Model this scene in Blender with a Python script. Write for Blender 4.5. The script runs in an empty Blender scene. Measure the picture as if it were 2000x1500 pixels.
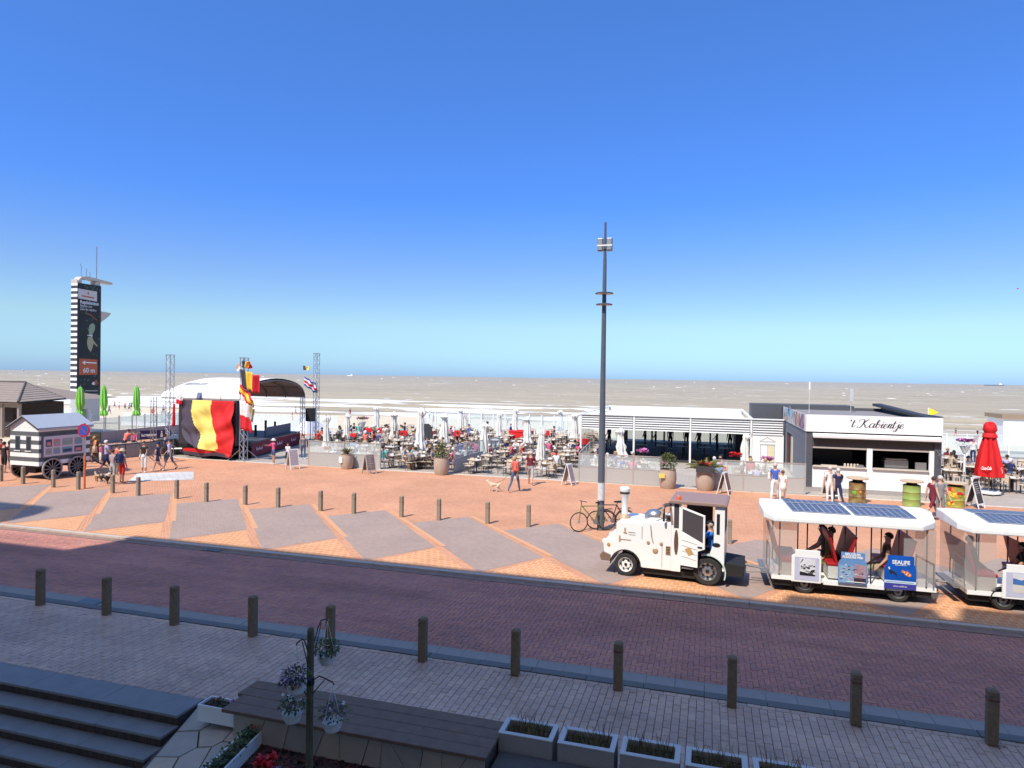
import bpy, bmesh, math, random
from mathutils import Vector, Matrix
rnd = random.Random(11)
RAD = math.radians
D = bpy.data
S = bpy.context.scene
COL = S.collection

# ------------------------------------------------------------------ camera, sky, sun, exposure
EYE = Vector((0, 0, 5.3))
FPX = 1305.0
CAMROT = (Matrix.Rotation(RAD(16.5), 3, 'Z') @ Matrix.Rotation(RAD(90 - 0.57), 3, 'X') @ Matrix.Rotation(RAD(0.86), 3, 'Z'))
cd = D.cameras.new('camera')
cd.sensor_width = 36.0
cd.lens = FPX / 2000 * 36
cd.clip_start = 0.1
cd.clip_end = 60000
cam = D.objects.new('camera', cd)
COL.objects.link(cam)
cam.matrix_world = Matrix.Translation(EYE) @ CAMROT.to_4x4()
S.camera = cam

SUN_EL, SUN_AZ = 53.0, 200.0          # azimuth clockwise from +Y (the sea side)
w = D.worlds.new('World')
S.world = w
w.use_nodes = True
nt = w.node_tree
for n in list(nt.nodes):
    nt.nodes.remove(n)
wo = nt.nodes.new('ShaderNodeOutputWorld')
bg = nt.nodes.new('ShaderNodeBackground')
bg.inputs['Strength'].default_value = 0.15
sky = nt.nodes.new('ShaderNodeTexSky')
sky.sky_type = 'NISHITA'
sky.sun_disc = False
sky.sun_elevation = RAD(SUN_EL)
sky.sun_rotation = RAD(SUN_AZ)
sky.air_density = 1.0
sky.dust_density = 0.4
sky.ozone_density = 1.5
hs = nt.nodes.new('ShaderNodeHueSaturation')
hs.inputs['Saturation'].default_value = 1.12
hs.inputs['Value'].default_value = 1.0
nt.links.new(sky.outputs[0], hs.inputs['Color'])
# the clear blue of the day: paler and cyan towards the horizon, the same all round; tint removed overhead, out of view, to brighten the shade
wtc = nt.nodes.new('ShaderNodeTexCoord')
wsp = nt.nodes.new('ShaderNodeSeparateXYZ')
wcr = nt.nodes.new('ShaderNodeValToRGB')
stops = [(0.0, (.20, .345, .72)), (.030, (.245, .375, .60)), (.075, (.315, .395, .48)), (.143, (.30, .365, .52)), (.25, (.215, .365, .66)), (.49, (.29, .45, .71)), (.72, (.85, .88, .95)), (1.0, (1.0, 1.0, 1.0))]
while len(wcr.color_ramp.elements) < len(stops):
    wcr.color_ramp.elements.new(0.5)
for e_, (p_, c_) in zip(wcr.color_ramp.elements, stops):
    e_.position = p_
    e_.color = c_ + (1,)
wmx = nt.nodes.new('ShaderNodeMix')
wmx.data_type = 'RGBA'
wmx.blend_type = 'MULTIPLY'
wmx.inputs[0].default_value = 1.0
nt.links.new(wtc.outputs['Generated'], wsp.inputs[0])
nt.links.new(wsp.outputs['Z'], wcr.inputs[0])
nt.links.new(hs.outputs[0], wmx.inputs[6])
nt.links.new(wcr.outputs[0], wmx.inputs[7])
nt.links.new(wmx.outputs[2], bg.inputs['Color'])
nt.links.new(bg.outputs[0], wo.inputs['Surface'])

sl = D.lights.new('sun', 'SUN')
sl.energy = 2.6
sl.angle = RAD(0.5)
sl.color = (1.0, 0.93, 0.82)
sun = D.objects.new('sun', sl)
COL.objects.link(sun)
to_sun = Vector((math.sin(RAD(SUN_AZ)) * math.cos(RAD(SUN_EL)), math.cos(RAD(SUN_AZ)) * math.cos(RAD(SUN_EL)), math.sin(RAD(SUN_EL))))
sun.location = (0, -40, 60)
sun.rotation_euler = to_sun.to_track_quat('Z', 'Y').to_euler()

S.render.engine = 'CYCLES'
S.cycles.use_denoising = True
S.cycles.max_bounces = 6
S.cycles.transparent_max_bounces = 12
S.cycles.caustics_reflective = False
S.cycles.caustics_refractive = False
S.view_settings.view_transform = 'Standard'
S.view_settings.look = 'None'
S.view_settings.exposure = 1.05
S.view_settings.gamma = 1.0
S.view_settings.use_curve_mapping = False

# ------------------------------------------------------------------ helpers
def at(px, py, z=None, Y=None):
    """the point of the place seen at a pixel of the 2000 x 1500 photograph, on the level z or on the upright plane Y"""
    d = CAMROT @ Vector(((px - 1000) / FPX, -(py - 750) / FPX, -1.0))
    t = (Y / d.y) if Y is not None else (z - EYE.z) / d.z
    return EYE + d * t

MATS = {}
def nodes_of(m):
    m.use_nodes = True
    nt = m.node_tree
    return nt, nt.nodes.get('Principled BSDF')

def mat(name, col, rough=0.65, metal=0.0, var=0.10, scale=6.0, bump=0.0, spec=0.4, alpha=1.0, trans=0.0):
    if name in MATS:
        return MATS[name]
    m = D.materials.new(name)
    nt, b = nodes_of(m)
    b.inputs['Roughness'].default_value = rough
    b.inputs['Metallic'].default_value = metal
    b.inputs['Specular IOR Level'].default_value = spec
    if alpha < 1:
        b.inputs['Alpha'].default_value = alpha
    if trans:
        b.inputs['Transmission Weight'].default_value = trans
    c = tuple(col) + (1,)
    tc = nt.nodes.new('ShaderNodeTexCoord')
    nz = nt.nodes.new('ShaderNodeTexNoise')
    nz.inputs['Scale'].default_value = scale
    nz.inputs['Detail'].default_value = 5
    nt.links.new(tc.outputs['Object'], nz.inputs['Vector'])
    mx = nt.nodes.new('ShaderNodeMix')
    mx.data_type = 'RGBA'
    mx.inputs[6].default_value = tuple(max(0, x * (1 - var)) for x in col) + (1,)
    mx.inputs[7].default_value = tuple(min(1, x * (1 + var)) for x in col) + (1,)
    nt.links.new(nz.outputs['Fac'], mx.inputs[0])
    nt.links.new(mx.outputs[2], b.inputs['Base Color'])
    if bump:
        bp = nt.nodes.new('ShaderNodeBump')
        bp.inputs['Strength'].default_value = bump
        bp.inputs['Distance'].default_value = 0.02
        nt.links.new(nz.outputs['Fac'], bp.inputs['Height'])
        nt.links.new(bp.outputs[0], b.inputs['Normal'])
    MATS[name] = m
    return m

def brick_mat(name, c1, c2, mortar, bw=0.2, bh=0.1, ms=0.006, rough=0.8, var=0.25, rot=0.0, big=0.6):
    """small paving units seen from too far to tell apart, with worn patches"""
    m = D.materials.new(name)
    nt, b = nodes_of(m)
    L = nt.links.new
    b.inputs['Roughness'].default_value = rough
    b.inputs['Specular IOR Level'].default_value = 0.25
    tc = nt.nodes.new('ShaderNodeTexCoord')
    mp = nt.nodes.new('ShaderNodeMapping')
    mp.inputs['Rotation'].default_value = (0, 0, rot)
    L(tc.outputs['Object'], mp.inputs['Vector'])
    bt = nt.nodes.new('ShaderNodeTexBrick')
    bt.inputs['Scale'].default_value = 1.0
    bt.inputs['Brick Width'].default_value = bw
    bt.inputs['Row Height'].default_value = bh
    bt.inputs['Mortar Size'].default_value = ms
    bt.inputs['Bias'].default_value = 0.0
    bt.inputs['Color1'].default_value = tuple(c1) + (1,)
    bt.inputs['Color2'].default_value = tuple(c2) + (1,)
    bt.inputs['Mortar'].default_value = tuple(mortar) + (1,)
    L(mp.outputs[0], bt.inputs['Vector'])
    nz = nt.nodes.new('ShaderNodeTexNoise')
    nz.inputs['Scale'].default_value = big
    nz.inputs['Detail'].default_value = 6
    nz.inputs['Roughness'].default_value = 0.65
    L(tc.outputs['Object'], nz.inputs['Vector'])
    rp = nt.nodes.new('ShaderNodeMapRange')
    rp.inputs['From Min'].default_value = 0.3
    rp.inputs['From Max'].default_value = 0.7
    rp.inputs['To Min'].default_value = 1 - var
    rp.inputs['To Max'].default_value = 1 + var * 0.6
    L(nz.outputs['Fac'], rp.inputs['Value'])
    mu = nt.nodes.new('ShaderNodeMix')
    mu.data_type = 'RGBA'
    mu.blend_type = 'MULTIPLY'
    mu.inputs[0].default_value = 1.0
    L(bt.outputs['Color'], mu.inputs[6])
    L(rp.outputs[0], mu.inputs[7])
    L(mu.outputs[2], b.inputs['Base Color'])
    bp = nt.nodes.new('ShaderNodeBump')
    bp.inputs['Strength'].default_value = 0.4
    bp.inputs['Distance'].default_value = 0.006
    bp.invert = True
    L(bt.outputs['Fac'], bp.inputs['Height'])
    L(bp.outputs[0], b.inputs['Normal'])
    return m

def glass_mat(name, tint=(0.9, 0.95, 0.95), alpha=0.22, rough=0.05):
    m = D.materials.new(name)
    nt, b = nodes_of(m)
    out = nt.nodes.get('Material Output')
    tr = nt.nodes.new('ShaderNodeBsdfTransparent')
    tr.inputs['Color'].default_value = tuple(tint) + (1,)
    b.inputs['Base Color'].default_value = tuple(tint) + (1,)
    b.inputs['Roughness'].default_value = rough
    mx = nt.nodes.new('ShaderNodeMixShader')
    mx.inputs[0].default_value = alpha
    nt.links.new(tr.outputs[0], mx.inputs[1])
    nt.links.new(b.outputs[0], mx.inputs[2])
    nt.links.new(mx.outputs[0], out.inputs['Surface'])
    MATS[name] = m
    return m

class MB:
    """collects shapes; obj() links them as ONE mesh object"""
    def __init__(self):
        self.v, self.f, self.m = [], [], []
    def add(self, vs, fs, mi=0, M=None):
        o = len(self.v)
        self.v += [tuple(M @ Vector(p)) for p in vs] if M is not None else [tuple(p) for p in vs]
        self.f += [tuple(i + o for i in f) for f in fs]
        self.m += [mi] * len(fs)
        return self
    def box(self, x0, y0, z0, x1, y1, z1, mi=0, M=None):
        vs = [(x0, y0, z0), (x1, y0, z0), (x1, y1, z0), (x0, y1, z0), (x0, y0, z1), (x1, y0, z1), (x1, y1, z1), (x0, y1, z1)]
        return self.add(vs, [(3, 2, 1, 0), (4, 5, 6, 7), (0, 1, 5, 4), (1, 2, 6, 5), (2, 3, 7, 6), (3, 0, 4, 7)], mi, M)
    def cbox(self, c, s, mi=0, M=None):
        return self.box(c[0] - s[0] / 2, c[1] - s[1] / 2, c[2] - s[2] / 2, c[0] + s[0] / 2, c[1] + s[1] / 2, c[2] + s[2] / 2, mi, M)
    def tube(self, pts, r, n=8, mi=0, M=None):
        pts = [Vector(p) for p in pts]
        k = len(pts)
        rs = r if isinstance(r, (list, tuple)) else [r] * k
        vs, fs = [], []
        up = None
        for i, p in enumerate(pts):
            t = (pts[min(i + 1, k - 1)] - pts[max(i - 1, 0)])
            t = t.normalized() if t.length > 1e-9 else Vector((0, 0, 1))
            if up is None:
                up = Vector((1, 0, 0)) if abs(t.x) < 0.9 else Vector((0, 1, 0))
            a = (up - t * up.dot(t))
            a = a.normalized() if a.length > 1e-6 else t.orthogonal().normalized()
            up = a
            b = t.cross(a)
            for j in range(n):
                q = 2 * math.pi * j / n
                vs.append(p + (a * math.cos(q) + b * math.sin(q)) * rs[i])
        for i in range(k - 1):
            for j in range(n):
                fs.append((i * n + j, i * n + (j + 1) % n, (i + 1) * n + (j + 1) % n, (i + 1) * n + j))
        fs.append(tuple(range(n - 1, -1, -1)))
        fs.append(tuple((k - 1) * n + j for j in range(n)))
        return self.add(vs, fs, mi, M)
    def lathe(self, prof, n=16, c=(0, 0, 0), mi=0, M=None, caps=True):
        vs, fs = [], []
        for r, z in prof:
            for j in range(n):
                q = 2 * math.pi * j / n
                vs.append((c[0] + r * math.cos(q), c[1] + r * math.sin(q), c[2] + z))
        for i in range(len(prof) - 1):
            for j in range(n):
                fs.append((i * n + j, i * n + (j + 1) % n, (i + 1) * n + (j + 1) % n, (i + 1) * n + j))
        if caps and prof[0][0] > 1e-4:
            fs.append(tuple(range(n - 1, -1, -1)))
        if caps and prof[-1][0] > 1e-4:
            fs.append(tuple((len(prof) - 1) * n + j for j in range(n)))
        return self.add(vs, fs, mi, M)
    def prism(self, poly, a0, a1, axis='z', mi=0, M=None):
        """poly: 2-D outline; axis z: (x,y) raised a0..a1; axis y: (x,z) extruded along y; axis x: (y,z) along x"""
        def P(p, a):
            return (p[0], p[1], a) if axis == 'z' else ((p[0], a, p[1]) if axis == 'y' else (a, p[0], p[1]))
        n = len(poly)
        vs = [P(p, a0) for p in poly] + [P(p, a1) for p in poly]
        fs = [tuple(range(n - 1, -1, -1)), tuple(range(n, 2 * n))] + [(i, (i + 1) % n, n + (i + 1) % n, n + i) for i in range(n)]
        return self.add(vs, fs, mi, M)
    def ball(self, c, r, n=10, mi=0, M=None):
        r = (r, r, r) if not isinstance(r, (tuple, list)) else r
        vs, fs = [], []
        h = n // 2
        for i in range(1, h):
            a = math.pi * i / h
            for j in range(n):
                q = 2 * math.pi * j / n
                vs.append((c[0] + r[0] * math.sin(a) * math.cos(q), c[1] + r[1] * math.sin(a) * math.sin(q), c[2] + r[2] * math.cos(a)))
        for i in range(h - 2):
            for j in range(n):
                fs.append((i * n + j, (i + 1) * n + j, (i + 1) * n + (j + 1) % n, i * n + (j + 1) % n))
        t = len(vs)
        vs += [(c[0], c[1], c[2] + r[2]), (c[0], c[1], c[2] - r[2])]
        for j in range(n):
            fs.append((t, j, (j + 1) % n))
            fs.append((t + 1, (h - 2) * n + (j + 1) % n, (h - 2) * n + j))
        return self.add(vs, fs, mi, M)
    def leaf(self, p, d, L, wd, mi=0, bend=0.3):
        """one folded leaf blade from p along d"""
        d = Vector(d).normalized()
        s = d.cross(Vector((0, 0, 1)))
        s = s.normalized() if s.length > 1e-3 else Vector((1, 0, 0))
        p = Vector(p)
        m = p + d * L * 0.5
        e = p + d * L - Vector((0, 0, bend * L))
        return self.add([p, m + s * wd / 2, e, m - s * wd / 2], [(0, 1, 2), (0, 2, 3)], mi)
    def foliage(self, c, r, n, L, wd, mis=(0,), up=0.3):
        for _ in range(n):
            a, z = rnd.uniform(0, 2 * math.pi), rnd.uniform(-0.7, 1)
            k = math.sqrt(max(0, 1 - z * z))
            u = rnd.random() ** 0.5
            d = Vector((k * math.cos(a), k * math.sin(a), z))
            p = Vector((c[0] + d.x * r[0] * u, c[1] + d.y * r[1] * u, c[2] + d.z * r[2] * u))
            self.leaf(p, d + Vector((rnd.uniform(-.6, .6), rnd.uniform(-.6, .6), rnd.uniform(-.3, .3) + up)), L * rnd.uniform(.6, 1.2), wd * rnd.uniform(.7, 1.2), rnd.choice(mis))
        return self
    def mesh(self, name, mats):
        me = D.meshes.new(name)
        me.from_pydata(self.v, [], self.f)
        for m in (mats if isinstance(mats, (list, tuple)) else [mats]):
            me.materials.append(m)
        if any(self.m):
            me.polygons.foreach_set('material_index', self.m)
        me.update()
        return me
    def obj(self, name, mats, parent=None, loc=(0, 0, 0), rz=0.0, smooth=False, bevel=0.0):
        me = self.mesh(name, mats)
        if smooth:
            me.shade_smooth()
            me.set_sharp_from_angle(angle=RAD(42))
        o = link(name, me, parent, loc, rz)
        if bevel:
            md = o.modifiers.new('edge', 'BEVEL')
            md.width = bevel
            md.segments = 2
            md.limit_method = 'ANGLE'
            md.angle_limit = RAD(35)
        return o

def link(name, data, parent=None, loc=(0, 0, 0), rz=0.0):
    o = D.objects.new(name, data)
    COL.objects.link(o)
    o.parent = parent
    o.location = loc
    o.rotation_euler = (0, 0, rz)
    return o

def tag(o, label=None, cat=None, group=None, kind=None):
    if label: o['label'] = label
    if cat: o['category'] = cat
    if group: o['group'] = group
    if kind: o['kind'] = kind
    return o

def thing(name, label, cat, loc=(0, 0, 0), rz=0.0, group=None):
    return tag(link(name, None, None, loc, rz), label, cat, group)

def copy_tree(o, parent=None):
    c = o.copy()
    COL.objects.link(c)
    c.parent = parent
    for ch in list(o.children):
        copy_tree(ch, c)
    return c

def text(s, size, m, parent, loc, rot=(RAD(90), 0, 0), name='lettering', ext=0.002, shear=0.0, align='CENTER', sx=1.0, bold=0.0):
    cu = D.curves.new(name, 'FONT')
    cu.body = s
    cu.size = size
    cu.extrude = ext
    cu.shear = shear
    cu.offset = bold
    cu.resolution_u = 3
    cu.align_x = align
    cu.align_y = 'CENTER'
    tmp = link(name, cu)
    me = D.meshes.new_from_object(tmp)
    D.objects.remove(tmp)
    me.name = name
    me.materials.clear()
    me.materials.append(m)
    o = link(name, me, parent, loc)
    o.rotation_euler = rot
    o.scale = (sx, 1, 1)
    return o

def ordinal(i):
    return ['first', 'second', 'third', 'fourth', 'fifth', 'sixth', 'seventh', 'eighth', 'ninth', 'tenth', 'eleventh', 'twelfth', 'thirteenth', 'fourteenth', 'fifteenth', 'sixteenth', 'seventeenth', 'eighteenth', 'nineteenth', 'twentieth'][i]

# common materials
WHITE = mat('white_paint', (.80, .80, .78), .45, var=.04)
OFFWHITE = mat('off_white_fabric', (.74, .72, .66), .85, var=.10, scale=3)
BLACK = mat('black_plastic', (.02, .02, .022), .5)
DGREY = mat('dark_grey_paint', (.07, .075, .085), .5)
MGREY = mat('mid_grey_metal', (.28, .28, .29), .45, metal=.5)
ALU = mat('aluminium', (.55, .56, .57), .35, metal=.85, var=.05)
STEEL = mat('galvanised_steel', (.35, .35, .34), .45, metal=.7)
RED = mat('red_fabric', (.62, .02, .03), .7, var=.1)
YELLOW = mat('yellow_fabric', (.80, .58, .06), .7, var=.08)
BLUE = mat('blue_paint', (.03, .10, .50), .45)
RUBBER = mat('tyre_rubber', (.03, .03, .03), .85, bump=.3, scale=30)
WOOD = mat('weathered_timber', (.12, .095, .07), .85, var=.35, scale=9, bump=.4)
DARKWOOD = mat('dark_deck_timber', (.17, .108, .075), .75, var=.3, scale=7, bump=.3)
PALEWOOD = mat('pale_table_wood', (.55, .42, .28), .6, var=.15)
GLASS = glass_mat('clear_glass')
SMOKE = glass_mat('clear_plastic_curtain', (.88, .86, .84), .16, .15)
# ------------------------------------------------------------------ the setting: sea, beach, plaza, road, pavement
def unit_mat(name, col, rough=.8, var=.12):
    """clay paver: its own grain, and wear, dust and tyre marks that run on over the neighbours"""
    m = D.materials.new(name)
    nt, b = nodes_of(m)
    L, N = nt.links.new, nt.nodes.new
    b.inputs['Roughness'].default_value = rough
    b.inputs['Specular IOR Level'].default_value = .4 if rough < .6 else .3
    geo = N('ShaderNodeNewGeometry')
    def nz(sc, x, y, det):
        mp = N('ShaderNodeMapping')
        mp.inputs['Scale'].default_value = (x, y, 1)
        L(geo.outputs['Position'], mp.inputs['Vector'])
        t = N('ShaderNodeTexNoise')
        t.inputs['Scale'].default_value = sc
        t.inputs['Detail'].default_value = det
        t.inputs['Roughness'].default_value = .65
        L(mp.outputs[0], t.inputs['Vector'])
        return t.outputs['Fac']
    def rg(x, lo, hi):
        r = N('ShaderNodeMapRange')
        r.inputs['From Min'].default_value, r.inputs['From Max'].default_value = .3, .7
        r.inputs['To Min'].default_value, r.inputs['To Max'].default_value = lo, hi
        L(x, r.inputs['Value'])
        return r.outputs[0]
    def mul(a, c):
        q = N('ShaderNodeMath')
        q.operation = 'MULTIPLY'
        L(a, q.inputs[0]); L(c, q.inputs[1])
        return q.outputs[0]
    k = mul(mul(rg(nz(22, 1, 1, 3), 1 - var, 1 + var), rg(nz(.55, .5, 1.0, 5), .78, 1.16)), rg(nz(1.0, .09, 1.6, 4), .86, 1.10))
    mx = N('ShaderNodeMix')
    mx.data_type = 'RGBA'
    mx.blend_type = 'MULTIPLY'
    mx.inputs[0].default_value = 1
    mx.inputs[6].default_value = tuple(col) + (1,)
    L(k, mx.inputs[7])
    L(mx.outputs[2], b.inputs['Base Color'])
    return m

def sheet(name, pts, m, z=None, kind='structure', parent=None):
    mb = MB()
    mb.add([(p[0], p[1], p[2] if len(p) > 2 else z) for p in pts], [tuple(range(len(pts)))])
    o = mb.obj(name, m, parent)
    if parent is None:
        o['kind'] = kind
    return o

def sea_material():
    m = D.materials.new('sandy_sea_water')
    nt, b = nodes_of(m)
    L = nt.links.new
    N = nt.nodes.new
    b.inputs['Roughness'].default_value = 0.6
    b.inputs['Specular IOR Level'].default_value = 0.14
    tc = N('ShaderNodeTexCoord')
    sp = N('ShaderNodeSeparateXYZ')
    L(tc.outputs['Object'], sp.inputs[0])
    def noise(sx, sy, detail=4, rough=.55, scale=1.0):
        mp = N('ShaderNodeMapping')
        mp.inputs['Scale'].default_value = (sx, sy, 1)
        L(tc.outputs['Object'], mp.inputs['Vector'])
        nz = N('ShaderNodeTexNoise')
        nz.inputs['Scale'].default_value = scale
        nz.inputs['Detail'].default_value = detail
        nz.inputs['Roughness'].default_value = rough
        L(mp.outputs[0], nz.inputs['Vector'])
        return nz.outputs['Fac']
    def rng(x, a, b_, c=0.0, d=1.0, sm=False):
        r = N('ShaderNodeMapRange')
        if sm: r.interpolation_type = 'SMOOTHSTEP'
        r.inputs['From Min'].default_value = a
        r.inputs['From Max'].default_value = b_
        r.inputs['To Min'].default_value = c
        r.inputs['To Max'].default_value = d
        L(x, r.inputs['Value'])
        return r.outputs[0]
    def op(o, a, c):
        q = N('ShaderNodeMath')
        q.operation = o
        for i, x in enumerate((a, c)):
            if isinstance(x, (int, float)): q.inputs[i].default_value = x
            else: L(x, q.inputs[i])
        return q.outputs[0]
    # water colour: silty, browner close to the beach, greyer far out
    far = rng(sp.outputs['Y'], 140, 1600, 0, 1)
    c1 = N('ShaderNodeMix'); c1.data_type = 'RGBA'
    c1.inputs[6].default_value = (.41, .34, .225, 1)
    c1.inputs[7].default_value = (.35, .31, .24, 1)
    L(far, c1.inputs[0])
    patch = noise(.004, .02, 5)
    c2 = N('ShaderNodeMix'); c2.data_type = 'RGBA'; c2.blend_type = 'MULTIPLY'; c2.inputs[0].default_value = 1
    L(c1.outputs[2], c2.inputs[6])
    chop = rng(noise(.05, .30, 6, .68), .3, .7, .80, 1.16)
    swell = rng(noise(.008, .05, 4, .6), .3, .7, .90, 1.08)
    L(op('MULTIPLY', op('MULTIPLY', rng(patch, .3, .7, .88, 1.10), chop), swell), c2.inputs[7])
    # foam: rolling breakers near the beach, scattered white caps farther out
    wob = op('MULTIPLY', op('SUBTRACT', noise(.018, .018, 3), .5), 26)
    yy = op('ADD', sp.outputs['Y'], wob)
    band = op('SINE', op('MULTIPLY', yy, 2 * math.pi / 21.0), 0)
    zone = op('MULTIPLY', rng(sp.outputs['Y'], 118, 128), rng(yy, 186, 214, 1, 0))
    rag = noise(.09, .45, 6, .7)
    gap = rng(noise(.012, .03, 3), .36, .47)
    f1 = op('MULTIPLY', rng(op('ADD', op('MULTIPLY', band, .28), rag), .40, .56, sm=True), op('MULTIPLY', zone, gap))
    caps = op('MULTIPLY', rng(noise(.055, .16, 5, .62), .635, .675, sm=True), rng(sp.outputs['Y'], 165, 190))
    caps2 = op('MULTIPLY', rng(noise(.016, .04, 5, .62), .625, .665, sm=True), rng(sp.outputs['Y'], 500, 700))
    foam = op('MINIMUM', op('ADD', op('ADD', f1, caps), op('MULTIPLY', caps2, .8)), 1.0)
    c3 = N('ShaderNodeMix'); c3.data_type = 'RGBA'
    L(foam, c3.inputs[0])
    L(c2.outputs[2], c3.inputs[6])
    c3.inputs[7].default_value = (.82, .82, .80, 1)
    L(c3.outputs[2], b.inputs['Base Color'])
    L(rng(foam, 0, 1, .6, .9), b.inputs['Roughness'])
    bp = N('ShaderNodeBump')
    bp.inputs['Strength'].default_value = .55
    bp.inputs['Distance'].default_value = .5
    L(op('ADD', noise(.12, .45, 6, .6), op('MULTIPLY', noise(.02, .08, 4), 2.0)), bp.inputs['Height'])
    L(bp.outputs[0], b.inputs['Normal'])
    return m

def build_sea():
    ys = [112 + 1.6 * i for i in range(70)]
    st = 1.7
    while ys[-1] < 42000:
        st *= 1.09
        ys.append(ys[-1] + st)
    nx = 110
    vs, fs = [], []
    for j, y in enumerate(ys):
        half = 130 + y * 1.9
        for i in range(nx + 1):
            u = i / nx * 2 - 1
            x = -y * .3 + u * half
            z = -3.05
            if y < 260:
                q = y + 13 * math.sin(x * .021) + 6 * math.sin(x * .057 + 1.3)
                k = min(1, max(0, (y - 112) / 20)) * min(1, max(0, (230 - y) / 60))
                z += k * .75 * max(0, math.sin(q * 2 * math.pi / 21.0)) ** 3 + .06 * math.sin(y * .8 + x * .11)
            vs.append((x, y, z))
    for j in range(len(ys) - 1):
        for i in range(nx):
            a = j * (nx + 1) + i
            fs.append((a, a + 1, a + nx + 2, a + nx + 1))
    mb = MB()
    mb.add(vs, fs)
    o = mb.obj('sea', sea_material(), smooth=True)
    o['kind'] = 'structure'
build_sea()
def whitecaps():
    r = random.Random(19)
    mb = MB()
    for _ in range(120):
        px, py = r.uniform(-60, 2060), 0
        hz = 722 + .015 * px
        py = hz + 3 + 44 * r.random() ** 1.5
        p = at(px, py, z=-3.05)
        if p.y < 190: continue
        dist = p.length
        L = dist / FPX * r.uniform(1.5, 8) * (2.2 if r.random() < .12 else 1)
        h = dist / FPX * r.uniform(.3, 1.0)
        n = 5
        top = [((i / n - .5) * L, r.uniform(-.6, .6) * h, h * math.sin(math.pi * (i + .3) / (n + .6)) * r.uniform(.5, 1)) for i in range(n + 1)]
        vs = [(x, y, z - 3.1) for x, y, z in top] + [(x, y - h * 2.2, -3.25) for x, y, z in top] + [(x, y + h * 1.5, -3.25) for x, y, z in top]
        fs = []
        for i in range(n):
            fs += [(n + 1 + i, n + 2 + i, i + 1, i), (i, i + 1, 2 * n + 3 + i, 2 * n + 2 + i)]
        mb.add([(v[0] + p.x, v[1] + p.y, v[2]) for v in vs], fs)
    tag(mb.obj('white_caps', mat('sea_foam', (.80, .79, .76), .9)), kind='stuff')
whitecaps()

SAND = mat('dry_beach_sand', (.62, .52, .36), .95, var=.10, scale=.25, bump=.3)
vs, fs = [], []
prof = [(26, -.46), (45, -.55), (58, -.9), (80, -1.7), (105, -2.55), (122, -3.0), (135, -3.3), (175, -4.2)]
xs = [-420, -300, -220, -160, -120, -90, -43.5, -30, 0, 30, 60, 100, 160, 240, 320]
for j, (y, z) in enumerate(prof):
    for i, x in enumerate(xs):
        vs.append((x, y, z + (rnd.uniform(-.08, .08) if j > 2 else 0)))
for j in range(len(prof) - 1):
    for i in range(len(xs) - 1):
        a = j * len(xs) + i
        fs.append((a, a + 1, a + len(xs) + 1, a + len(xs)))
tag(MB().add(vs, fs).obj('beach', SAND, smooth=True), kind='structure')

# plaza of orange clinkers with grey parallelogram panels
PLAZA = brick_mat('orange_clinker_paving', (.52, .235, .125), (.59, .285, .155), (.58, .34, .22), .21, .105, .010, var=.16, rot=RAD(45), big=.35)
pl = sheet('plaza', [(-140, 17.04), (90, 17.04), (90, 33.72), (-33.2, 33.72), (-33.2, 52), (-36.0, 52), (-43.4, 46), (-43.4, 30.5), (-140, 30.5)], PLAZA, 0.0)
PANEL = brick_mat('grey_clinker_paving', (.335, .245, .20), (.37, .275, .225), (.38, .285, .24), .21, .105, .006, var=.10, rot=RAD(48), big=.5)
TRI = brick_mat('orange_tile_paving', (.60, .265, .115), (.66, .315, .15), (.70, .46, .28), .21, .21, .014, var=.12, rot=RAD(3), big=.5)
STRIP = mat('pale_orange_paver_strip', (.60, .315, .165), .8, var=.12, scale=5)
for k in range(-4, 9):
    dx = 3.45 * k
    Lc, Tc, Rc, Bc = (-20.62 + dx, 21.95), (-19.05 + dx, 23.75), (-14.97 + dx, 19.16), (-16.28 + dx, 17.12)
    sheet('paving_panel', [Lc, Bc, Rc, Tc], PANEL, 0.004, parent=pl)
    # the sunny orange triangle between two panels and the road edge, and the pale strip along the panel
    sheet('tile_triangle', [(Bc[0] + .30, 17.1), (Bc[0] + 3.12, 17.1), (Rc[0] + .04, Rc[1] - .12)], TRI, 0.004, parent=pl)
    ux, uy = Tc[0] - Rc[0], Tc[1] - Rc[1]
    n = math.hypot(ux, uy)
    ox, oy = uy / n * .07, -ux / n * .07
    sheet('border_strip', [(Rc[0] + ox + .07, Rc[1] + oy + .1), (Rc[0] + ox * 3.4 + .07, Rc[1] + oy * 3.4 + .1), (Tc[0] + ox * 3.4, Tc[1] + oy * 3.4), (Tc[0] + ox, Tc[1] + oy)], STRIP, 0.008, parent=pl)
sheet('pale_paving_patch', [(-26.88, 25.66), (-24.4, 27.18), (-26.43, 29.44), (-28.49, 27.77)], brick_mat('pale_concrete_tiles', (.55, .53, .50), (.60, .58, .55), (.42, .40, .38), .3, .3, .012, rot=RAD(42)), 0.004, parent=pl)

TERR = brick_mat('beige_terrace_tiles', (.40, .345, .285), (.43, .37, .31), (.30, .26, .22), .4, .4, .010, var=.14, big=.4)
sheet('terrace', [(-33.0, 33.95), (70, 33.95), (70, 60), (-33.0, 60)], TERR, 0.006)
EDGE = mat('pale_stone_edging', (.60, .54, .46), .85, var=.10, scale=4)
e = MB()
x = -33.0
while x < 60:
    e.box(x, 33.72, -.1, x + .985, 33.95, .012)
    x += 1.0
tag(e.obj('terrace_edging', EDGE), kind='structure')
tag(MB().box(-33, 59.8, -2.2, 70, 60, .005).obj('dike_wall', mat('dike_concrete', (.40, .38, .35), .9)), kind='structure')

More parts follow.
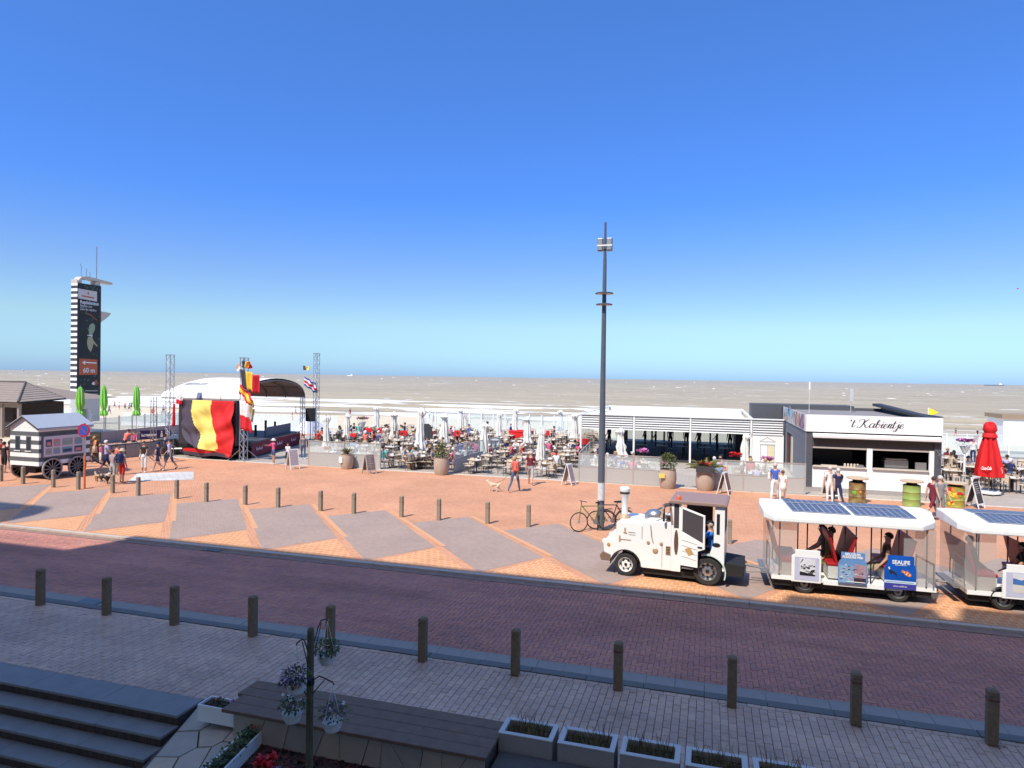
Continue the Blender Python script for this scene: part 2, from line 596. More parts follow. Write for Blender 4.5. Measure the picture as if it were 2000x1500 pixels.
# far edge of the road: pale edge stones and a grey gutter
CONC = mat('gutter_concrete', (.30, .265, .235), .85, var=.25, scale=3, bump=.25)
KERB = mat('bluestone_kerb', (.15, .14, .13), .75, var=.18, scale=4, bump=.2)
PALE = mat('pale_kerb_stone', (.50, .42, .35), .85, var=.10, scale=3)
fk = tag(link('far_kerb', None), kind='structure')
km = MB().box(0, 16.87, -.15, .988, 17.038, .006).mesh('edge_stone', PALE)
gm = MB().box(0, 16.605, -.15, .494, 16.862, -.045).mesh('gutter_slab', mat('worn_gutter_slab', (.28, .18, .14), .85, var=.2, scale=3))
for i in range(-62, 30):
    link('edge_stone', km, fk, (i * 1.0, 0, 0))
for i in range(-75, 60):
    link('gutter_slab', gm, fk, (i * .5, 0, rnd.uniform(-.004, .003)))
nk = tag(link('near_kerb', None), kind='structure')
km2 = MB().box(0, 11.60, -.25, .99, 11.80, .012).mesh('kerb_stone', KERB)
gm2 = MB().box(0, 11.805, -.25, .494, 12.28, -.050).mesh('gutter_slab', CONC)
for i in range(-40, 22):
    o = link('kerb_stone', km2, nk, (i * 1.0, 0, rnd.uniform(-.004, .004)))
for i in range(-78, 40):
    link('gutter_slab', gm2, nk, (i * .5, 0, rnd.uniform(-.004, .003)))

# road of red herringbone clinkers, pavement of mauve pavers: each one its own piece
def pave(parent, rects, z, cm, mats, single_name, rest_name, n_single=300, thick=.05, ch=.006):
    """rects: (x, y, sx, sy).  The n_single nearest inside the frame are parts, the rest one piece of stuff."""
    cand = []
    inv = CAMROT.transposed()
    for i, r in enumerate(rects):
        c = inv @ (Vector((r[0] + r[2] / 2, r[1] + r[3] / 2, z)) - EYE)
        if c.z < -1:
            u, v = 1000 + FPX * c.x / -c.z, 750 - FPX * c.y / -c.z
            if 6 < u < 1994 and 0 < v < 1494:
                cand.append((-c.z, i))
    cand.sort()
    single = set(i for _, i in cand[:n_single])
    cache = {}
    def shape(mb, sx, sy, ox=0, oy=0, oz=0, mi=0):
        a, b_ = sx, sy
        vs = [(0, 0, -thick), (a, 0, -thick), (a, b_, -thick), (0, b_, -thick), (0, 0, -ch), (a, 0, -ch), (a, b_, -ch), (0, b_, -ch),
              (ch, ch, 0), (a - ch, ch, 0), (a - ch, b_ - ch, 0), (ch, b_ - ch, 0)]
        fs = [(0, 1, 5, 4), (1, 2, 6, 5), (2, 3, 7, 6), (3, 0, 4, 7), (4, 5, 9, 8), (5, 6, 10, 9), (6, 7, 11, 10), (7, 4, 8, 11), (8, 9, 10, 11)]
        mb.add([(p[0] + ox, p[1] + oy, p[2] + oz) for p in vs], fs, mi)
    rest = MB()
    for i, r in enumerate(rects):
        dz = rnd.uniform(-.004, .003)
        mi = rnd.randrange(len(mats))
        if i in single:
            key = (round(r[2], 4), round(r[3], 4), mi)
            if key not in cache:
                mb = MB()
                shape(mb, r[2], r[3])
                cache[key] = mb.mesh(single_name, mats[mi])
            link(single_name, cache[key], parent, (r[0], r[1], z + dz))
        else:
            shape(rest, r[2], r[3], r[0], r[1], z + dz, mi)
    tag(rest.obj(rest_name, mats, parent), kind='stuff')

road = sheet('road', [(-140, 12.2), (90, 12.2), (90, 16.62), (-140, 16.62)], mat('road_joint_sand', (.17, .105, .09), .95), -.072)
g = .1025
rects = []
NJ = 42
for j in range(NJ):
    for i in range(int(-39 / g), int(15 / g)):
        k = (i - j) % 4
        x, y = i * g, 12.29 + j * g
        if j == 0 and k == 2 or j == NJ - 1 and k == 3:
            rects.append((x + .003, y + .003, g - .006, g - .006))
        elif k == 0:
            rects.append((x + .003, y + .003, 2 * g - .006, g - .006))
        elif k == 3:
            rects.append((x + .003, y + .003, g - .006, 2 * g - .006))
RB = [unit_mat('road_brick_red', (.48, .205, .155)), unit_mat('road_brick_plum', (.455, .205, .165)),
      unit_mat('road_brick_dark', (.42, .195, .155)), unit_mat('road_brick_rust', (.50, .225, .16))]
pave(road, rects, -.055, None, RB, 'brick', 'road_bricks')
pv = sheet('pavement', [(-140, 8.95), (90, 8.95), (90, 11.62), (-140, 11.62)], mat('pavement_joint_sand', (.05, .045, .042), .95), -.012)
rects = []
bw, bl = .1215, .222
for i in range(int(-21 / bw), int(9.5 / bw)):
    off = (i % 2) * bl / 2 + rnd.uniform(-.01, .01)
    y = 8.96 - off
    while y < 11.47:
        y0, y1 = max(y, 8.96), min(y + bl, 11.475)
        if y1 - y0 > .04:
            rects.append((i * bw + .004, y0 + .003, bw - .007, y1 - y0 - .007))
        y += bl
for i in range(int(-21 / .222), int(9.5 / .222)):
    rects.append((i * .222 + .003, 11.483, .222 - .006, .11))
PB = [unit_mat('pavement_brick_a', (.54, .355, .255), .52), unit_mat('pavement_brick_b', (.50, .33, .24), .52),
      unit_mat('pavement_brick_c', (.58, .385, .275), .52), unit_mat('pavement_brick_d', (.52, .35, .255), .52)]
pave(pv, rects, .0, None, PB, 'paver', 'pavement_bricks')

# the block of flats the photograph was taken from: it throws the shade over the road
def build_flats():
    t = thing('apartment_building', 'tall pale block of flats behind the pavement, shading the road', 'building', (0, -1.0, 0))
    wallm = mat('cream_white_render', (.84, .77, .66), .85, var=.04)
    H = 25.75
    w_ = MB().box(-75, -14, 0, 60, 0, 23.05)
    w_.box(-24.3, -13.9, 23.05, 60, -.002, H)
    w_.obj('wall', wallm, t)
    pr = MB()
    pr.box(-4.9, -.5, H + .002, -1.7, -.01, H + .9)
    pr.box(-1.2, -.5, H + .002, 60, -.01, H + 1.35)
    pr.obj('parapet', wallm, t)
    # roof-terrace canopy on posts
    pts = [(-75, 0.9), (-75, -3.6)] + [(-32.0 + 1.3 * math.sin(a), -1.35 - 2.25 * math.cos(a)) for a in [i * math.pi / 8 for i in range(0, 9)]]
    MB().prism(pts, 27.9, 28.1).obj('canopy', wallm, t)
    for x in range(-74, -33, 6):
        MB().box(x, -2.0, 23.05, x + .12, -1.88, 27.9).obj('post', MGREY, t)
    fr = MB().box(0, 0, 0, 1.7, .05, 2.1, 0).box(.1, .02, .1, 1.6, .06, 2.0, 1).mesh('window', [WHITE, mat('window_glass', (.04, .05, .06), .08, spec=.8)])
    bal = MB().box(0, 0, 0, 3.2, .9, .14).box(0, .84, .14, 3.2, .9, 1.0).mesh('balcony', [WHITE])
    for fl in range(1, 8):
        for i in range(-18, 16):
            x = i * 3.7
            if abs(x) < 6 and fl < 4:
                continue
            link('window', fr, t, (x + .8, .002, fl * 2.9 + .5))
            if fl > 2 and fl < 7:
                link('balcony', bal, t, (x, .004, fl * 2.9 + .2))
build_flats()
# ------------------------------------------------------------------ people: one continuous skinned body per pose, shared by those in that pose
def joints(hipL, kneeL, hipR, kneeR, shL, elL, shR, elR, lean=0.0, spread=.10, pelvis=.90, female=False):
    """angles in degrees, forward (towards -Y) positive; returns joint table name -> (pos, radius)"""
    J, E = {}, []
    la = RAD(lean)
    def tor(x, y, z):
        dz = z - .92
        return Vector((x, y - math.sin(la) * dz, .92 + math.cos(la) * dz - (.92 - pelvis)))
    def add(n, p, r, par=None):
        J[n] = (Vector(p), r)
        if par: E.append((par, n))
    sw, hw = (.165, .105) if female else (.19, .095)
    add('pelvis', tor(0, 0, .92), (.150, .105) if not female else (.160, .11))
    add('waist', tor(0, 0, 1.10), (.13, .095) if not female else (.118, .088), 'pelvis')
    add('chest', tor(0, -.01, 1.30), (.165, .11) if not female else (.148, .112), 'waist')
    add('neck', tor(0, 0, 1.455), .055, 'chest')
    add('skull', tor(0, -.01, 1.56), .083, 'neck')
    add('crown', tor(0, -.005, 1.64), .085, 'skull')
    for sd, n, hip, knee in ((1, 'L', hipL, kneeL), (-1, 'R', hipR, kneeR)):
        h = tor(sd * hw, 0, .87)
        a, b = RAD(hip), RAD(hip - knee)
        k = h + Vector((sd * .01, -math.sin(a), -math.cos(a))) * .41
        an = k + Vector((0, -math.sin(b), -math.cos(b))) * .40
        add('hip' + n, h, .092, 'pelvis')
        add('thigh' + n, h.lerp(k, .5), .078, 'hip' + n)
        add('knee' + n, k, .056, 'thigh' + n)
        add('calf' + n, k.lerp(an, .35) + Vector((0, .012, 0)), .056, 'knee' + n)
        add('ankle' + n, an, .038, 'calf' + n)
        f = b * .5 if b < 0 else 0
        toe = an + Vector((sd * .02, -.155 * math.cos(f), -.045 + .155 * math.sin(f)))
        add('toe' + n, toe, .034, 'ankle' + n)
    for sd, n, sh, el in ((1, 'L', shL, elL), (-1, 'R', shR, elR)):
        s = tor(sd * sw, 0, 1.395)
        a, b = RAD(sh) + la, RAD(sh + el) + la
        e = s + Vector((sd * spread * .6, -math.sin(a), -math.cos(a))).normalized() * .29
        wv = e + Vector((sd * spread * .15, -math.sin(b), -math.cos(b))).normalized() * .25
        dv = (wv - e).normalized()
        add('shoulder' + n, s, .066, 'chest')
        add('elbow' + n, e, .042, 'shoulder' + n)
        add('wrist' + n, wv, .029, 'elbow' + n)
        pm = wv + dv * .07
        add('palm' + n, pm, (.034, .024), 'wrist' + n)
        fw = Vector((0, -1, 0)) if abs(dv.y) < .7 else Vector((-sd, 0, 0))
        for i, (o, L) in enumerate(((-.027, .075), (-.009, .085), (.010, .08), (.027, .065))):
            m_ = pm + dv * (.03 + L * .5) + fw * o
            add('finger%d%s' % (i, n), m_, .0095, 'palm' + n)
            add('tip%d%s' % (i, n), m_ + dv * L * .5 + Vector((-sd * .018, 0, 0)), .008, 'finger%d%s' % (i, n))
        add('thumb' + n, wv + dv * .035 + fw * .045, .010, 'wrist' + n)
    return J, E

POSES = {
    'stand': joints(2, 3, -3, 2, 4, 12, 2, 14),
    'stand_f': joints(3, 4, -2, 2, 8, 30, 3, 14, female=True),
    'walk': joints(24, 8, -18, 22, -20, 12, 22, 22),
    'walk_f': joints(-17, 24, 23, 8, 20, 25, -18, 14, female=True),
    'stride': joints(34, 10, -26, 30, -28, 16, 28, 30, lean=6),
    'lean': joints(10, 4, -4, 3, 55, 30, 50, 35, lean=24),
    'hands_back': joints(4, 4, -4, 3, -26, -6, -26, -6, lean=3),
    'photo': joints(3, 4, -2, 3, 60, 45, 55, 50, female=True),
    'sit': joints(84, 88, 82, 84, 24, 38, 20, 34, pelvis=.52, lean=4),
    'sit_f': joints(86, 80, 82, 90, 20, 36, 16, 34, pelvis=.52, lean=6, female=True),
    'sit_back': joints(80, 72, 84, 78, 12, 34, 18, 40, pelvis=.52, lean=-6),
    'drive': joints(80, 70, 84, 74, 52, 24, 50, 26, pelvis=.52, lean=4),
}
REG = {'pelvis': 2, 'waist': 1, 'chest': 1, 'neck': 0, 'skull': 0, 'crown': 0}
BODY = {}
def build_bodies(variants):
    tmp = []
    for pose, bottoms, sleeves in variants:
        J, E = POSES[pose]
        names = list(J)
        idx = {n: i for i, n in enumerate(names)}
        me = D.meshes.new('person')
        me.from_pydata([J[n][0] for n in names], [(idx[a], idx[b]) for a, b in E], [])
        o = D.objects.new('person', me)
        COL.objects.link(o)
        sk = o.modifiers.new('skin', 'SKIN')
        sk.use_smooth_shade = True
        sk.branch_smoothing = .4
        for n in names:
            r = J[n][1]
            v = me.skin_vertices[0].data[idx[n]]
            v.radius = r if isinstance(r, tuple) else (r, r)
            v.use_root = (n == 'pelvis')
        ss = o.modifiers.new('sub', 'SUBSURF')
        ss.levels = ss.render_levels = 1
        tmp.append((o, pose, bottoms, sleeves))
    dg = bpy.context.evaluated_depsgraph_get()
    dg.update()
    for o, pose, bottoms, sleeves in tmp:
        J, E = POSES[pose]
        me = D.meshes.new_from_object(o.evaluated_get(dg))
        me.name = 'person_body'
        while len(me.materials) < 4:
            me.materials.append(None)
        zmin = min(v.co.z for v in me.vertices)
        segs = []
        for a, b in E:
            ra = J[a][1] if not isinstance(J[a][1], tuple) else J[a][1][0]
            segs.append((J[a][0], J[b][0], ra, b))
        for poly in me.polygons:
            c = poly.center
            best, bn, bt = 9, None, 0
            for a, b, r, n in segs:
                ab = b - a
                t = max(0, min(1, (c - a).dot(ab) / max(1e-9, ab.length_squared)))
                d = (c - a - ab * t).length - r
                if d < best:
                    best, bn, bt = d, n, t
            k = bn.rstrip('LR')
            if k in ('neck', 'skull', 'crown'): m = 0 if (k != 'neck' or bt > .45) else 1
            elif k in ('waist', 'chest'): m = 1 if not (k == 'waist' and bt < .35) else 2
            elif k == 'pelvis' or k == 'hip': m = 2
            elif k == 'thigh': m = 2
            elif k == 'knee': m = 2 if (bottoms != 'mini' or bt < .05) else 0
            elif k == 'calf': m = 2 if bottoms in ('long', 'capri') else 0
            elif k == 'ankle': m = 2 if bottoms == 'long' or (bottoms == 'capri' and bt < .25) else 0
            elif k == 'toe': m = 3
            elif k == 'shoulder': m = 1
            elif k == 'elbow': m = 1 if (sleeves == 'long' or (sleeves == 'short' and bt < .55)) else 0
            elif k == 'wrist': m = 1 if sleeves == 'long' and bt < .8 else 0
            else: m = 0
            poly.material_index = m
        me.shade_smooth()
        if pose[:3] not in ('sit', 'dri'):
            for v in me.vertices:
                v.co.z -= zmin
            dz = -zmin
        else:
            dz = 0
        BODY[(pose, bottoms, sleeves)] = (me, dz)
        D.objects.remove(o)

SKIN = [mat('skin_light', (.52, .31, .22), .6, var=.06), mat('skin_tan', (.40, .22, .145), .6, var=.06)]
HAIRC = {'brown': mat('hair_brown', (.06, .035, .02), .7), 'dark': mat('hair_dark', (.015, .012, .01), .7), 'blond': mat('hair_blond', (.42, .28, .12), .7),
         'grey': mat('hair_grey', (.50, .48, .45), .8), 'white': mat('hair_white', (.66, .65, .62), .8), 'red': mat('hair_auburn', (.16, .05, .02), .7)}
CLOTH = {}
def cloth(c):
    key = tuple(round(x, 3) for x in c)
    if key not in CLOTH:
        CLOTH[key] = mat('cloth_%d' % len(CLOTH), c, .85, var=.16, scale=9, bump=.15)
    return CLOTH[key]
PAL = {'black': (.018, .018, .02), 'white': (.74, .74, .72), 'navy': (.02, .03, .09), 'red': (.50, .03, .03), 'pink': (.62, .10, .22), 'blue': (.05, .12, .45), 'sky': (.25, .40, .66),
       'grey': (.22, .23, .24), 'lgrey': (.42, .42, .42), 'beige': (.50, .40, .28), 'denim': (.08, .12, .22), 'maroon': (.16, .02, .035), 'turq': (.14, .50, .48), 'lav': (.42, .38, .60),
       'yellow': (.72, .60, .16), 'olive': (.14, .15, .05), 'orange': (.66, .22, .08), 'coral': (.66, .16, .12), 'green': (.1, .3, .08), 'brown': (.12, .07, .045), 'khaki': (.30, .27, .19), 'patt': (.36, .28, .32), 'azure': (.04, .24, .80)}
def head_meshes():
    res = {}
    for kind in ('short', 'long', 'bun', 'hat', 'cap'):
        mb = MB()
        n = 14
        vs, fs = [], []
        rows = 7
        for i in range(rows + 1):
            a = math.pi * .66 * i / rows
            for j in range(n):
                q = 2 * math.pi * j / n
                y = math.sin(q)
                lim = 1.0
                aa = a
                if y < -.2:
                    aa = a * (.62 if kind != 'hat' else .55)      # the face stays free
                vs.append((.094 * math.sin(aa) * math.cos(q), .104 * math.sin(aa) * y + .012, .10 * math.cos(aa)))
        for i in range(rows):
            for j in range(n):
                fs.append((i * n + j, i * n + (j + 1) % n, (i + 1) * n + (j + 1) % n, (i + 1) * n + j))
        mb.add(vs, fs)
        if kind == 'long':
            mb.tube([(0, .05, .03), (0, .075, -.06), (0, .075, -.17)], [.075, .08, .05], 8)
        if kind == 'bun':
            mb.ball((0, .10, .05), .045, 8)
        if kind == 'hat':
            mb.lathe([(.105, .02), (.19, .0), (.19, .008), (.106, .035), (.10, .09), (.06, .125), (0, .13)], 14)
        if kind == 'cap':
            mb.lathe([(.104, .02), (.102, .06), (.07, .108), (0, .12)], 14)
            mb.prism([(-.07, -.08), (.07, -.08), (.05, -.18), (-.05, -.18)], .025, .035)
        res[kind] = mb
    return res
HEADS = {}
FACE = None
def make_heads():
    global FACE
    for k, mb in head_meshes().items():
        me = mb.mesh('hair', [None])
        me.shade_smooth()
        HEADS[k] = me
    f = MB()
    for s in (-1, 1):
        f.ball((s * .032, -.083, .005), .010, 6, 1)
        f.ball((s * .088, .005, -.01), (.010, .02, .028), 6, 0)
    f.add([(0, -.088, .01), (-.012, -.085, -.028), (.012, -.085, -.028), (0, -.112, -.024)], [(0, 1, 3), (0, 3, 2), (1, 2, 3)], 0)
    f.cbox((0, -.084, -.048), (.036, .008, .007), 2)
    FACE = f.mesh('face', [None, BLACK, mat('lip_red', (.35, .10, .09), .6)])

def person(label, loc, rz, pose='stand', top='white', bottom='denim', legs='long', sleeves='short', hair='brown', style='short', h=1.70, shoes='white', skin=0, group=None, skirt=None, hat=None):
    """rz: direction faced, degrees; 0 faces -Y (towards the flats)"""
    me, dz = BODY[(pose, legs, sleeves)]
    o = link('person', me, None, loc, RAD(rz))
    k = h / 1.72
    o.scale = (k, k, k)
    tag(o, label, 'person', group)
    sk = SKIN[skin]
    for sl_, m in zip(o.material_slots, (sk, cloth(PAL[top]), cloth(PAL[bottom]), cloth(PAL[shoes]))):
        sl_.link = 'OBJECT'
        sl_.material = m
    J = POSES[pose][0]
    c = (J['skull'][0] + J['crown'][0]) / 2 + Vector((0, 0, dz))
    hh = link('hair', HEADS[style], o, c + Vector((0, 0, .012)))
    hh.material_slots[0].link = 'OBJECT'
    hh.material_slots[0].material = HAIRC[hair] if hat is None else cloth(PAL[hat])
    if hat: hh.name = 'hat'
    ff = link('face', FACE, o, c)
    ff.material_slots[0].link = 'OBJECT'
    ff.material_slots[0].material = sk
    if skirt:
        mb = MB()
        z0 = J['waist'][0].z + dz - .06
        L = .42
        mb.lathe([(.125, z0), (.165, z0 - .15), (.20, z0 - L), (.195, z0 - L)], 16)
        me2 = mb.mesh('skirt', cloth(PAL[skirt]))
        me2.shade_smooth()
        s = link('skirt', me2, o)
        s.scale = (1.05, .85, 1)
    return o

def bag(name, label, p, size, colr, rz=0, strap=True):
    t = thing(name, label, 'bag', p, RAD(rz))
    MB().cbox((0, 0, size[2] / 2), size).obj('pouch', cloth(PAL[colr]), t, bevel=min(size) * .28)
    b = MB()
    if strap:
        b.tube([(-size[0] * .35, 0, size[2] * .9), (-size[0] * .2, 0, size[2] * 1.5), (size[0] * .2, 0, size[2] * 1.5), (size[0] * .35, 0, size[2] * .9)], .012, 5)
    else:
        for s in (-1, 1):
            b.tube([(s * size[0] * .3, -size[1] * .45, size[2] * .1), (s * size[0] * .32, -size[1] * .9, size[2] * .6), (s * size[0] * .3, -size[1] * .45, size[2] * .95)], .015, 5)
    b.obj('strap', cloth(PAL[colr]), t)
    return t

VAR = []
for ps in POSES:
    if ps[:3] in ('sit', 'dri'):
        VAR += [(ps, 'long', 'short'), (ps, 'short', 'short')]
    else:
        VAR += [(ps, b, s) for b in ('long', 'short', 'mini', 'capri') for s in ('short', 'long', 'none') if (b, s) in (('long', 'short'), ('long', 'long'), ('long', 'none'), ('short', 'short'), ('short', 'none'), ('mini', 'short'), ('mini', 'none'), ('capri', 'none'), ('mini', 'long'))]
VAR += [('sit', 'long', 'long'), ('sit_back', 'long', 'long'), ('sit_f', 'mini', 'none')]
build_bodies(VAR)
make_heads()
# ------------------------------------------------------------------ foreground by the building: steps, bench, planters, hanging baskets
def clip(poly, a, b):
    """keep the part of poly closer to a than to b"""
    mx, my = (a[0] + b[0]) / 2, (a[1] + b[1]) / 2
    nx, ny = b[0] - a[0], b[1] - a[1]
    out = []
    for i in range(len(poly)):
        p, q = poly[i], poly[(i + 1) % len(poly)]
        dp = (p[0] - mx) * nx + (p[1] - my) * ny
        dq = (q[0] - mx) * nx + (q[1] - my) * ny
        if dp <= 0: out.append(p)
        if (dp < 0) != (dq < 0) and abs(dp - dq) > 1e-12:
            t = dp / (dp - dq)
            out.append((p[0] + (q[0] - p[0]) * t, p[1] + (q[1] - p[1]) * t))
    return out

def crazy(w_, h_, cell, gap, seed):
    r = random.Random(seed)
    nx, ny = max(1, round(w_ / cell)), max(1, round(h_ / cell))
    pts = [((i + .5 + r.uniform(-.38, .38)) * w_ / nx, (j + .5 + r.uniform(-.38, .38)) * h_ / ny) for i in range(nx) for j in range(ny)]
    res = []
    for p in pts:
        poly = [(0, 0), (w_, 0), (w_, h_), (0, h_)]
        for q in pts:
            if q is not p and abs(q[0] - p[0]) < 3 * cell and abs(q[1] - p[1]) < 3 * cell:
                poly = clip(poly, p, q)
        cx, cy = sum(a for a, _ in poly) / len(poly), sum(b for _, b in poly) / len(poly)
        k = []
        for a, b in poly:
            d = math.hypot(a - cx, b - cy) or 1
            f = max(.2, 1 - gap / d)
            k.append((cx + (a - cx) * f, cy + (b - cy) * f))
        if len(k) > 2: res.append(k)
    return res

BLUESTONE = mat('bluestone_slab', (.21, .20, .195), .6, var=.22, scale=3, bump=.15)
FLAGS = [mat('beige_flagstone', (.46, .38, .30), .85, var=.15, scale=5, bump=.2), mat('grey_flagstone', (.40, .35, .30), .85, var=.15, scale=5, bump=.2), mat('tan_flagstone', (.50, .40, .30), .85, var=.15, scale=5, bump=.2)]
MORTAR = mat('dark_mortar', (.10, .092, .085), .95)
st = thing('stone_steps', 'wide bluestone steps going down beside the white flower boxes', 'steps', (-7.8, 8.98, 0))
RISER = [mat('brown_riser_brick', (.085, .055, .042), .85, var=.2, scale=9), mat('dark_riser_brick', (.065, .048, .042), .85, var=.2, scale=9)]
fr_y = [8.42, 8.10, 7.79, 7.48, 7.17]
core = MB()
rb = MB().box(0, 0, 0, .058, .02, .118)
rbm = [MB().box(0, 0, 0, .058, .02, .118).mesh('riser_brick', m) for m in RISER]
nb = 0
restb = MB()
for i, y in enumerate(fr_y):
    z = -.17 * i
    back = 8.955 if i == 0 else fr_y[i - 1] + .012
    x = 0.0
    while x > -9:
        wd = 1.55 if i == 0 else 1.25
        MB().box(x - wd + .006, y - 8.98 - .03, z - .045, x, back - 8.98 - (0 if i else 0), z).obj('step_slab', BLUESTONE, st, bevel=.006)
        x -= wd
    core.box(-9, y - 8.98 + .022, z - .8, -.01, back - 8.98 + .3, z - .047)
    x = -.02
    while x > -6:
        if nb < 290 and i < 4:
            link('riser_brick', rbm[rnd.randrange(2)], st, (x - .058, y - 8.98 + .001, z - .167))
            nb += 1
        else:
            restb.box(x - .058, y - 8.98 + .001, z - .167, x, y - 8.98 + .021, z - .049, rnd.randrange(2))
        x -= .064
core.obj('step_core', mat('step_core_concrete', (.06, .055, .05), .9), st)
tag(restb.obj('riser_bricks', RISER, st), kind='stuff')

# sloping crazy paving between the steps and the bark bed
_n = 10
_g = MB()
_g.add([(-7.785 + i / _n * (1.365 + .2 * j / _n), 8.95 - 2.35 * j / _n, -.012 * (1 - j / _n) - .16 * j / _n - .59 * j / _n * (1 - i / _n) - .03) for j in range(_n + 1) for i in range(_n + 1)],
       [(j * (_n + 1) + i, (j + 1) * (_n + 1) + i, (j + 1) * (_n + 1) + i + 1, j * (_n + 1) + i + 1) for j in range(_n) for i in range(_n)])
sp_ = tag(_g.obj('sloping_path', MORTAR), kind='structure')
for poly in crazy(1.36, 2.3, .44, .016, 5):
    def lift(p):
        v_ = p[1] / 2.3
        return -.012 * (1 - v_) - .16 * v_ - .59 * v_ * (1 - p[0] / 1.36)
    n = len(poly)
    vs = [(-7.78 + p[0] + .16 * p[1] / 2.3, 8.93 - p[1], lift(p) + .012 + h) for h in (0, -.10) for p in poly]
    fs = [tuple(range(n)), tuple(range(2 * n - 1, n - 1, -1))] + [(i, n + i, n + (i + 1) % n, (i + 1) % n) for i in range(n)]
    MB().add(vs, fs).obj('flagstone', rnd.choice(FLAGS), sp_, loc=(0, 0, rnd.uniform(0, .006)))

SOIL = mat('dark_soil', (.035, .026, .02), .95, var=.4, scale=30, bump=.6)
sheet('flower_bed', [(-6.3, 8.5), (-6.2, 4.5), (3, 4.5), (3, 8.5)], SOIL, -.03)
bk = MB()
for _ in range(5200):
    x, y = rnd.uniform(-6.3, -1.6), rnd.uniform(6.2, 8.12)
    a, l, wd = rnd.uniform(0, 6.28), rnd.uniform(.02, .055), rnd.uniform(.01, .025)
    z = -.028 + rnd.uniform(0, .03)
    ca, sa = math.cos(a), math.sin(a)
    t = rnd.uniform(-.015, .015)
    bk.add([(x - ca * l + sa * wd, y - sa * l - ca * wd, z), (x + ca * l + sa * wd, y + sa * l - ca * wd, z + t), (x + ca * l - sa * wd, y + sa * l + ca * wd, z + t + .01), (x - ca * l - sa * wd, y - sa * l + ca * wd, z + .01)], [(0, 1, 2, 3)], rnd.randrange(3))
tag(bk.obj('bark_mulch', [mat('bark_red', (.13, .035, .03), .9), mat('bark_brown', (.085, .04, .03), .9), mat('bark_dark', (.045, .024, .02), .9)]), kind='stuff')

bn = thing('bench', 'long dark plank bench on a low flagstone wall below the hanging baskets', 'bench', (-4.7, 8.5, 0))
MB().box(-1.85, -.36, -.2, 2.02, .44, .395).obj('wall_core', MORTAR, bn)
for poly in crazy(3.86, .40, .30, .010, 9):
    n = len(poly)
    vs = [(-1.85 + p[0], -.362 + h, p[1] - .02) for h in (-.022, .004) for p in poly]
    fs = [tuple(range(n)), tuple(range(2 * n - 1, n - 1, -1))] + [(i, n + i, n + (i + 1) % n, (i + 1) % n) for i in range(n)]
    MB().add(vs, fs).obj('facing_stone', rnd.choice(FLAGS), bn, loc=(0, rnd.uniform(-.006, .004), 0))
for i in range(4):
    y0 = -.47 + i * .236
    MB().box(-1.98 + .0 - (.0 if i < 2 else .10), y0, .40, 2.05, y0 + .228, .45).obj('plank', DARKWOOD, bn, loc=(0, 0, rnd.uniform(-.003, .003)), bevel=.006)
ld = thing('stone_ledge', 'dark stone ledge in front of the concrete grass planters', 'ledge', (.5, 8.3, 0))
for i in range(6):
    MB().box(-3.12 + i * 1.2, -.25, -.1, -3.12 + i * 1.2 + 1.19, .245, .27).obj('ledge_block', mat('ledge_stone', (.10, .09, .085), .85, var=.2), ld)

def geranium(mb, c, r, n, mis_leaf, mis_flower, nf, fr=.012):
    mb.foliage(c, r, n, .06, .045, mis_leaf)
    for _ in range(nf):
        a, q = rnd.uniform(0, 6.28), rnd.random() ** .5
        x, y = c[0] + math.cos(a) * r[0] * q * .9, c[1] + math.sin(a) * r[1] * q * .9
        z = c[2] + r[2] * (.75 + rnd.uniform(0, .4))
        mf = rnd.choice(mis_flower)
        for _ in range(7):
            mb.leaf((x + rnd.uniform(-fr, fr) * 2, y + rnd.uniform(-fr, fr) * 2, z + rnd.uniform(-fr, fr)), (rnd.uniform(-1, 1), rnd.uniform(-1, 1), .6), fr * 2.6, fr * 2.4, mf, 0)
LEAF1 = mat('leaf_green', (.075, .12, .03), .6, var=.3)
LEAF2 = mat('leaf_dark_green', (.022, .050, .020), .6, var=.3)
LEAF3 = mat('leaf_olive', (.12, .12, .04), .65, var=.3)
STRAW = mat('dry_grass', (.21, .165, .085), .85, var=.25)
RUST = mat('wilted_leaf', (.15, .06, .025), .8, var=.3)
FRED = mat('flower_red', (.55, .010, .018), .6)
FPINK = mat('flower_pink', (.62, .22, .45), .6)
FWHITE = mat('flower_white', (.75, .73, .70), .6)
FVIO = mat('flower_violet', (.12, .05, .22), .6)
PLANTM = [LEAF1, LEAF2, LEAF3, STRAW, RUST, FRED, FPINK, FWHITE, FVIO]

def trough(label, L, Wd, H, loc, rz, kind):
    t = thing('flower_box', label, 'planter', loc, rz)
    b = MB()
    q = .022
    b.box(0, 0, 0, L, q, H).box(0, Wd - q, 0, L, Wd, H).box(0, q, 0, q, Wd - q, H).box(L - q, q, 0, L, Wd - q, H)
    b.obj('box', WHITE, t, bevel=.004)
    MB().box(q, q, .02, L - q, Wd - q, H - .04).obj('soil', SOIL, t)
    pm = MB()
    if kind == 'pink':
        geranium(pm, (L * .75, Wd / 2, H), (.10, .1, .06), 34, (0, 1), (6,), 4)
        pm.obj('plants', PLANTM, t)
        pm = MB()
        geranium(pm, (L * .3, Wd / 2, H - .01), (.13, .1, .04), 40, (0, 4), (4,), 3)
    else:
        for k in range(int(L / .13)):
            x = .1 + k * .13
            geranium(pm, (x, Wd / 2, H), (.09, Wd * .42, .07 + rnd.uniform(0, .05)), 42, (0, 1, 2), (5,), 1 if k in (0, int(L / .13) - 1, 2) else 0)
    pm.obj('plants', PLANTM, t)
    return t
trough('short white flower box with pink bloom at the bench end', .76, .30, .25, (-7.40, 8.37, 0), 0, 'pink')
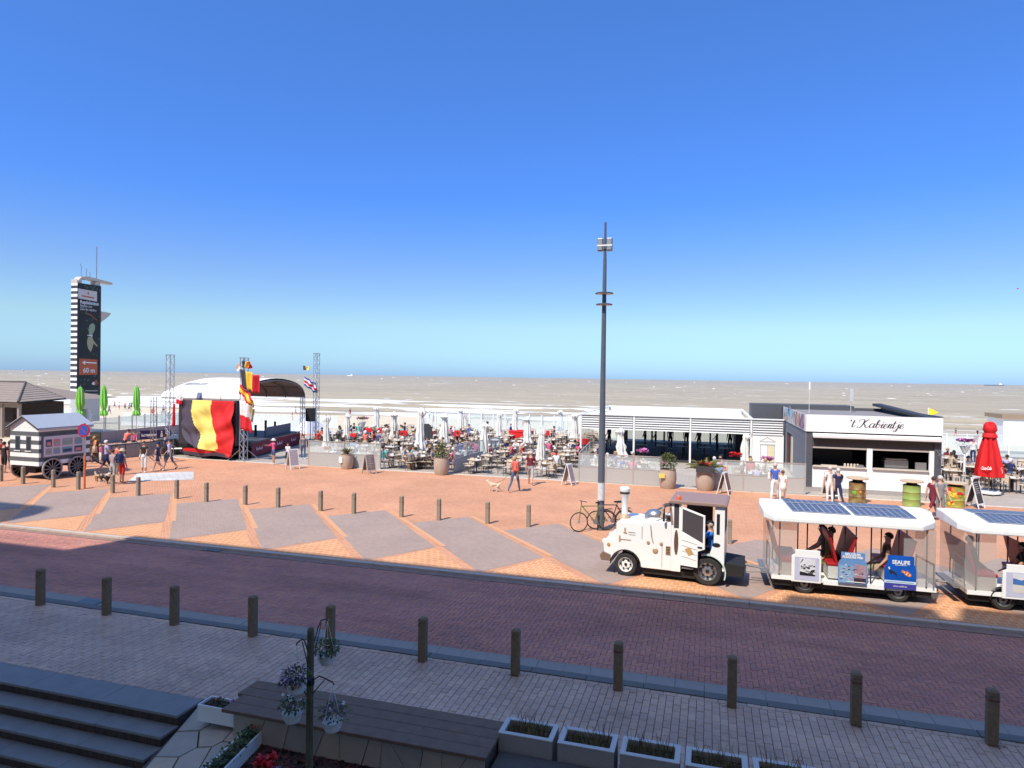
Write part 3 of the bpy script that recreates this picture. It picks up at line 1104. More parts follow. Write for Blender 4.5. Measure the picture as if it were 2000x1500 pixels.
trough('long white flower box of red geraniums along the sloping flagstones', 1.75, .26, .20, (-6.36, 8.42, -.01), RAD(-80), 'red').rotation_euler = (0, 0, RAD(-82))

# concrete planters with dry grasses
def planter(k, loc):
    t = thing('concrete_planter', ('%s exposed concrete planter of dry grass from the bench end' % ordinal(k)), 'planter', loc, 0, 'concrete planters of dry grass')
    b = MB()
    q = .065
    b.box(0, 0, 0, .74, q, .5).box(0, .44 - q, 0, .74, .44, .5).box(0, q, 0, q, .44 - q, .5).box(.74 - q, q, 0, .74, .44 - q, .5)
    b.obj('box', CONCP, t, bevel=.008)
    rm_ = MB().box(-.004, -.004, .501, .744, q, .512).box(-.004, .44 - q, .501, .744, .444, .512).box(-.004, q, .501, q, .44 - q, .512).box(.74 - q, q, .501, .744, .44 - q, .512)
    rm_.obj('rim', RIMG, t)
    MB().box(q, q, .05, .74 - q, .44 - q, .44).obj('soil', SOIL, t)
    gm_ = MB()
    for _ in range(150):
        x, y = rnd.uniform(.09, .65), rnd.uniform(.09, .35)
        h = rnd.uniform(.06, .16) if rnd.random() < .8 else rnd.uniform(.18, .36)
        dx, dy = rnd.uniform(-.5, .5) * h, rnd.uniform(-.5, .5) * h
        m_ = rnd.choice((3, 3, 2, 0, 4))
        wd = rnd.uniform(.003, .006)
        gm_.add([(x - wd, y, .43), (x + wd, y, .43), (x + dx * .5 + wd * .7, y + dy * .5, .43 + h * .6), (x + dx, y + dy, .43 + h), (x + dx * .5 - wd * .7, y + dy * .5, .43 + h * .6)], [(0, 1, 2, 4), (4, 2, 3)], m_)
    for _ in range(60):
        gm_.leaf((rnd.uniform(.08, .66), rnd.uniform(.08, .36), .442), (rnd.uniform(-1, 1), rnd.uniform(-1, 1), .15), .07, .02, rnd.choice((3, 4, 2)), 0.1)
    gm_.obj('grass', PLANTM, t)
RIMG = mat('pale_granite_rim', (.55, .53, .51), .85, var=.35, scale=70)
CONCP = mat('exposed_aggregate', (.33, .30, .27), .9, var=.5, scale=90, bump=.35)
for k in range(6):
    planter(k, (-2.655 + k * .815, 8.565, 0.0))

# hanging-basket post
ps = thing('basket_post', 'greenish timber post with four wrought hooks in the bark bed', 'post', (-4.55, 7.0, -.03))
MB().lathe([(.043, 0), (.043, 2.25), (.03, 2.285)], 8).obj('post', mat('treated_timber', (.115, .10, .06), .85, var=.35, scale=14, bump=.3), ps)
IRON = mat('wrought_iron', (.02, .02, .022), .55)
MB().lathe([(.052, 1.60), (.052, 1.68)], 8).obj('collar', IRON, ps)
hooks = [((640, 1210), 7.30), ((580, 1258), 6.78), ((572, 1335), 6.85), ((650, 1335), 6.90)]
pots = [((635, 1277), 7.30), ((577, 1332), 6.78), ((561, 1388), 6.85), ((652, 1407), 6.90)]
roots_z = [2.05, 2.02, 1.66, 1.66]
lab = ['white hanging basket of leafy green at the back of the post', 'white hanging basket of trailing violet flowers nearest the post top', 'white hanging basket with white daisies hung under the violet basket', 'white hanging basket of blue and white flowers over the bench']
for i in range(4):
    hp = at(*hooks[i][0], Y=hooks[i][1])
    rel = hp - Vector((-4.55, 7.0, -.03))
    side = Vector((rel.x, rel.y, 0)).normalized() * .045
    z0 = min(roots_z[i], rel.z - .02)
    mb = MB()
    s0 = Vector((side.x, side.y, z0))
    mid = Vector((rel.x * .6, rel.y * .6, rel.z + .03))
    mb.tube([s0, s0.lerp(mid, .6) + Vector((0, 0, .03)), mid, Vector((rel.x, rel.y, rel.z + .012)), Vector((rel.x * 1.06, rel.y * 1.06, rel.z - .01))], .008, 6)
    mb.tube([Vector((side.x, side.y, z0 - .16)), Vector((rel.x * .62, rel.y * .62, rel.z - .0))], .006, 6)
    mb.obj('hook', IRON, ps)
    rim = at(*pots[i][0], Y=hooks[i][1])
    rim.x, rim.y = hp.x, hp.y
    t = thing('hanging_basket', lab[i], 'hanging basket', (rim.x, rim.y, rim.z - .13), 0, 'baskets on the timber post')
    b = MB()
    R_ = .118
    b.lathe([(.035, 0), (.08, .012), (.106, .06), (.116, .125), (.122, .13), (.114, .131), (.10, .10)], 18)
    b.obj('bowl', WHITE, t, smooth=True)
    hz = hp.z - (rim.z - .13)
    c = MB()
    for a in (0, 2.1, 4.2):
        c.tube([(R_ * .95 * math.cos(a), R_ * .95 * math.sin(a), .13), (0, 0, hz - .02)], .0028, 5)
    c.tube([(0, 0, hz - .025), (.012, 0, hz), (0, 0, hz + .012)], .003, 5)
    c.obj('hanger', WHITE, t)
    pm = MB()
    if i == 0:
        pm.foliage((0, 0, .22), (.15, .15, .085), 240, .05, .03, (0, 1, 2)); geranium(pm, (0, 0, .18), (.14, .14, .08), 20, (0,), (7,), 4, .008); pm.foliage((0, -.02, .15), (.12, .12, .03), 30, .04, .02, (4,), -.6)
    elif i == 1:
        pm.foliage((0, 0, .22), (.16, .14, .10), 220, .05, .03, (1, 0, 2, 8)); pm.foliage((-.13, -.02, .15), (.07, .08, .12), 90, .04, .03, (8, 8, 1), -.4); pm.foliage((0, -.02, .15), (.12, .12, .03), 50, .05, .02, (4,), -.6)
    elif i == 2:
        pm.foliage((0, 0, .21), (.15, .14, .09), 220, .045, .026, (1, 0, 2)); geranium(pm, (0, 0, .22), (.16, .15, .08), 20, (0,), (7,), 10, .009)
    else:
        pm.foliage((0, 0, .23), (.16, .15, .11), 230, .045, .026, (1, 0, 2, 0, 8)); geranium(pm, (.05, 0, .2), (.16, .15, .1), 20, (0,), (7, 8), 11, .008)
    pm.obj('plants', PLANTM, t)

g1 = thing('geranium_plant', 'bushy red and pink geranium growing in the bark bed', 'plant', (-5.12, 7.0, -.02))
MB().tube([(0, 0, 0), (.02, 0, .25), (0, .02, .42)], .012, 6).obj('stem', LEAF2, g1)
pm = MB()
pm.foliage((0, 0, .36), (.2, .2, .2), 240, .07, .055, (0, 1))
geranium(pm, (-.03, 0, .40), (.13, .14, .14), 10, (0,), (5,), 30, .022)
geranium(pm, (.10, -.06, .38), (.07, .06, .10), 10, (0,), (6,), 14, .018)
pm.obj('blooms', PLANTM, g1)

# ------------------------------------------------------------------ bollards, drains
def bollard_mesh(far):
    body, cap, band = MB(), MB(), MB()
    h, r = (.80, .068) if far else (.82, .073)
    ch = .012
    oct_ = [(r, -r + ch), (r, r - ch), (r - ch, r), (-r + ch, r), (-r, r - ch), (-r, -r + ch), (-r + ch, -r), (r - ch, -r)]
    body.prism(oct_, 0, h - .10)
    k = .86
    cap.prism([(x * k, y * k) for x, y in oct_], h - .10, h - .088)
    n = len(oct_)
    vs = [(x, y, h - .088) for x, y in oct_] + [(x, y, h - .025) for x, y in oct_] + [(x * .62, y * .62, h) for x, y in oct_]
    fs = [(i, (i + 1) % n, n + (i + 1) % n, n + i) for i in range(n)] + [(n + i, n + (i + 1) % n, 2 * n + (i + 1) % n, 2 * n + i) for i in range(n)] + [tuple(range(2 * n, 3 * n))]
    cap.add(vs, fs)
    band.prism([(x * 1.02, y * 1.02) for x, y in oct_], h - .165, h - .135)
    return body, cap, band
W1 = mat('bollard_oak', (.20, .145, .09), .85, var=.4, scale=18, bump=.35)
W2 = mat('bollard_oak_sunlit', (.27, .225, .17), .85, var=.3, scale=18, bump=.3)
REDB = mat('faded_red_band', (.17, .055, .045), .8, var=.3)
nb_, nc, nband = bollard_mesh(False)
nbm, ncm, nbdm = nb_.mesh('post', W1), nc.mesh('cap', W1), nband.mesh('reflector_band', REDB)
MOSS = mat('green_weeds', (.04, .06, .02), .9)
for i, px in enumerate([(92, 1177), (214, 1198), (342, 1219), (492, 1243), (651, 1260), (824, 1292), (1006, 1318), (1207, 1346), (1429, 1380), (1669, 1410), (1926, 1440)]):
    p = at(*px, z=0)
    t = thing('bollard', '%s dark oak bollard from the flats end of the near kerb row' % ordinal(i) if i else 'dark oak bollard nearest the drain grate end of the near kerb row', 'bollard', (p.x, 11.42, 0), rnd.uniform(-.06, .06), 'oak bollards along the shaded pavement')
    t['label'] = '%s dark oak bollard from the left along the shaded near kerb' % ordinal(i)
    link('post', nbm, t); link('cap', ncm, t)
    if i in (7, 9, 10): link('reflector_band', nbdm, t)
    if i in (5, 6, 8, 9, 10):
        wd = MB().foliage((rnd.uniform(-.06, .06), -.07, .01), (.09, .03, .03), 40, .03, .012, (0,))
        wd.obj('weeds', MOSS, t)
fb_, fc, fband = bollard_mesh(True)
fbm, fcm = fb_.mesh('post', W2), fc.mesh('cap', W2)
fbd = MB().prism([(.07, -.07), (.07, .07), (-.07, .07), (-.07, -.07)], .60, .615).prism([(.07, -.07), (.07, .07), (-.07, .07), (-.07, -.07)], .55, .565).mesh('groove', W1)
FARB = [(2, 940), (45, 945), (104, 952), (153, 956), (220, 963), (270, 968), (345, 974), (403, 980), (479, 986), (543, 991), (626, 998), (691, 1003), (784, 1010), (857, 1016), (952, 1023), (1032, 1029), (1425, 1062)]
for i, px in enumerate(FARB):
    p = at(*px, z=0)
    t = thing('bollard', ('%s slim weathered bollard from the left along the sunny plaza edge' % ordinal(i)) if i < 16 else 'slim weathered bollard just behind the tourist train cab', 'bollard', (p.x, p.y, 0), rnd.uniform(-.06, .06), 'weathered bollards along the plaza')
    link('post', fbm, t); link('cap', fcm, t); link('groove', fbd, t)
def drain(label, p, wd, d):
    t = thing('drain_grate', label, 'drain', (p[0], p[1], p[2]))
    MB().box(-wd / 2, -d / 2, -.03, wd / 2, d / 2, .004).obj('frame', IRON, t)
    for k in range(9):
        x = -wd / 2 + .05 + k * (wd - .1) / 8
        MB().box(x - .016, -d / 2 + .03, .005, x + .016, d / 2 - .03, .014).obj('bar', STEEL, t)
drain('cast iron drain grate in the gutter of the shaded near kerb', (-13.7, 12.05, -.05), .6, .36)
drain('cast iron drain grate in the gutter at the sunny far kerb', (-14.3, 16.73, -.045), .6, .24)

# ------------------------------------------------------------------ lamp post, bicycles, no-parking sign
lp = thing('lamp_post', 'tall grey lamp post with two disc lamps and floodlights near the tourist train', 'lamp post', (-3.59, 23.31, 0))
POLE = mat('grey_blue_pole_paint', (.10, .115, .14), .45)
MB().lathe([(.125, 0), (.12, 2.4), (.094, 5.0), (.078, 7.6), (.062, 9.4), (.045, 9.9), (.04, 10.76)], 16).obj('pole', POLE, lp, smooth=True)
MB().lathe([(.126, 1.05), (.126, 1.66)], 16).obj('poster_sleeve', mat('pasted_paper', (.62, .62, .62), .8, var=.25, scale=9), lp)
MB().lathe([(.128, .84), (.128, .87)], 16).lathe([(.126, 1.68), (.126, 1.70)], 16).obj('strap', ALU, lp)
for z, r in ((8.3, .32), (7.91, .29)):
    d_ = MB().lathe([(.07, z + .03), (r * .55, z + .02), (r * .9, z + .005), (r, z - .02), (r, z - .035), (r * .92, z - .045), (.07, z - .02)], 28)
    o = d_.obj('disc_lamp', DGREY, lp, smooth=True)
    MB().lathe([(r * .88, z - .048), (.12, z - .034)], 24).obj('lens', WHITE, o)
for s in (-1, 1):
    o = MB().cbox((s * .16, -.02, 9.97), (.19, .22, .44)).obj('floodlight', MGREY, lp, bevel=.02)
    MB().cbox((s * .16, -.135, 9.97), (.15, .012, .38)).obj('lens', ALU, o)
MB().cbox((0, 0, 9.95), (.5, .05, .05)).cbox((0, -.145, 9.93), (.52, .012, .05)).obj('bracket', WHITE, lp)

def bicycle(label, loc, rz, fcol, lean=0.0):
    t = thing('bicycle', label, 'bicycle', loc, rz)
    t.rotation_euler = (lean, 0, rz)
    for x in (-.53, .53):
        wb = MB()
        n = 24
        ring = [(x + .32 * math.cos(2 * math.pi * i / n), 0, .34 + .32 * math.sin(2 * math.pi * i / n)) for i in range(n + 1)]
        wb.tube(ring, .02, 6)
        o = wb.obj('wheel', RUBBER, t)
        sb = MB()
        for i in range(10):
            a = 2 * math.pi * i / 10
            sb.tube([(x, 0, .34), (x + .31 * math.cos(a), 0, .34 + .31 * math.sin(a))], .004, 3)
        sb.tube([(x, -.05, .34), (x, .05, .34)], .025, 6)
        sb.obj('spoke', ALU, o)
    f = MB()
    hd, bb, se = (-.40, 0, .88), (.08, 0, .32), (.22, 0, .86)
    for a, b in ((hd, bb), (hd, se), (bb, se), (bb, (.53, 0, .34)), (se, (.53, 0, .34)), ((-.42, 0, .95), (-.53, 0, .34))):
        f.tube([a, b], .018, 6)
    f.obj('frame', fcol, t)
    MB().tube([(-.34, -.28, 1.04), (-.42, -.12, 1.06), (-.43, .12, 1.06), (-.34, .28, 1.04)], .013, 6).tube([(-.41, 0, .92), (-.43, 0, 1.06)], .014, 6).obj('handlebar', BLACK, t)
    MB().prism([(.12, -.03), (.38, -.09), (.40, .09), (.12, .03)], .95, 1.0).tube([(.22, 0, .84), (.25, 0, .96)], .014, 6).obj('saddle', BLACK, t, bevel=.015)
    MB().tube([(.08, -.06, .32), (.22, -.06, .22)], .012, 5).tube([(.08, .06, .32), (-.06, .06, .42)], .012, 5).lathe([(.09, -.01), (.09, .01)], 12, M=Matrix.Translation((.08, -.03, .32)) @ Matrix.Rotation(RAD(90), 4, 'X')).obj('crank', STEEL, t)
    arc = [(.53 + .36 * math.cos(a), 0, .34 + .36 * math.sin(a)) for a in [RAD(x) for x in range(10, 171, 16)]]
    MB().tube(arc, .016, 5).tube([(.25, -.05, .72), (.75, -.05, .74)], .01, 5).tube([(.25, .05, .72), (.75, .05, .74)], .01, 5).obj('mudguard', BLACK, t)
bicycle('black and lime bicycle leaning on the lamp post with its basket rack', (-3.80, 23.02, 0), RAD(34), mat('lime_frame', (.16, .20, .03), .4), RAD(-5))
bicycle('dark bicycle with a red seat post locked behind the lamp post', (-3.30, 23.56, 0), RAD(28), mat('graphite_frame', (.035, .03, .035), .4), RAD(4))

ns = thing('no_parking_sign', 'round blue and red no parking sign on a half orange pole', 'sign', (-27.0, 23.42, 0))
MB().lathe([(.04, 1.0), (.04, 2.95)], 10).obj('pole', ALU, ns)
MB().lathe([(.045, .0), (.045, 1.5)], 10).obj('sleeve', mat('orange_sleeve', (.70, .17, .06), .6), ns)
q = Matrix.Translation((.0, -.06, 2.62)) @ Matrix.Rotation(RAD(8), 4, 'Z') @ Matrix.Rotation(RAD(90), 4, 'X')
MB().lathe([(.30, 0), (.30, .02)], 28, M=q).obj('disc', mat('sign_red', (.42, .02, .05), .4), ns)
MB().lathe([(.225, .0215), (.225, .0245)], 28, M=q).obj('blue_field', mat('sign_blue', (.03, .10, .42), .4), ns)
MB().cbox((0, 0, .026), (.045, .47, .003), M=q @ Matrix.Rotation(RAD(45), 4, 'Z')).obj('slash', mat('sign_red', (.42, .02, .05)), ns)
# ------------------------------------------------------------------ the tourist train
TW = mat('train_white_paint', (.84, .835, .80), .3, var=.03)
BRASS = mat('brass', (.52, .34, .21), .4, metal=.15)
BROWN = mat('cab_roof_brown', (.30, .195, .165), .55, var=.1)
CHAS = mat('chassis_black', (.018, .017, .017), .7)
def axis_y(p):
    return Matrix.Translation(p) @ Matrix.Rotation(RAD(90), 4, 'X')

def wheel(parent, x, y, r, wdt, rim_mat, holes):
    M = axis_y((x, y, r))
    o = MB().lathe([(r * .62, -wdt / 2), (r * .90, -wdt / 2), (r, -wdt * .32), (r, wdt * .32), (r * .90, wdt / 2), (r * .62, wdt / 2), (r * .55, 0), (r * .62, -wdt / 2)], 28, M=M, caps=False).obj('wheel', RUBBER, parent, smooth=True)
    rm = MB().lathe([(r * .62, wdt * .5), (r * .60, wdt * .5), (r * .56, wdt * .18), (r * .40, wdt * .10), (r * .36, wdt * .30), (r * .16, wdt * .34), (0, wdt * .34)], 24, M=M, caps=False)
    rm.obj('rim', rim_mat, o, smooth=True)
    h = MB().lathe([(r * .14, wdt * .34), (r * .10, wdt * .48), (0, wdt * .48)], 12, M=M)
    h.obj('hub', CHAS, o)
    for i in range(holes):
        a = 2 * math.pi * i / holes
        MB().lathe([(r * .085, wdt * .06), (r * .085, wdt * .37), (0, wdt * .372)], 8, c=(r * .41 * math.cos(a), r * .40 * math.sin(a), 0), M=M).obj('rim_hole', CHAS, o)
    return o

def arch(cx, cz, r, a0, a1, n=12):
    return [(cx + r * math.cos(RAD(a0 + (a1 - a0) * i / n)), cz + r * math.sin(RAD(a0 + (a1 - a0) * i / n))) for i in range(n + 1)]

def build_loco():
    t = thing('tourist_locomotive', 'white road train engine shaped like a steam locomotive with brown cab roof', 'locomotive', (-1.04, 17.97, 0), RAD(-4))
    Wd = 1.36
    hood = [(-1.63, .46), (-1.67, .88), (-1.62, .95), (-1.36, .985), (-1.325, 1.02), (-1.315, 1.41), (-1.27, 1.45), (-.62, 1.455), (-.50, 1.53), (.14, 1.54), (.14, .29), (-.60, .29)] + arch(-1.06, .31, .40, 0, 180) + [(-1.48, .36)]
    MB().prism(hood, .0, Wd, 'y').obj('hood', TW, t, bevel=.03)
    MB().prism([(-.60, .12), (.95, .12), (.95, .30), (-.60, .30)], .1, Wd - .1, 'y').obj('chassis', CHAS, t)
    MB().prism(arch(-1.06, .31, .42, 0, 180) + arch(-1.06, .31, .395, 180, 0), -.015, .03, 'y').obj('wheel_arch', CHAS, t)
    # chimney
    cx, cy = -1.22, .62
    ch = MB().lathe([(.085, 1.44), (.085, 2.0), (.115, 2.06), (.135, 2.12)], 18, c=(cx, cy, 0)).obj('chimney', TW, t, smooth=True)
    MB().lathe([(.138, 2.121), (.138, 2.175)], 18, c=(cx, cy, 0)).obj('band', mat('dark_brass', (.10, .075, .05), .4, metal=.5), ch)
    MB().lathe([(.135, 2.176), (.147, 2.20), (.142, 2.27), (.09, 2.315), (0, 2.32)], 18, c=(cx, cy, 0)).obj('cap', TW, ch, smooth=True)
    MB().lathe([(.165, 1.43), (.165, 1.47), (.12, 1.53), (.086, 1.56)], 18, c=(cx, cy, 0)).obj('collar', BRASS, ch, smooth=True)
    # silver dome, bell and safety valve on the hood
    MB().box(-1.345, .10, 1.05, -1.322, Wd - .10, 1.40).lathe([(.20, 0), (.19, .03), (.05, .04), (0, .045)], 18, M=Matrix.Translation((-1.345, Wd / 2, 1.23)) @ Matrix.Rotation(RAD(-90), 4, 'Y')).obj('smokebox_door', BRASS, t)
    MB().ball((-.42, .75, 1.50), (.27, .2, .24), 16).obj('dome', mat('silver_dome', (.42, .42, .44), .25, metal=.8), t, smooth=True)
    b = MB().box(-.16, .40, 1.47, -.13, .43, 1.80).box(-.16, .60, 1.47, -.13, .63, 1.80).box(-.17, .39, 1.80, -.12, .64, 1.83)
    b.obj('bell_frame', BRASS, t)
    MB().lathe([(.02, 1.76), (.05, 1.70), (.065, 1.62), (.085, 1.59)], 12, c=(-.145, .515, 0)).obj('bell', BRASS, t)
    MB().lathe([(.09, 1.49), (.09, 1.56), (.075, 1.57), (.075, 1.62), (.09, 1.63), (.09, 1.68), (0, 1.69)], 14, c=(.04, .25, 0)).obj('valve', mat('dark_brass', (.1, .07, .05)), t)
    MB().tube([(-.35, .2, 1.5), (-.1, .12, 1.62), (.1, .05, 1.85)], .012, 6).tube([(-.40, -.02, 1.44), (-.37, -.03, 1.15), (-.33, -.03, 1.0)], .010, 6).obj('handrail', STEEL, t)
    # brass fittings on the side
    for x, z, r in ((-.27, .78, .075), (-.46, .98, .045), (-.12, .98, .045)):
        MB().lathe([(r, 0), (r, .014), (r * .7, .03), (0, .034)], 16, M=axis_y((x, -.001, z))).obj('brass_boss', BRASS, t)
    MB().lathe([(.045, 0), (.045, .016), (0, .02)], 14, M=axis_y((-1.52, -.001, .82))).obj('side_lamp', mat('amber', (.60, .25, .05), .3), t)
    MB().box(.0, -.012, .70, .12, .0, .93).obj('grille', BRASS, t)
    g = MB()
    for i in range(5):
        g.box(.012, -.018, .72 + i * .042, .108, -.0125, .74 + i * .042)
    g.obj('louver', mat('dark_brass', (.1, .07, .05)), t)
    MB().box(-1.25, -.012, .985, -.92, -.001, 1.005).box(-1.24, -.014, .93, -1.20, -.001, 1.09).obj('door_hinge', BRASS, t)
    MB().prism([(-1.13, 1.18), (-1.10, 1.20), (-1.04, 1.20), (-1.02, 1.17), (-1.06, 1.15)], -.012, -.001, 'y').box(-1.10, -.012, 1.22, -1.06, -.001, 1.31).obj('emblem', BRASS, t)
    MB().box(-.99, -.006, 1.19, -.80, -.001, 1.205).box(-.99, -.006, 1.13, -.80, -.001, 1.142).box(-.63, -.006, 1.05, -.617, -.001, 1.38).box(-.10, -.006, .35, -.09, -.001, .97).obj('trim_line', MGREY, t)
    MB().prism([(-1.72, .38), (-1.76, .52), (-1.66, .62), (-1.46, .55), (-1.46, .38)], -.03, Wd + .03, 'y').obj('bumper', mat('bumper_brown', (.20, .13, .09), .55), t, bevel=.015)
    for y in (.25, Wd - .25):
        MB().lathe([(.09, 0), (.09, .05), (.06, .07), (0, .075)], 16, M=Matrix.Translation((-1.665, y, .82)) @ Matrix.Rotation(RAD(-90), 4, 'Y')).obj('headlight', GLASSY, t)
    # cab
    cb = MB().box(.14, 0.0, .29, .38, Wd, .98).box(.14, 0, .98, .20, .05, 2.06).box(.33, 0, .98, .38, .05, 2.06).box(.14, Wd - .05, .98, .2, Wd, 2.06)
    MB().box(.20, .015, 1.42, .33, .025, 2.05).obj('quarter_pane', TINT, t)
    cb.box(.20, .0, .981, .33, .04, 1.415, 0)
    cb.obj('cab_pillar', TW, t)
    MB().prism([(.225 + .055 * math.cos(a) + .04, 1.05 + .33 * math.sin(a)) for a in [2 * math.pi * i / 20 for i in range(20)]], -.008, .001, 'y').obj('oval_panel', mat('brown_oval', (.14, .075, .055), .4), t)
    rear = [(1.20, 1.12), (1.23, 2.06), (1.47, 2.06), (1.47, .42), (1.42, .42)] + arch(1.06, .36, .44, 12, 78, 5) + [(1.12, .86)]
    MB().prism(rear, 0, .05, 'y').prism(rear, Wd - .05, Wd, 'y').box(1.42, .051, .42, 1.47, Wd - .051, 1.3).obj('cab_rear', TW, t, bevel=.012)
    MB().box(1.27, -.006, 1.35, 1.35, .001, 1.88).obj('slot_window', BLACK, t, bevel=.02)
    MB().prism([(1.27 + .10 * math.cos(a), 1.08 + .055 * math.sin(a)) for a in [2 * math.pi * i / 18 for i in range(18)]], -.008, .001, 'y').obj('oval_badge', BLACK, t)
    MB().box(1.40, .06, 1.31, 1.46, Wd - .06, 2.05).obj('rear_wall', mat('cab_interior_maroon', (.06, .015, .015), .7), t)
    MB().prism([(.20, .42), (.95, .42), (.95, .36), (.20, .36)], .05, Wd - .05, 'y').obj('cab_floor', CHAS, t)
    rf = MB().prism([(.06, 2.065), (1.53, 2.065), (1.53, 2.13), (1.45, 2.16), (.12, 2.16), (.06, 2.13)], -.07, Wd + .07, 'y')
    rf.obj('roof', BROWN, t, bevel=.02)
    MB().prism([(.07, 2.064), (.13, 2.064), (.19, 1.5), (.13, 1.5)], -.005, .05, 'y', ).prism([(.07, 2.064), (.13, 2.064), (.19, 1.5), (.13, 1.5)], Wd - .05, Wd + .005, 'y').obj('windscreen_post', BROWN, t)
    MB().add([(.10, .06, 2.06), (.10, Wd - .06, 2.06), (.16, Wd - .06, 1.5), (.16, .06, 1.5)], [(0, 1, 2, 3)]).obj('windscreen', GLASS, t)
    o = MB().lathe([(.065, 2.16), (.065, 2.18), (.06, 2.23), (.035, 2.265), (0, 2.27)], 14, c=(.30, .12, 0)).obj('beacon', mat('beacon_orange', (.75, .13, .04), .25), t, smooth=True)
    MB().tube([(.10, -.07, 2.0), (-.02, -.12, 2.02), (-.04, -.13, 1.75)], .012, 6).box(-.07, -.16, 1.6, -.02, -.10, 1.8).obj('mirror', BLACK, t)
    # door, standing slightly ajar
    dd = [(0, .48), (0, 1.50), (.0, 1.98), (.05, 2.02), (.60, 1.86), (.64, 1.80), (.64, .98), (.46, .90), (.46, .48)]
    door = MB().prism([(0, .48), (0, 1.38), (.64, .98 + .12), (.64, .98), (.46, .90), (.46, .48)], -.02, .02, 'y').box(0, -.02, 1.38, .05, .02, 2.0).prism([(0, 1.96), (.0, 2.01), (.64, 1.84), (.64, 1.79)], -.02, .02, 'y').box(.59, -.02, 1.10, .64, .02, 1.82)
    do = door.obj('door', TW, t, loc=(.38, -.03, 0), rz=RAD(-13), bevel=.006)
    MB().prism([(.05, 1.35), (.05, 1.96), (.59, 1.81), (.59, 1.13)], -.004, .004, 'y').obj('pane', TINT, do)
    MB().prism([(.12, .92), (.26, .98), (.36, .82), (.22, .76)], -.026, -.0205, 'y').obj('diamond', mat('ochre', (.50, .30, .12), .6), do)
    ln = MB()
    for k in range(4):
        ln.prism([(.04, 1.14 - k * .14), (.04, 1.148 - k * .14), (.44, 1.08 - k * .14), (.44, 1.072 - k * .14)], -.0245, -.0205, 'y')
    ln.obj('pinstripe', STEEL, do)
    MB().cbox((.52, -.03, 1.02), (.12, .02, .03)).obj('handle', BLACK, do)
    MB().box(.385, Wd - .04, .43, 1.095, Wd, 1.30).box(.385, Wd - .035, 1.96, 1.095, Wd - .005, 2.055).obj('offside_panel', mat('cab_interior_maroon', (.06, .015, .015)), t)
    MB().box(.39, Wd - .02, 1.31, 1.09, Wd - .012, 1.95).obj('offside_pane', TINT, t)
    # fender strip over the rear wheel, steps, rear deck and hitch
    MB().prism(arch(1.06, .36, .46, -20, 110) + arch(1.06, .36, .43, 110, -20), -.03, .12, 'y').obj('fender', mat('pale_green_fender', (.55, .66, .58), .4), t)
    MB().box(.42, -.06, .40, .72, .05, .43).obj('step', STEEL, t)
    MB().prism([(1.47, .28), (1.47, .62), (1.95, .58), (1.95, .28)], .12, Wd - .12, 'y').obj('rear_deck', CHAS, t, bevel=.01)
    MB().tube([(1.9, Wd / 2, .50), (2.45, Wd / 2 + .06, .42)], .03, 8).tube([(1.9, Wd / 2 - .2, .34), (2.4, Wd / 2, .34)], .012, 6).obj('tow_bar', STEEL, t)
    wheel(t, -1.06, .14, .31, .22, TW, 6)
    wheel(t, -1.06, Wd - .14, .31, .22, TW, 6)
    wheel(t, 1.06, .12, .37, .24, ALU, 8)
    wheel(t, 1.06, Wd - .12, .37, .24, ALU, 8)
    MB().box(.85, .12, .43, 1.38, Wd - .12, .86).box(1.27, .12, .861, 1.395, Wd - .12, 1.45).obj('seat', mat('seat_brown', (.07, .03, .025), .7), t)
    MB().lathe([(.17, 0), (.18, .012), (.17, .024)], 18, M=Matrix.Translation((.50, .5, 1.12)) @ Matrix.Rotation(RAD(-50), 4, 'Y')).tube([(.48, .5, 1.12), (.36, .5, .95)], .02, 6).obj('steering_wheel', BLACK, t)
    MB().box(.20, .06, .98, .34, Wd - .06, 1.08).obj('dashboard', BLACK, t)
TINT = glass_mat('tinted_glass', (.16, .14, .15), .5, .06)
GLASSY = mat('lamp_glass', (.7, .7, .68), .1, spec=.8)
build_loco()
person('driver in a bright blue polo shirt at the wheel of the road train', (.12, 18.27, .34), -90, 'drive', 'azure', 'navy', 'long', 'short', 'grey', h=1.7)

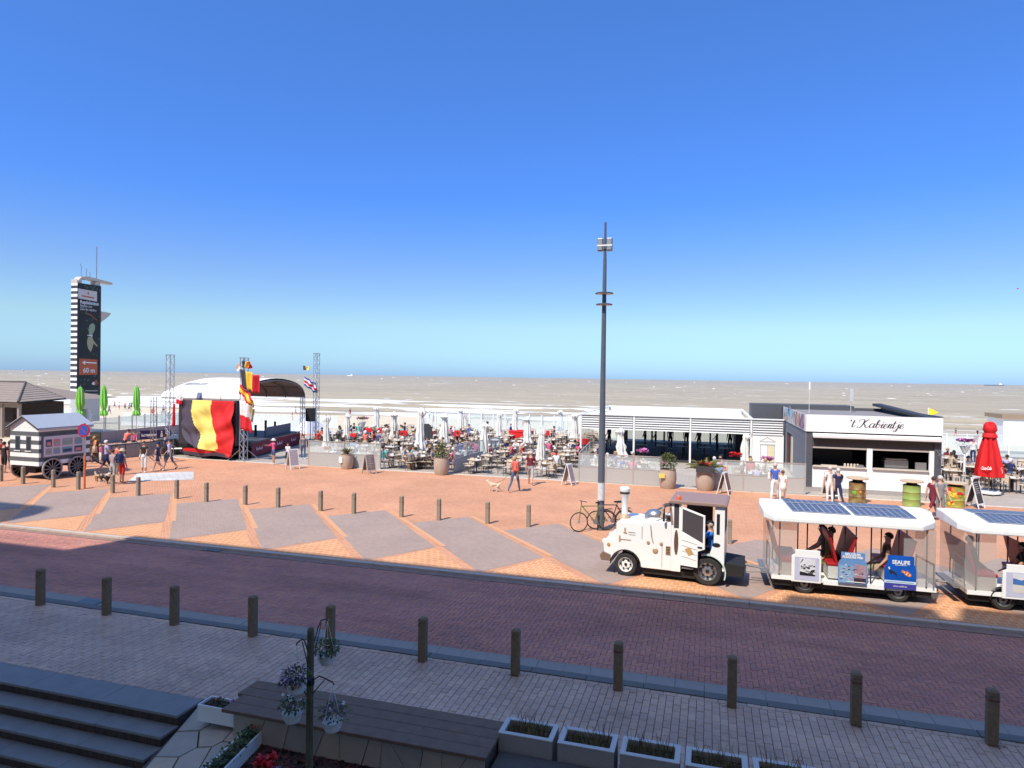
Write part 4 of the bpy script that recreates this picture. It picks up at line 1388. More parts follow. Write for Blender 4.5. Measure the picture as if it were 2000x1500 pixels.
POSTERS = {}
def poster_board(parent, kind, x0, x1, z0, z1, y):
    wd, h = x1 - x0, z1 - z0
    o = None
    def face(x, z):
        return (x0 + x * wd, z0 + z * h)
    def pr(pts, m, dy, name, par):
        return MB().prism([face(*p) for p in pts], y - dy - .003, y - dy, 'y').obj(name, m, par)
    if kind in ('harbour', 'seaside'):
        out = [(0, 0), (1, 0), (1, .84), (.96, .86), (.96, 1), (.12, 1), (.12, .86), (.0, .8)] if kind == 'harbour' else [(0, 0), (1, 0), (1, .80), (.93, .84), (.93, 1), (.12, 1), (.12, .84), (0, .80)]
        o = MB().prism([face(*p) for p in out], y, y + .05, 'y').obj('poster_board', TW, parent, bevel=.008)
        pr([(.10, .06), (.93, .06), (.93, .78), (.10, .78)], mat('poster_lilac', (.50, .50, .62), .5), .001, 'poster', o)
        if kind == 'harbour':
            pr([(.28, .22), (.80, .22), (.80, .74), (.28, .74)], mat('print_pale', (.66, .66, .68), .5, var=.15), .005, 'photo', o)
            b = MB()
            r = random.Random(3)
            for i in range(34):
                x, zz = r.uniform(.29, .74), r.uniform(.24, .54)
                L = r.uniform(.03, .14)
                b.prism([face(x, zz), face(min(.79, x + L), zz), face(min(.79, x + L * .8), zz + .03), face(x + .01, zz + .02)], y - .0105, y - .0085, 'y')
            b.prism([face(.29, .6), face(.31, .6), face(.40, .72), (face(.36, .72))], y - .0105, y - .0085, 'y')
            b.prism([face(.28, .22), face(.80, .22), face(.80, .26), face(.28, .34)], y - .0105, y - .0085, 'y')
            b.obj('photo_shape', BLACK, o)
        else:
            pr([(.30, .20), (.78, .20), (.78, .74), (.30, .74)], mat('print_sand', (.60, .58, .52), .5, var=.12), .005, 'photo', o)
            pr([(.30, .44), (.78, .42), (.78, .58), (.66, .60), (.55, .56), (.30, .62)], mat('print_sea_blue', (.06, .16, .40), .5, var=.3, scale=20), .009, 'photo_shape', o)
            pr([(.30, .62), (.55, .565), (.66, .605), (.78, .585), (.78, .74), (.30, .74)], mat('print_pale', (.66, .66, .68)), .009, 'photo_shape', o)
        return o
    out = [(0, 0), (1, 0), (1, .60), (.97, .72), (.93, .76), (.93, 1), (.10, 1), (.10, .76), (.05, .72), (0, .60)]
    if kind == 'pier':
        o = MB().prism([face(*p) for p in out], y, y + .02, 'y').obj('poster_board', mat('print_sky_blue', (.13, .26, .50), .45, var=.15, scale=4), parent)
        text('BELGIUM', .085, WHITE, o, (face(.5, .93)[0], y - .004, face(.5, .935)[1]), sx=1.0, bold=.003)
        text('PLEASURE PIER', .075, WHITE, o, (face(.5, .83)[0], y - .004, face(.5, .845)[1]), sx=.92, bold=.003)
        pr([(.03, .03), (.55, .03), (.55, .58), (.03, .58)], mat('print_sea_haze', (.22, .36, .52), .5, var=.35, scale=9), .001, 'photo', o)
        pr([(.57, .20), (.96, .20), (.96, .60), (.57, .64)], mat('print_dusk', (.40, .25, .28), .5, var=.5, scale=11), .001, 'photo', o)
        pr([(.56, .02), (.97, .02), (.97, .19), (.56, .19)], mat('print_dark', (.05, .03, .04), .5, var=.4, scale=9), .001, 'photo', o)
        r = random.Random(8)
        cols = [mat('print_white', (.62, .66, .70), .5), mat('print_navy', (.04, .06, .12), .5), mat('print_rose', (.55, .22, .22), .5), mat('print_violet', (.18, .06, .16), .5)]
        for i, c in enumerate(cols):
            b = MB()
            for _ in range(7):
                x, zz, L, hh = r.uniform(.05, .85), r.uniform(.04, .6), r.uniform(.05, .16), r.uniform(.015, .06)
                b.prism([face(x, zz), face(min(.96, x + L), zz + .01), face(min(.96, x + L * .9), zz + hh), face(x + .02, zz + hh * .8)], y - .0065 - i * .0012, y - .0045 - i * .0012, 'y')
            b.obj('photo_shape', c, o)
        ring = [face(.24 + .17 * math.cos(a), .34 + .11 * math.sin(a)) for a in [2 * math.pi * i / 20 for i in range(20)]]
        MB().tube([(p[0], y - .012, p[1]) for p in ring + ring[:1]], .004, 4).obj('photo_ring', cols[0], o)
        MB().prism([face(.3, .05), face(.95, .05), face(.95, .075), face(.3, .075)], y - .0125, y - .0105, 'y').obj('print_line', WHITE, o)
        return o
    o = MB().prism([face(*p) for p in out], y, y + .02, 'y').obj('poster_board', mat('print_deep_blue', (.006, .085, .42), .4, var=.5, scale=2.2), parent)
    text('SEALIFE', .125, WHITE, o, (face(.52, .8)[0], y - .004, face(.52, .80)[1]), sx=.92, bold=.004)
    MB().box(*(face(.33, 0)[0], y - .003, face(0, .71)[1]), *(face(.7, 0)[0], y - .001, face(0, .725)[1])).obj('print_line', mat('print_white', (.62, .66, .70)), o)
    pr([(0, .17), (1, .17), (1, .25), (0, .25)], mat('print_ice', (.60, .72, .80), .5), .001, 'print_band', o)
    pr([(0, 0.0), (1, 0.0), (1, .165), (0, .165)], mat('print_indigo', (.05, .05, .30), .5), .001, 'print_band', o)
    MB().box(face(.05, 0)[0], y - .007, face(0, .20)[1], face(.93, 0)[0], y - .0045, face(0, .222)[1]).obj('print_line', mat('print_steel', (.18, .30, .40), .5), o)
    text('www.sealife.be', .05, WHITE, o, (face(.5, .085)[0], y - .006, face(.5, .085)[1]))
    # a small orange reef fish with white bars and a dark swimming bird, as printed
    fc = face(.73, .47)
    def ell(rx, rz_, dx, dz_, rot=-.5):
        ca, sa = math.cos(rot), math.sin(rot)
        return [(fc[0] + dx + rx * math.cos(a) * ca - rz_ * math.sin(a) * sa, fc[1] + dz_ + rx * math.cos(a) * sa + rz_ * math.sin(a) * ca) for a in [2 * math.pi * i / 18 for i in range(18)]]
    orange = mat('print_orange', (.72, .18, .03), .5)
    MB().prism(ell(.092, .048, 0, 0), y - .006, y - .003, 'y').prism(ell(.03, .035, -.10, .055), y - .006, y - .003, 'y').prism(ell(.04, .02, 0, .05), y - .006, y - .003, 'y').obj('print_fish', orange, o)
    MB().prism(ell(.010, .042, -.015, .008), y - .009, y - .0065, 'y').prism(ell(.008, .034, .045, -.022), y - .009, y - .0065, 'y').prism(ell(.007, .022, -.072, .04), y - .009, y - .0065, 'y').obj('print_bar', WHITE, o)
    bp = [face(*p) for p in ((.12, .60), (.16, .63), (.2, .56), (.34, .50), (.40, .42), (.42, .34), (.37, .42), (.28, .46), (.20, .47), (.24, .40), (.17, .47))]
    MB().prism(bp, y - .006, y - .003, 'y').obj('print_penguin', BLACK, o)
    MB().prism([face(*p) for p in ((.11, .64), (.16, .66), (.18, .58), (.14, .57))], y - .009, y - .0065, 'y').obj('print_bar', mat('print_white', (.6, .6, .6)), o)
    return o

CELL = mat('solar_cell_blue', (.075, .095, .16), .3, var=.2, spec=.6)
GRID = mat('solar_grid', (.34, .38, .46), .4)
SEATRED = mat('seat_red_vinyl', (.36, .012, .016), .5)
PERF = mat('perforated_white_panel', (.55, .54, .51), .6, var=.2, scale=30)
def build_carriage(label, loc, rz, posters, n_label):
    t = thing('train_carriage', label, 'carriage', loc, rz, 'open carriages of the tourist train')
    Wd = 1.62
    MB().box(-1.80, .0, .33, -.60, Wd, .43).box(-.597, .0, .29, 1.15, Wd, .39).box(1.153, .02, .33, 1.88, Wd, .43).obj('floor', TW, t)
    MB().box(-1.75, .1, .16, 1.8, Wd - .1, .285).obj('chassis', CHAS, t)
    for x in (-1.02, 1.08):
        for y in (.14, Wd - .14):
            wheel(t, x, y, .25, .17, STEEL, 0)
        MB().prism(arch(x, .25, .31, 0, 180) + arch(x, .25, .29, 180, 0), -.01, .10, 'y').obj('mudguard', CHAS, t)
    # roof: a low white gable with cut corners
    rows = [(-.17, 1.80, 1.93, -1.76, 1.52), (.12, 1.82, 2.01, -2.0, 1.86), (.80, 1.86, 2.12, -2.06, 1.98), (1.48, 1.84, 2.095, -2.0, 1.94), (1.79, 1.80, 1.93, -1.74, 1.76)]
    vs, fs = [], []
    for y, zb, zt, xa, xb in rows:
        vs += [(xa, y, zb), (xa, y, zt), (xb, y, zt), (xb, y, zb)]
    for i in range(len(rows) - 1):
        for j in range(4):
            a, b = i * 4 + j, i * 4 + (j + 1) % 4
            fs.append((a, a + 4, b + 4, b))
    fs += [(0, 1, 2, 3), (19, 18, 17, 16)]
    rf = MB().add(vs, fs).obj('roof', TW, t, bevel=.03)
    for s, (ya, za, yb, zb) in enumerate(((.16, 2.028, .745, 2.122), (.86, 2.125, 1.44, 2.105))):
        for xa in (-1.42, .02):
            sp = link('solar_panel', None, rf)
            L = 1.36
            def P_(u, v, h):
                return (xa + u * L + (.10 * (1 - v) if s == 0 else 0), ya + (yb - ya) * v, za + (zb - za) * v + h + .004)
            b = MB()
            q = [P_(0, 0, .012), P_(1, 0, .012), P_(1, 1, .012), P_(0, 1, .012)]
            b.add(q + [(p[0], p[1], p[2] - .012) for p in q], [(0, 1, 2, 3), (0, 4, 5, 1), (1, 5, 6, 2), (2, 6, 7, 3), (3, 7, 4, 0)])
            nx, ny = 9, 5
            for i in range(nx):
                for j in range(ny):
                    u0, u1, v0, v1 = (i + .07) / nx, (i + .93) / nx, (j + .07) / ny, (j + .93) / ny
                    b.add([P_(u0, v0, .015), P_(u1, v0, .015), P_(u1, v1, .015), P_(u0, v1, .015)], [(0, 1, 2, 3)], 1)
            D.objects.remove(sp)
            b.obj('solar_panel', [GRID, CELL], rf)
    for x in (-1.62, -.98, -.12, .46, 1.06, 1.66):
        for y in (.02, Wd - .02):
            MB().tube([(x, y, .42), (x, y, 1.83)], .017, 6).obj('post', BLACK, t)
    # facing benches of red vinyl on perforated white boxes
    for i, (x, f) in enumerate(((-1.35, 1), (-.28, -1), (-.02, 1), (1.02, -1))):
        MB().box(x - .20, .10, .44, x + .20, Wd - .10, .74).obj('seat_box', PERF, t)
        MB().box(x - .22, .09, .745, x + .22, Wd - .09, .82).obj('seat', SEATRED, t, bevel=.02)
        bx = x - f * .22
        MB().prism([(bx - f * .0, .80), (bx - f * .18, 1.50), (bx - f * .24, 1.50), (bx - f * .07, .80)], .09, Wd - .09, 'y').obj('backrest', SEATRED, t, bevel=.015)
    MB().box(-1.87, .03, .45, -1.862, Wd - .03, 1.80).obj('front_curtain', SMOKE, t)
    MB().box(-1.86, -.004, .46, -1.22, .004, 1.80).obj('side_curtain', SMOKE, t)
    MB().box(1.16, -.004, .46, 1.84, .004, 1.80).obj('side_curtain', SMOKE, t)
    MB().box(1.85, .03, .45, 1.858, Wd - .03, 1.80).obj('rear_curtain', SMOKE, t)
    MB().tube([(1.42, -.03, .45), (1.42, -.03, 1.22), (1.80, -.03, 1.02), (1.80, -.03, .45)], .014, 6).tube([(-1.85, .03, .5), (-1.85, .03, 1.12), (-1.85, .7, 1.14), (-1.85, .75, .5)], .014, 6).obj('handrail', MGREY, t)
    MB().box(-2.02, .2, .40, -1.875, Wd - .2, .44).tube([(-1.8, Wd / 2, .36), (-2.3, Wd / 2, .40)], .03, 6).tube([(1.85, Wd / 2, .40), (2.35, Wd / 2 + .03, .40)], .025, 6).tube([(1.85, Wd / 2 - .25, .30), (2.3, Wd / 2 - .05, .33)], .012, 5).obj('coupling', STEEL, t)
    for k, x0, x1, z0, z1 in posters:
        poster_board(t, k, x0, x1, z0, z1, -.06)
    return t
build_carriage('white roofed open train carriage right behind the steam style engine', (3.37, 18.02, 0), RAD(1.0), [('harbour', -1.34, -.66, .32, 1.12), ('pier', -.28, .36, .39, 1.15), ('sealife', .74, 1.42, .36, 1.16)], 1)
build_carriage('white roofed open train carriage at the tail, with passengers behind plastic', (7.72, 18.26, 0), RAD(2.0), [('seaside', -1.10, -.42, .32, 1.12), ('pier', .1, .74, .39, 1.15), ('sealife', 1.0, 1.6, .36, 1.16)], 2)
SEATZ = .275
person('passenger in an olive jacket and yellow trousers in the leading carriage', (2.98, 18.75, SEATZ), -95, 'sit_back', 'olive', 'yellow', 'long', 'long', 'brown', h=1.74)
person('second passenger in olive, by the far rail of the leading carriage', (2.98, 19.25, SEATZ), -95, 'sit_f', 'grey', 'denim', 'long', 'short', 'dark', 'long', h=1.66)
person('bare legged passenger in a dark brown jacket beside the blue fish poster', (4.25, 18.55, SEATZ), -95, 'sit_back', 'brown', 'khaki', 'short', 'short', 'dark', h=1.74)
person('woman with dark bun and pale trousers in the tail carriage', (7.30, 18.75, SEATZ), -96, 'sit_f', 'black', 'beige', 'long', 'short', 'dark', 'bun', h=1.68)
person('pale haired passenger at the front bench of the tail carriage', (6.35, 19.2, SEATZ), 92, 'sit_back', 'lgrey', 'lgrey', 'long', 'short', 'white', h=1.66)
person('heavy passenger in dark clothes at the middle of the tail carriage', (7.75, 18.85, SEATZ), 88, 'sit_back', 'navy', 'black', 'long', 'long', 'brown', h=1.78)
# ------------------------------------------------------------------ kiosk, terrace pavilion, stage, tower, bathing wagon
CLAD = mat('anthracite_cladding', (.085, .088, .10), .7, var=.12, scale=4)
CLADL = mat('grey_cladding', (.20, .20, .215), .75, var=.10, scale=4)
INT = mat('kiosk_interior', (.022, .018, .016), .8)
ROOFF = mat('roof_felt', (.24, .22, .21), .9, var=.15)

def build_kiosk():
    t = thing('kiosk', "white and anthracite snack kiosk with script name board and two serving hatches", 'kiosk', (4.53, 35.2, 0))
    W_, Dp = 5.77, 11.2
    # local: x 0..W_, y 0..Dp
    sh = MB()
    sh.box(.02, .3, .2, .12, Dp, 2.9).box(W_ - .12, .3, .2, W_ - .02, Dp, 2.9).box(.13, Dp - .1, .2, W_ - .13, Dp - .02, 2.9).box(.13, 2.6, .2, W_ - .13, 2.7, 2.85).box(.13, .32, .2, W_ - .13, 2.59, .24).box(.13, .32, 2.80, W_ - .13, 2.59, 2.84)
    sh.obj('inner_wall', INT, t)
    MB().box(-.02, -.06, 0, W_ + .02, Dp, .2).obj('plinth', mat('plinth_grey', (.34, .31, .29), .85), t)
    # cladding boards of the long grey side (door opening left out) and of the front corners
    z = .21
    while z < 2.88:
        b = .148
        for y0, y1 in ((.0, 5.75), (8.15, Dp)):
            if z < 2.25 or True:
                MB().box(-.03, y0, z, .018, y1, z + b - .008).obj('cladding_board', CLADL, t, loc=(rnd.uniform(-.002, .002), 0, 0))
        if z > 2.2:
            MB().box(-.03, 5.752, z, .018, 8.148, z + b - .008).obj('cladding_board', CLADL, t)
        MB().box(.02, -.03, z, .29, .28, z + b - .008).obj('cladding_board', CLAD, t)
        MB().box(W_ - .29, -.03, z, W_ - .0, .28, z + b - .008).obj('cladding_board', CLAD, t)
        MB().box(W_ - .015, .282, z, W_ + .02, Dp, z + b - .008).obj('cladding_board', CLAD, t)
        z += b
    d = MB().box(-.02, 5.76, .21, .01, 8.14, 2.2).obj('doorway', INT, t)
    MB().box(-.06, 5.0, .22, -.032, 5.74, 2.18).obj('door', mat('door_cream', (.66, .60, .46), .6), t)
    MB().box(-.05, 7.2, .3, -.022, 7.5, 2.1).obj('red_curtain', mat('curtain_maroon', (.20, .02, .03), .8), t)
    # front: white panels, hatches, awning box, fascia
    for x0, x1 in ((.30, 2.66), (2.92, 5.27)):
        MB().box(x0, -.02, .21, x1, .1, 1.20).obj('front_panel', WHITE, t)
        MB().box(x0 - .0, -.12, 1.205, x1, .32, 1.245).obj('counter', mat('counter_pale', (.60, .52, .45), .5), t)
        MB().box(x0, -.015, 2.10, x1, .03, 2.17).obj('hatch_rail', mat('rail_taupe', (.42, .36, .32), .5), t)
    MB().box(2.67, -.03, .21, 2.91, .1, 2.17).box(5.28, -.03, .21, 5.475, .1, 2.17).obj('front_post', WHITE, t)
    MB().box(.30, .02, 2.175, 5.475, .28, 2.89).obj('shutter_box', mat('awning_shadow_grey', (.075, .068, .065), .8), t)  # box in the recess under the awning; the shade is put into its grey
    MB().prism([(-.28, 2.62), (-.30, 2.74), (-.05, 2.83), (.0, 2.80), (.0, 2.70)], .28, W_ - .04, 'x').obj('awning_cassette', WHITE, t, bevel=.01)
    MB().prism([(-.27, 2.60), (.02, 2.72), (.018, 2.68), (-.25, 2.58)], .30, W_ - .06, 'x').obj('awning_fabric', mat('awning_grey', (.11, .10, .10), .85), t)
    MB().tube([(5.55, -.05, 2.22), (5.62, -.35, 2.05), (5.5, -.45, 2.02)], .012, 6).obj('awning_crank', ALU, t)
    fa = MB().box(-.02, -.10, 2.90, W_ + .02, .0, 3.72).obj('fascia', WHITE, t)
    side = MB().box(-.06, .002, 2.90, -.03, 10.2, 3.72).obj('mural_panel', mat('mural_ground', (.66, .60, .55), .6, var=.15, scale=2), t)
    r = random.Random(4)
    cols = [mat('mural_turquoise', (.10, .42, .55), .6, var=.3), mat('mural_orange', (.62, .30, .14), .6, var=.3), mat('mural_sky', (.28, .52, .70), .6, var=.2), mat('mural_plum', (.28, .17, .24), .6, var=.2)]
    for i in range(44):
        y = r.uniform(.4, 9.6)
        zc = r.uniform(3.05, 3.6)
        k = cols[(0, 2, 1)[i % 3]] if y > 4.2 else cols[(3, 1, 3)[i % 3]]
        rr = r.uniform(.10, .30)
        pts = [(y + rr * r.uniform(.7, 1.2) * math.cos(a), max(2.92, min(3.70, zc + rr * r.uniform(.7, 1.2) * math.sin(a)))) for a in [2 * math.pi * j / 9 for j in range(9)]]
        MB().prism(pts, -.064 - i * .0004, -.0615 - i * .0004, 'x').obj('mural_shape', k, side)
    for zc, yc, rr in ((3.3, .75, .32), (3.34, 2.0, .30)):
        for q in (1, .62):
            MB().tube([(-.078, yc + rr * q * math.cos(a), zc + rr * q * math.sin(a)) for a in [2 * math.pi * j / 20 for j in range(21)]], .014, 4).obj('mural_scroll', cols[3], side)
    rf = MB().box(.0, .02, 3.25, W_ - .12, Dp - .13, 3.52).obj('roof', ROOFF, t)
    MB().box(-.06, 10.21, 2.90, -.02, Dp, 3.72).box(-1.9, Dp + .02, 0, 4.2, Dp + 2.5, 3.80).box(W_ - .07, .0, 2.90, W_ + .05, Dp, 3.78).box(-.01, Dp - .12, 2.9, W_ - .08, Dp, 3.70).obj('parapet', CLAD, t)
    MB().prism([(0.001, 3.72), (Dp, 4.02), (Dp, 3.86), (0.001, 3.60)], W_ - .55, W_ - .08, 'x').obj('roof_fin', mat('roof_fin_black', (.04, .04, .042), .6), t)
    # things stuck on the roof
    MB().tube([(3.6, 9, 3.5), (3.6, 9, 4.5)], .02, 6).box(3.5, 8.94, 4.15, 3.72, 9.06, 4.95).obj('antenna', mat('antenna_pale', (.5, .52, .5)), t)
    MB().tube([(.9, 6, 3.5), (.9, 6, 5.2)], .012, 6).box(.86, 5.97, 4.85, .94, 6.03, 5.3).obj('mast', WHITE, t)
    MB().tube([(-.1, 5.4, 3.0), (-.1, 5.6, 3.7), (-.1, 6.3, 3.9), (-.1, 7.0, 3.7), (-.1, 7.2, 3.0)], .02, 6).obj('roof_hoop', ALU, t)
    # lettering: pen strokes with thick downstrokes
    INK = mat('sign_ink', (.02, .022, .045), .5)
    def stroke(mb, pts, x0, z0, k):
        P, n = [], 9
        pp = [pts[0]] + list(pts) + [pts[-1]]
        for i in range(1, len(pp) - 2):
            for j in range(n):
                u = j / n
                q = []
                for c in (0, 1):
                    a, b, c_, d_ = pp[i - 1][c], pp[i][c], pp[i + 1][c], pp[i + 2][c]
                    q.append(.5 * (2 * b + (c_ - a) * u + (2 * a - 5 * b + 4 * c_ - d_) * u * u + (3 * b - a - 3 * c_ + d_) * u ** 3))
                P.append(q)
        P.append(pts[-1])
        vs, fs = [], []
        for i, p in enumerate(P):
            a, b = P[max(0, i - 1)], P[min(len(P) - 1, i + 1)]
            dx, dz = b[0] - a[0], b[1] - a[1]
            L = math.hypot(dx, dz) or 1e-6
            wd = .020 + .042 * max(0, (-dz) / L) ** 1.5 + .014 * abs(dz) / L
            nx, nz = -dz / L * wd, dx / L * wd
            for s in (1, -1):
                xx, zz = p[0] + nx * s, p[1] + nz * s
                vs.append((x0 + (xx + zz * .34) * k, -.104, z0 + zz * k))
        m_ = len(vs)
        vs += [(v[0], -.1005, v[2]) for v in vs]
        for i in range(len(P) - 1):
            fs.append((2 * i, 2 * i + 1, 2 * i + 3, 2 * i + 2))
            fs.append((2 * i, 2 * i + 2, m_ + 2 * i + 2, m_ + 2 * i))
            fs.append((2 * i + 1, m_ + 2 * i + 1, m_ + 2 * i + 3, 2 * i + 3))
        mb.add(vs, fs)
    glyph = {
        "'": ([[(.0, 1.0), (-.05, .78)]], .28),
        't': ([[(.1, .95), (.05, .4), (.08, .02), (.28, .08), (.4, .3)], [(-.12, .66), (.32, .68)]], .5),
        'K': ([[(-.25, .75), (-.1, 1.05), (.35, .98), (.3, .4), (.05, -.02), (-.25, .0), (-.2, .15)], [(1.0, 1.0), (.72, 1.02), (.35, .52)], [(.38, .52), (.6, .3), (.75, .02), (1.0, .05), (1.08, .2)]], 1.18),
        'a': ([[(.5, .5), (.2, .56), (.0, .3), (.08, .02), (.3, .06), (.5, .45)], [(.54, .56), (.46, .15), (.55, .0), (.72, .22)]], .72),
        'b': ([[(.0, .3), (.25, .85), (.2, 1.05), (.08, .9), (.04, .3), (.12, .02), (.35, .06), (.45, .35), (.32, .5), (.14, .4)], [(.44, .42), (.62, .38)]], .62),
        'i': ([[(.0, .3), (.14, .56), (.06, .15), (.15, .0), (.32, .22)], [(.13, .84), (.11, .76)]], .32),
        'e': ([[(.0, .22), (.28, .32), (.3, .52), (.14, .54), (.02, .25), (.12, .0), (.32, .04), (.46, .24)]], .46),
        'n': ([[(.0, .3), (.14, .56), (.08, .02)], [(.09, .2), (.28, .54), (.42, .5), (.34, .12), (.44, .0), (.6, .22)]], .6),
        'j': ([[(.0, .3), (.14, .56), (.08, -.2), (-.1, -.46), (-.25, -.3), (.05, -.1), (.3, .2)], [(.15, .84), (.13, .76)]], .32),
    }
    mb = MB()
    x = 0
    for c in "'t Kabientje":
        if c == ' ':
            x += .42
            continue
        ss, adv = glyph[c]
        for s_ in ss:
            stroke(mb, [(p[0] + x, p[1]) for p in s_], 1.86, 3.17, .36)
        x += adv
    mb.obj('lettering', INK, fa)
    # kitchen bits behind the hatches
    MB().box(3.55, .5, 1.25, 4.55, 1.1, 1.62).box(3.6, .48, 1.64, 4.5, 1.1, 1.70).obj('grill', STEEL, t)
    b = MB()
    for i in range(5):
        b.lathe([(.05, 0), (.05, .14), (.03, .16)], 8, c=(1.75 + i * .14, .1, 1.246))
    b.box(.7, .0, 1.246, 1.4, .2, 1.30).obj('jars', mat('jar_cream', (.6, .52, .42), .5), t)
    MB().box(2.2, .0, 1.246, 2.55, .25, 1.36).box(4.75, .1, 1.246, 5.2, .2, 1.6).obj('tray', STEEL, t)
    MB().box(.4, 1.9, 1.1, 2.4, 2.3, 1.9).box(3.2, 2.0, .9, 5.0, 2.4, 1.5).obj('cupboard', mat('cupboard_dark', (.05, .045, .042), .5), t)
build_kiosk()

def build_pavilion():
    t = thing('terrace_pavilion', 'white flat roofed terrace pavilion of louver boards over a dark dining floor', 'pavilion', (-8.2, 44, 0))
    W_ = 10.7
    LOUV = mat('louver_white', (.56, .56, .54), .6, var=.04)
    for i in range(6):
        z = 1.98 + i * .152
        for x0, x1 in ((0.0, 3.45), (3.55, 7.0), (7.1, 10.65), (10.76, 12.58)):
            MB().prism([(-.05, z), (.04, z + .135), (.06, z + .135), (-.03, z - .004)], x0 + .03, x1 - .03, 'x').obj('louver_board', LOUV, t)
    MB().box(.07, .085, 1.985, 12.52, .115, 2.895).obj('louver_back', mat('louver_back_grey', (.50, .50, .49), .7, var=.04), t)
    for x in (0, 3.5, 7.05, 10.7):
        MB().box(x - .05, -.06, 0, x + .06, .07, 2.93).obj('post', WHITE, t)
    MB().box(-.12, -.10, 2.90, 12.6, .12, 2.97).box(-.12, .121, 2.90, .05, 13.4, 2.97).box(W_ - .05, .121, 2.90, W_ + .12, 13.4, 2.97).box(-.12, 13.4, 2.62, W_ + .12, 13.6, 3.0).obj('roof_rim', WHITE, t)
    MB().box(.05, .13, 2.50, W_ - .05, 13.39, 2.62).obj('roof', mat('white_roof_sheet', (.62, .61, .58), .7, var=.06), t)
    for i in range(1, 6):
        MB().box(.06, i * 2.2, 2.621, W_ - .06, i * 2.2 + .06, 2.66).obj('roof_seam', WHITE, t)
    for x in (1.5, 3.6, 4.6, 6.5, 8.3, 10.2):
        MB().box(x - .07, 13.2, 0, x + .07, 13.34, 2.5).obj('back_post', DGREY, t)
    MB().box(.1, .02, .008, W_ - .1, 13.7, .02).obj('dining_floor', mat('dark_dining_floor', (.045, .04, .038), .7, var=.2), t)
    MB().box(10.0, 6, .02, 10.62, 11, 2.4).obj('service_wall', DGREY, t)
    MB().box(-.02, .5, .02, .02, 5, 1.95).obj('side_screen', SMOKE, t)
    MB().box(-.02, 13.5, .02, W_, 13.52, 1.15).obj('glass_rail', GLASS, t)
    # white end wall with a painted door and gable
    wl = MB().box(10.78, .0, 0, 12.6, .12, 1.97).obj('end_wall', WHITE, t)
    dm = mat('painted_frame', (.36, .35, .33), .7)
    b = MB()
    b.box(11.25, -.012, .1, 11.28, -.001, 1.35).box(12.05, -.012, .1, 12.08, -.001, 1.35).box(11.22, -.012, 1.35, 12.11, -.001, 1.40).box(11.65, -.012, .1, 11.675, -.001, 1.35).box(11.22, -.012, 1.55, 12.11, -.001, 1.58)
    b.prism([(11.2, 1.58), (11.665, 1.85), (12.13, 1.58), (12.09, 1.58), (11.665, 1.81), (11.24, 1.58)], -.012, -.001, 'y')
    b.obj('painted_door', dm, wl)
    MB().box(11.70, -.010, .12, 12.03, -.001, 1.33).obj('door_leaf', mat('door_yellow_cream', (.70, .62, .42), .7), wl)
    # high dark bar furniture in the shade
    for i in range(7):
        for j in range(2):
            x, y = .9 + i * 1.4, 3 + j * 2.6
            if x > 9.4: continue
            m = thing('dining_table', 'dark table in row %d of the shaded pavilion, %s along it' % (j + 1, ordinal(i)), 'table', (-8.2 + x, 44 + y, .02), 0, 'dark tables in the shade of the pavilion')
            m['label'] = 'dark table in the %s row of the shaded pavilion, %s along it' % (ordinal(j), ordinal(i))
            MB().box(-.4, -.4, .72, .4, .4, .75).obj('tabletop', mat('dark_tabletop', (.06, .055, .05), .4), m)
            MB().box(-.05, -.05, 0, .05, .05, .72).box(-.25, -.25, 0, .25, .25, .03).obj('pedestal', BLACK, m)
build_pavilion()

def tower_truss(label, p, h, base=True):
    t = thing('truss_tower', label, 'truss tower', p)
    s = .16
    for x in (-s, s):
        for y in (-s, s):
            MB().tube([(x, y, 0), (x, y, h)], .025, 6).obj('chord', ALU, t)
    b = MB()
    n = int(h / .34)
    for i in range(n):
        z0, z1 = i * h / n, (i + 1) * h / n
        k = 1 if i % 2 else -1
        b.tube([(-s * k, -s, z0), (s * k, -s, z1)], .014, 4).tube([(-s * k, s, z0), (s * k, s, z1)], .014, 4).tube([(-s, -s * k, z0), (-s, s * k, z1)], .014, 4).tube([(s, -s * k, z0), (s, s * k, z1)], .014, 4)
    b.obj('brace', ALU, t)
    MB().box(-.30, -.30, 0, .30, .30, .05).box(-.2, -.2, h, .2, .2, h + .06).obj('end_plate', ALU, t)
    if base:
        f = MB()
        for a in (.6, 2.2, 3.8, 5.4):
            f.tube([(.16 * math.cos(a), .16 * math.sin(a), .7), (.9 * math.cos(a), .9 * math.sin(a), .03)], .02, 5)
        f.obj('outrigger', ALU, t)
    return t

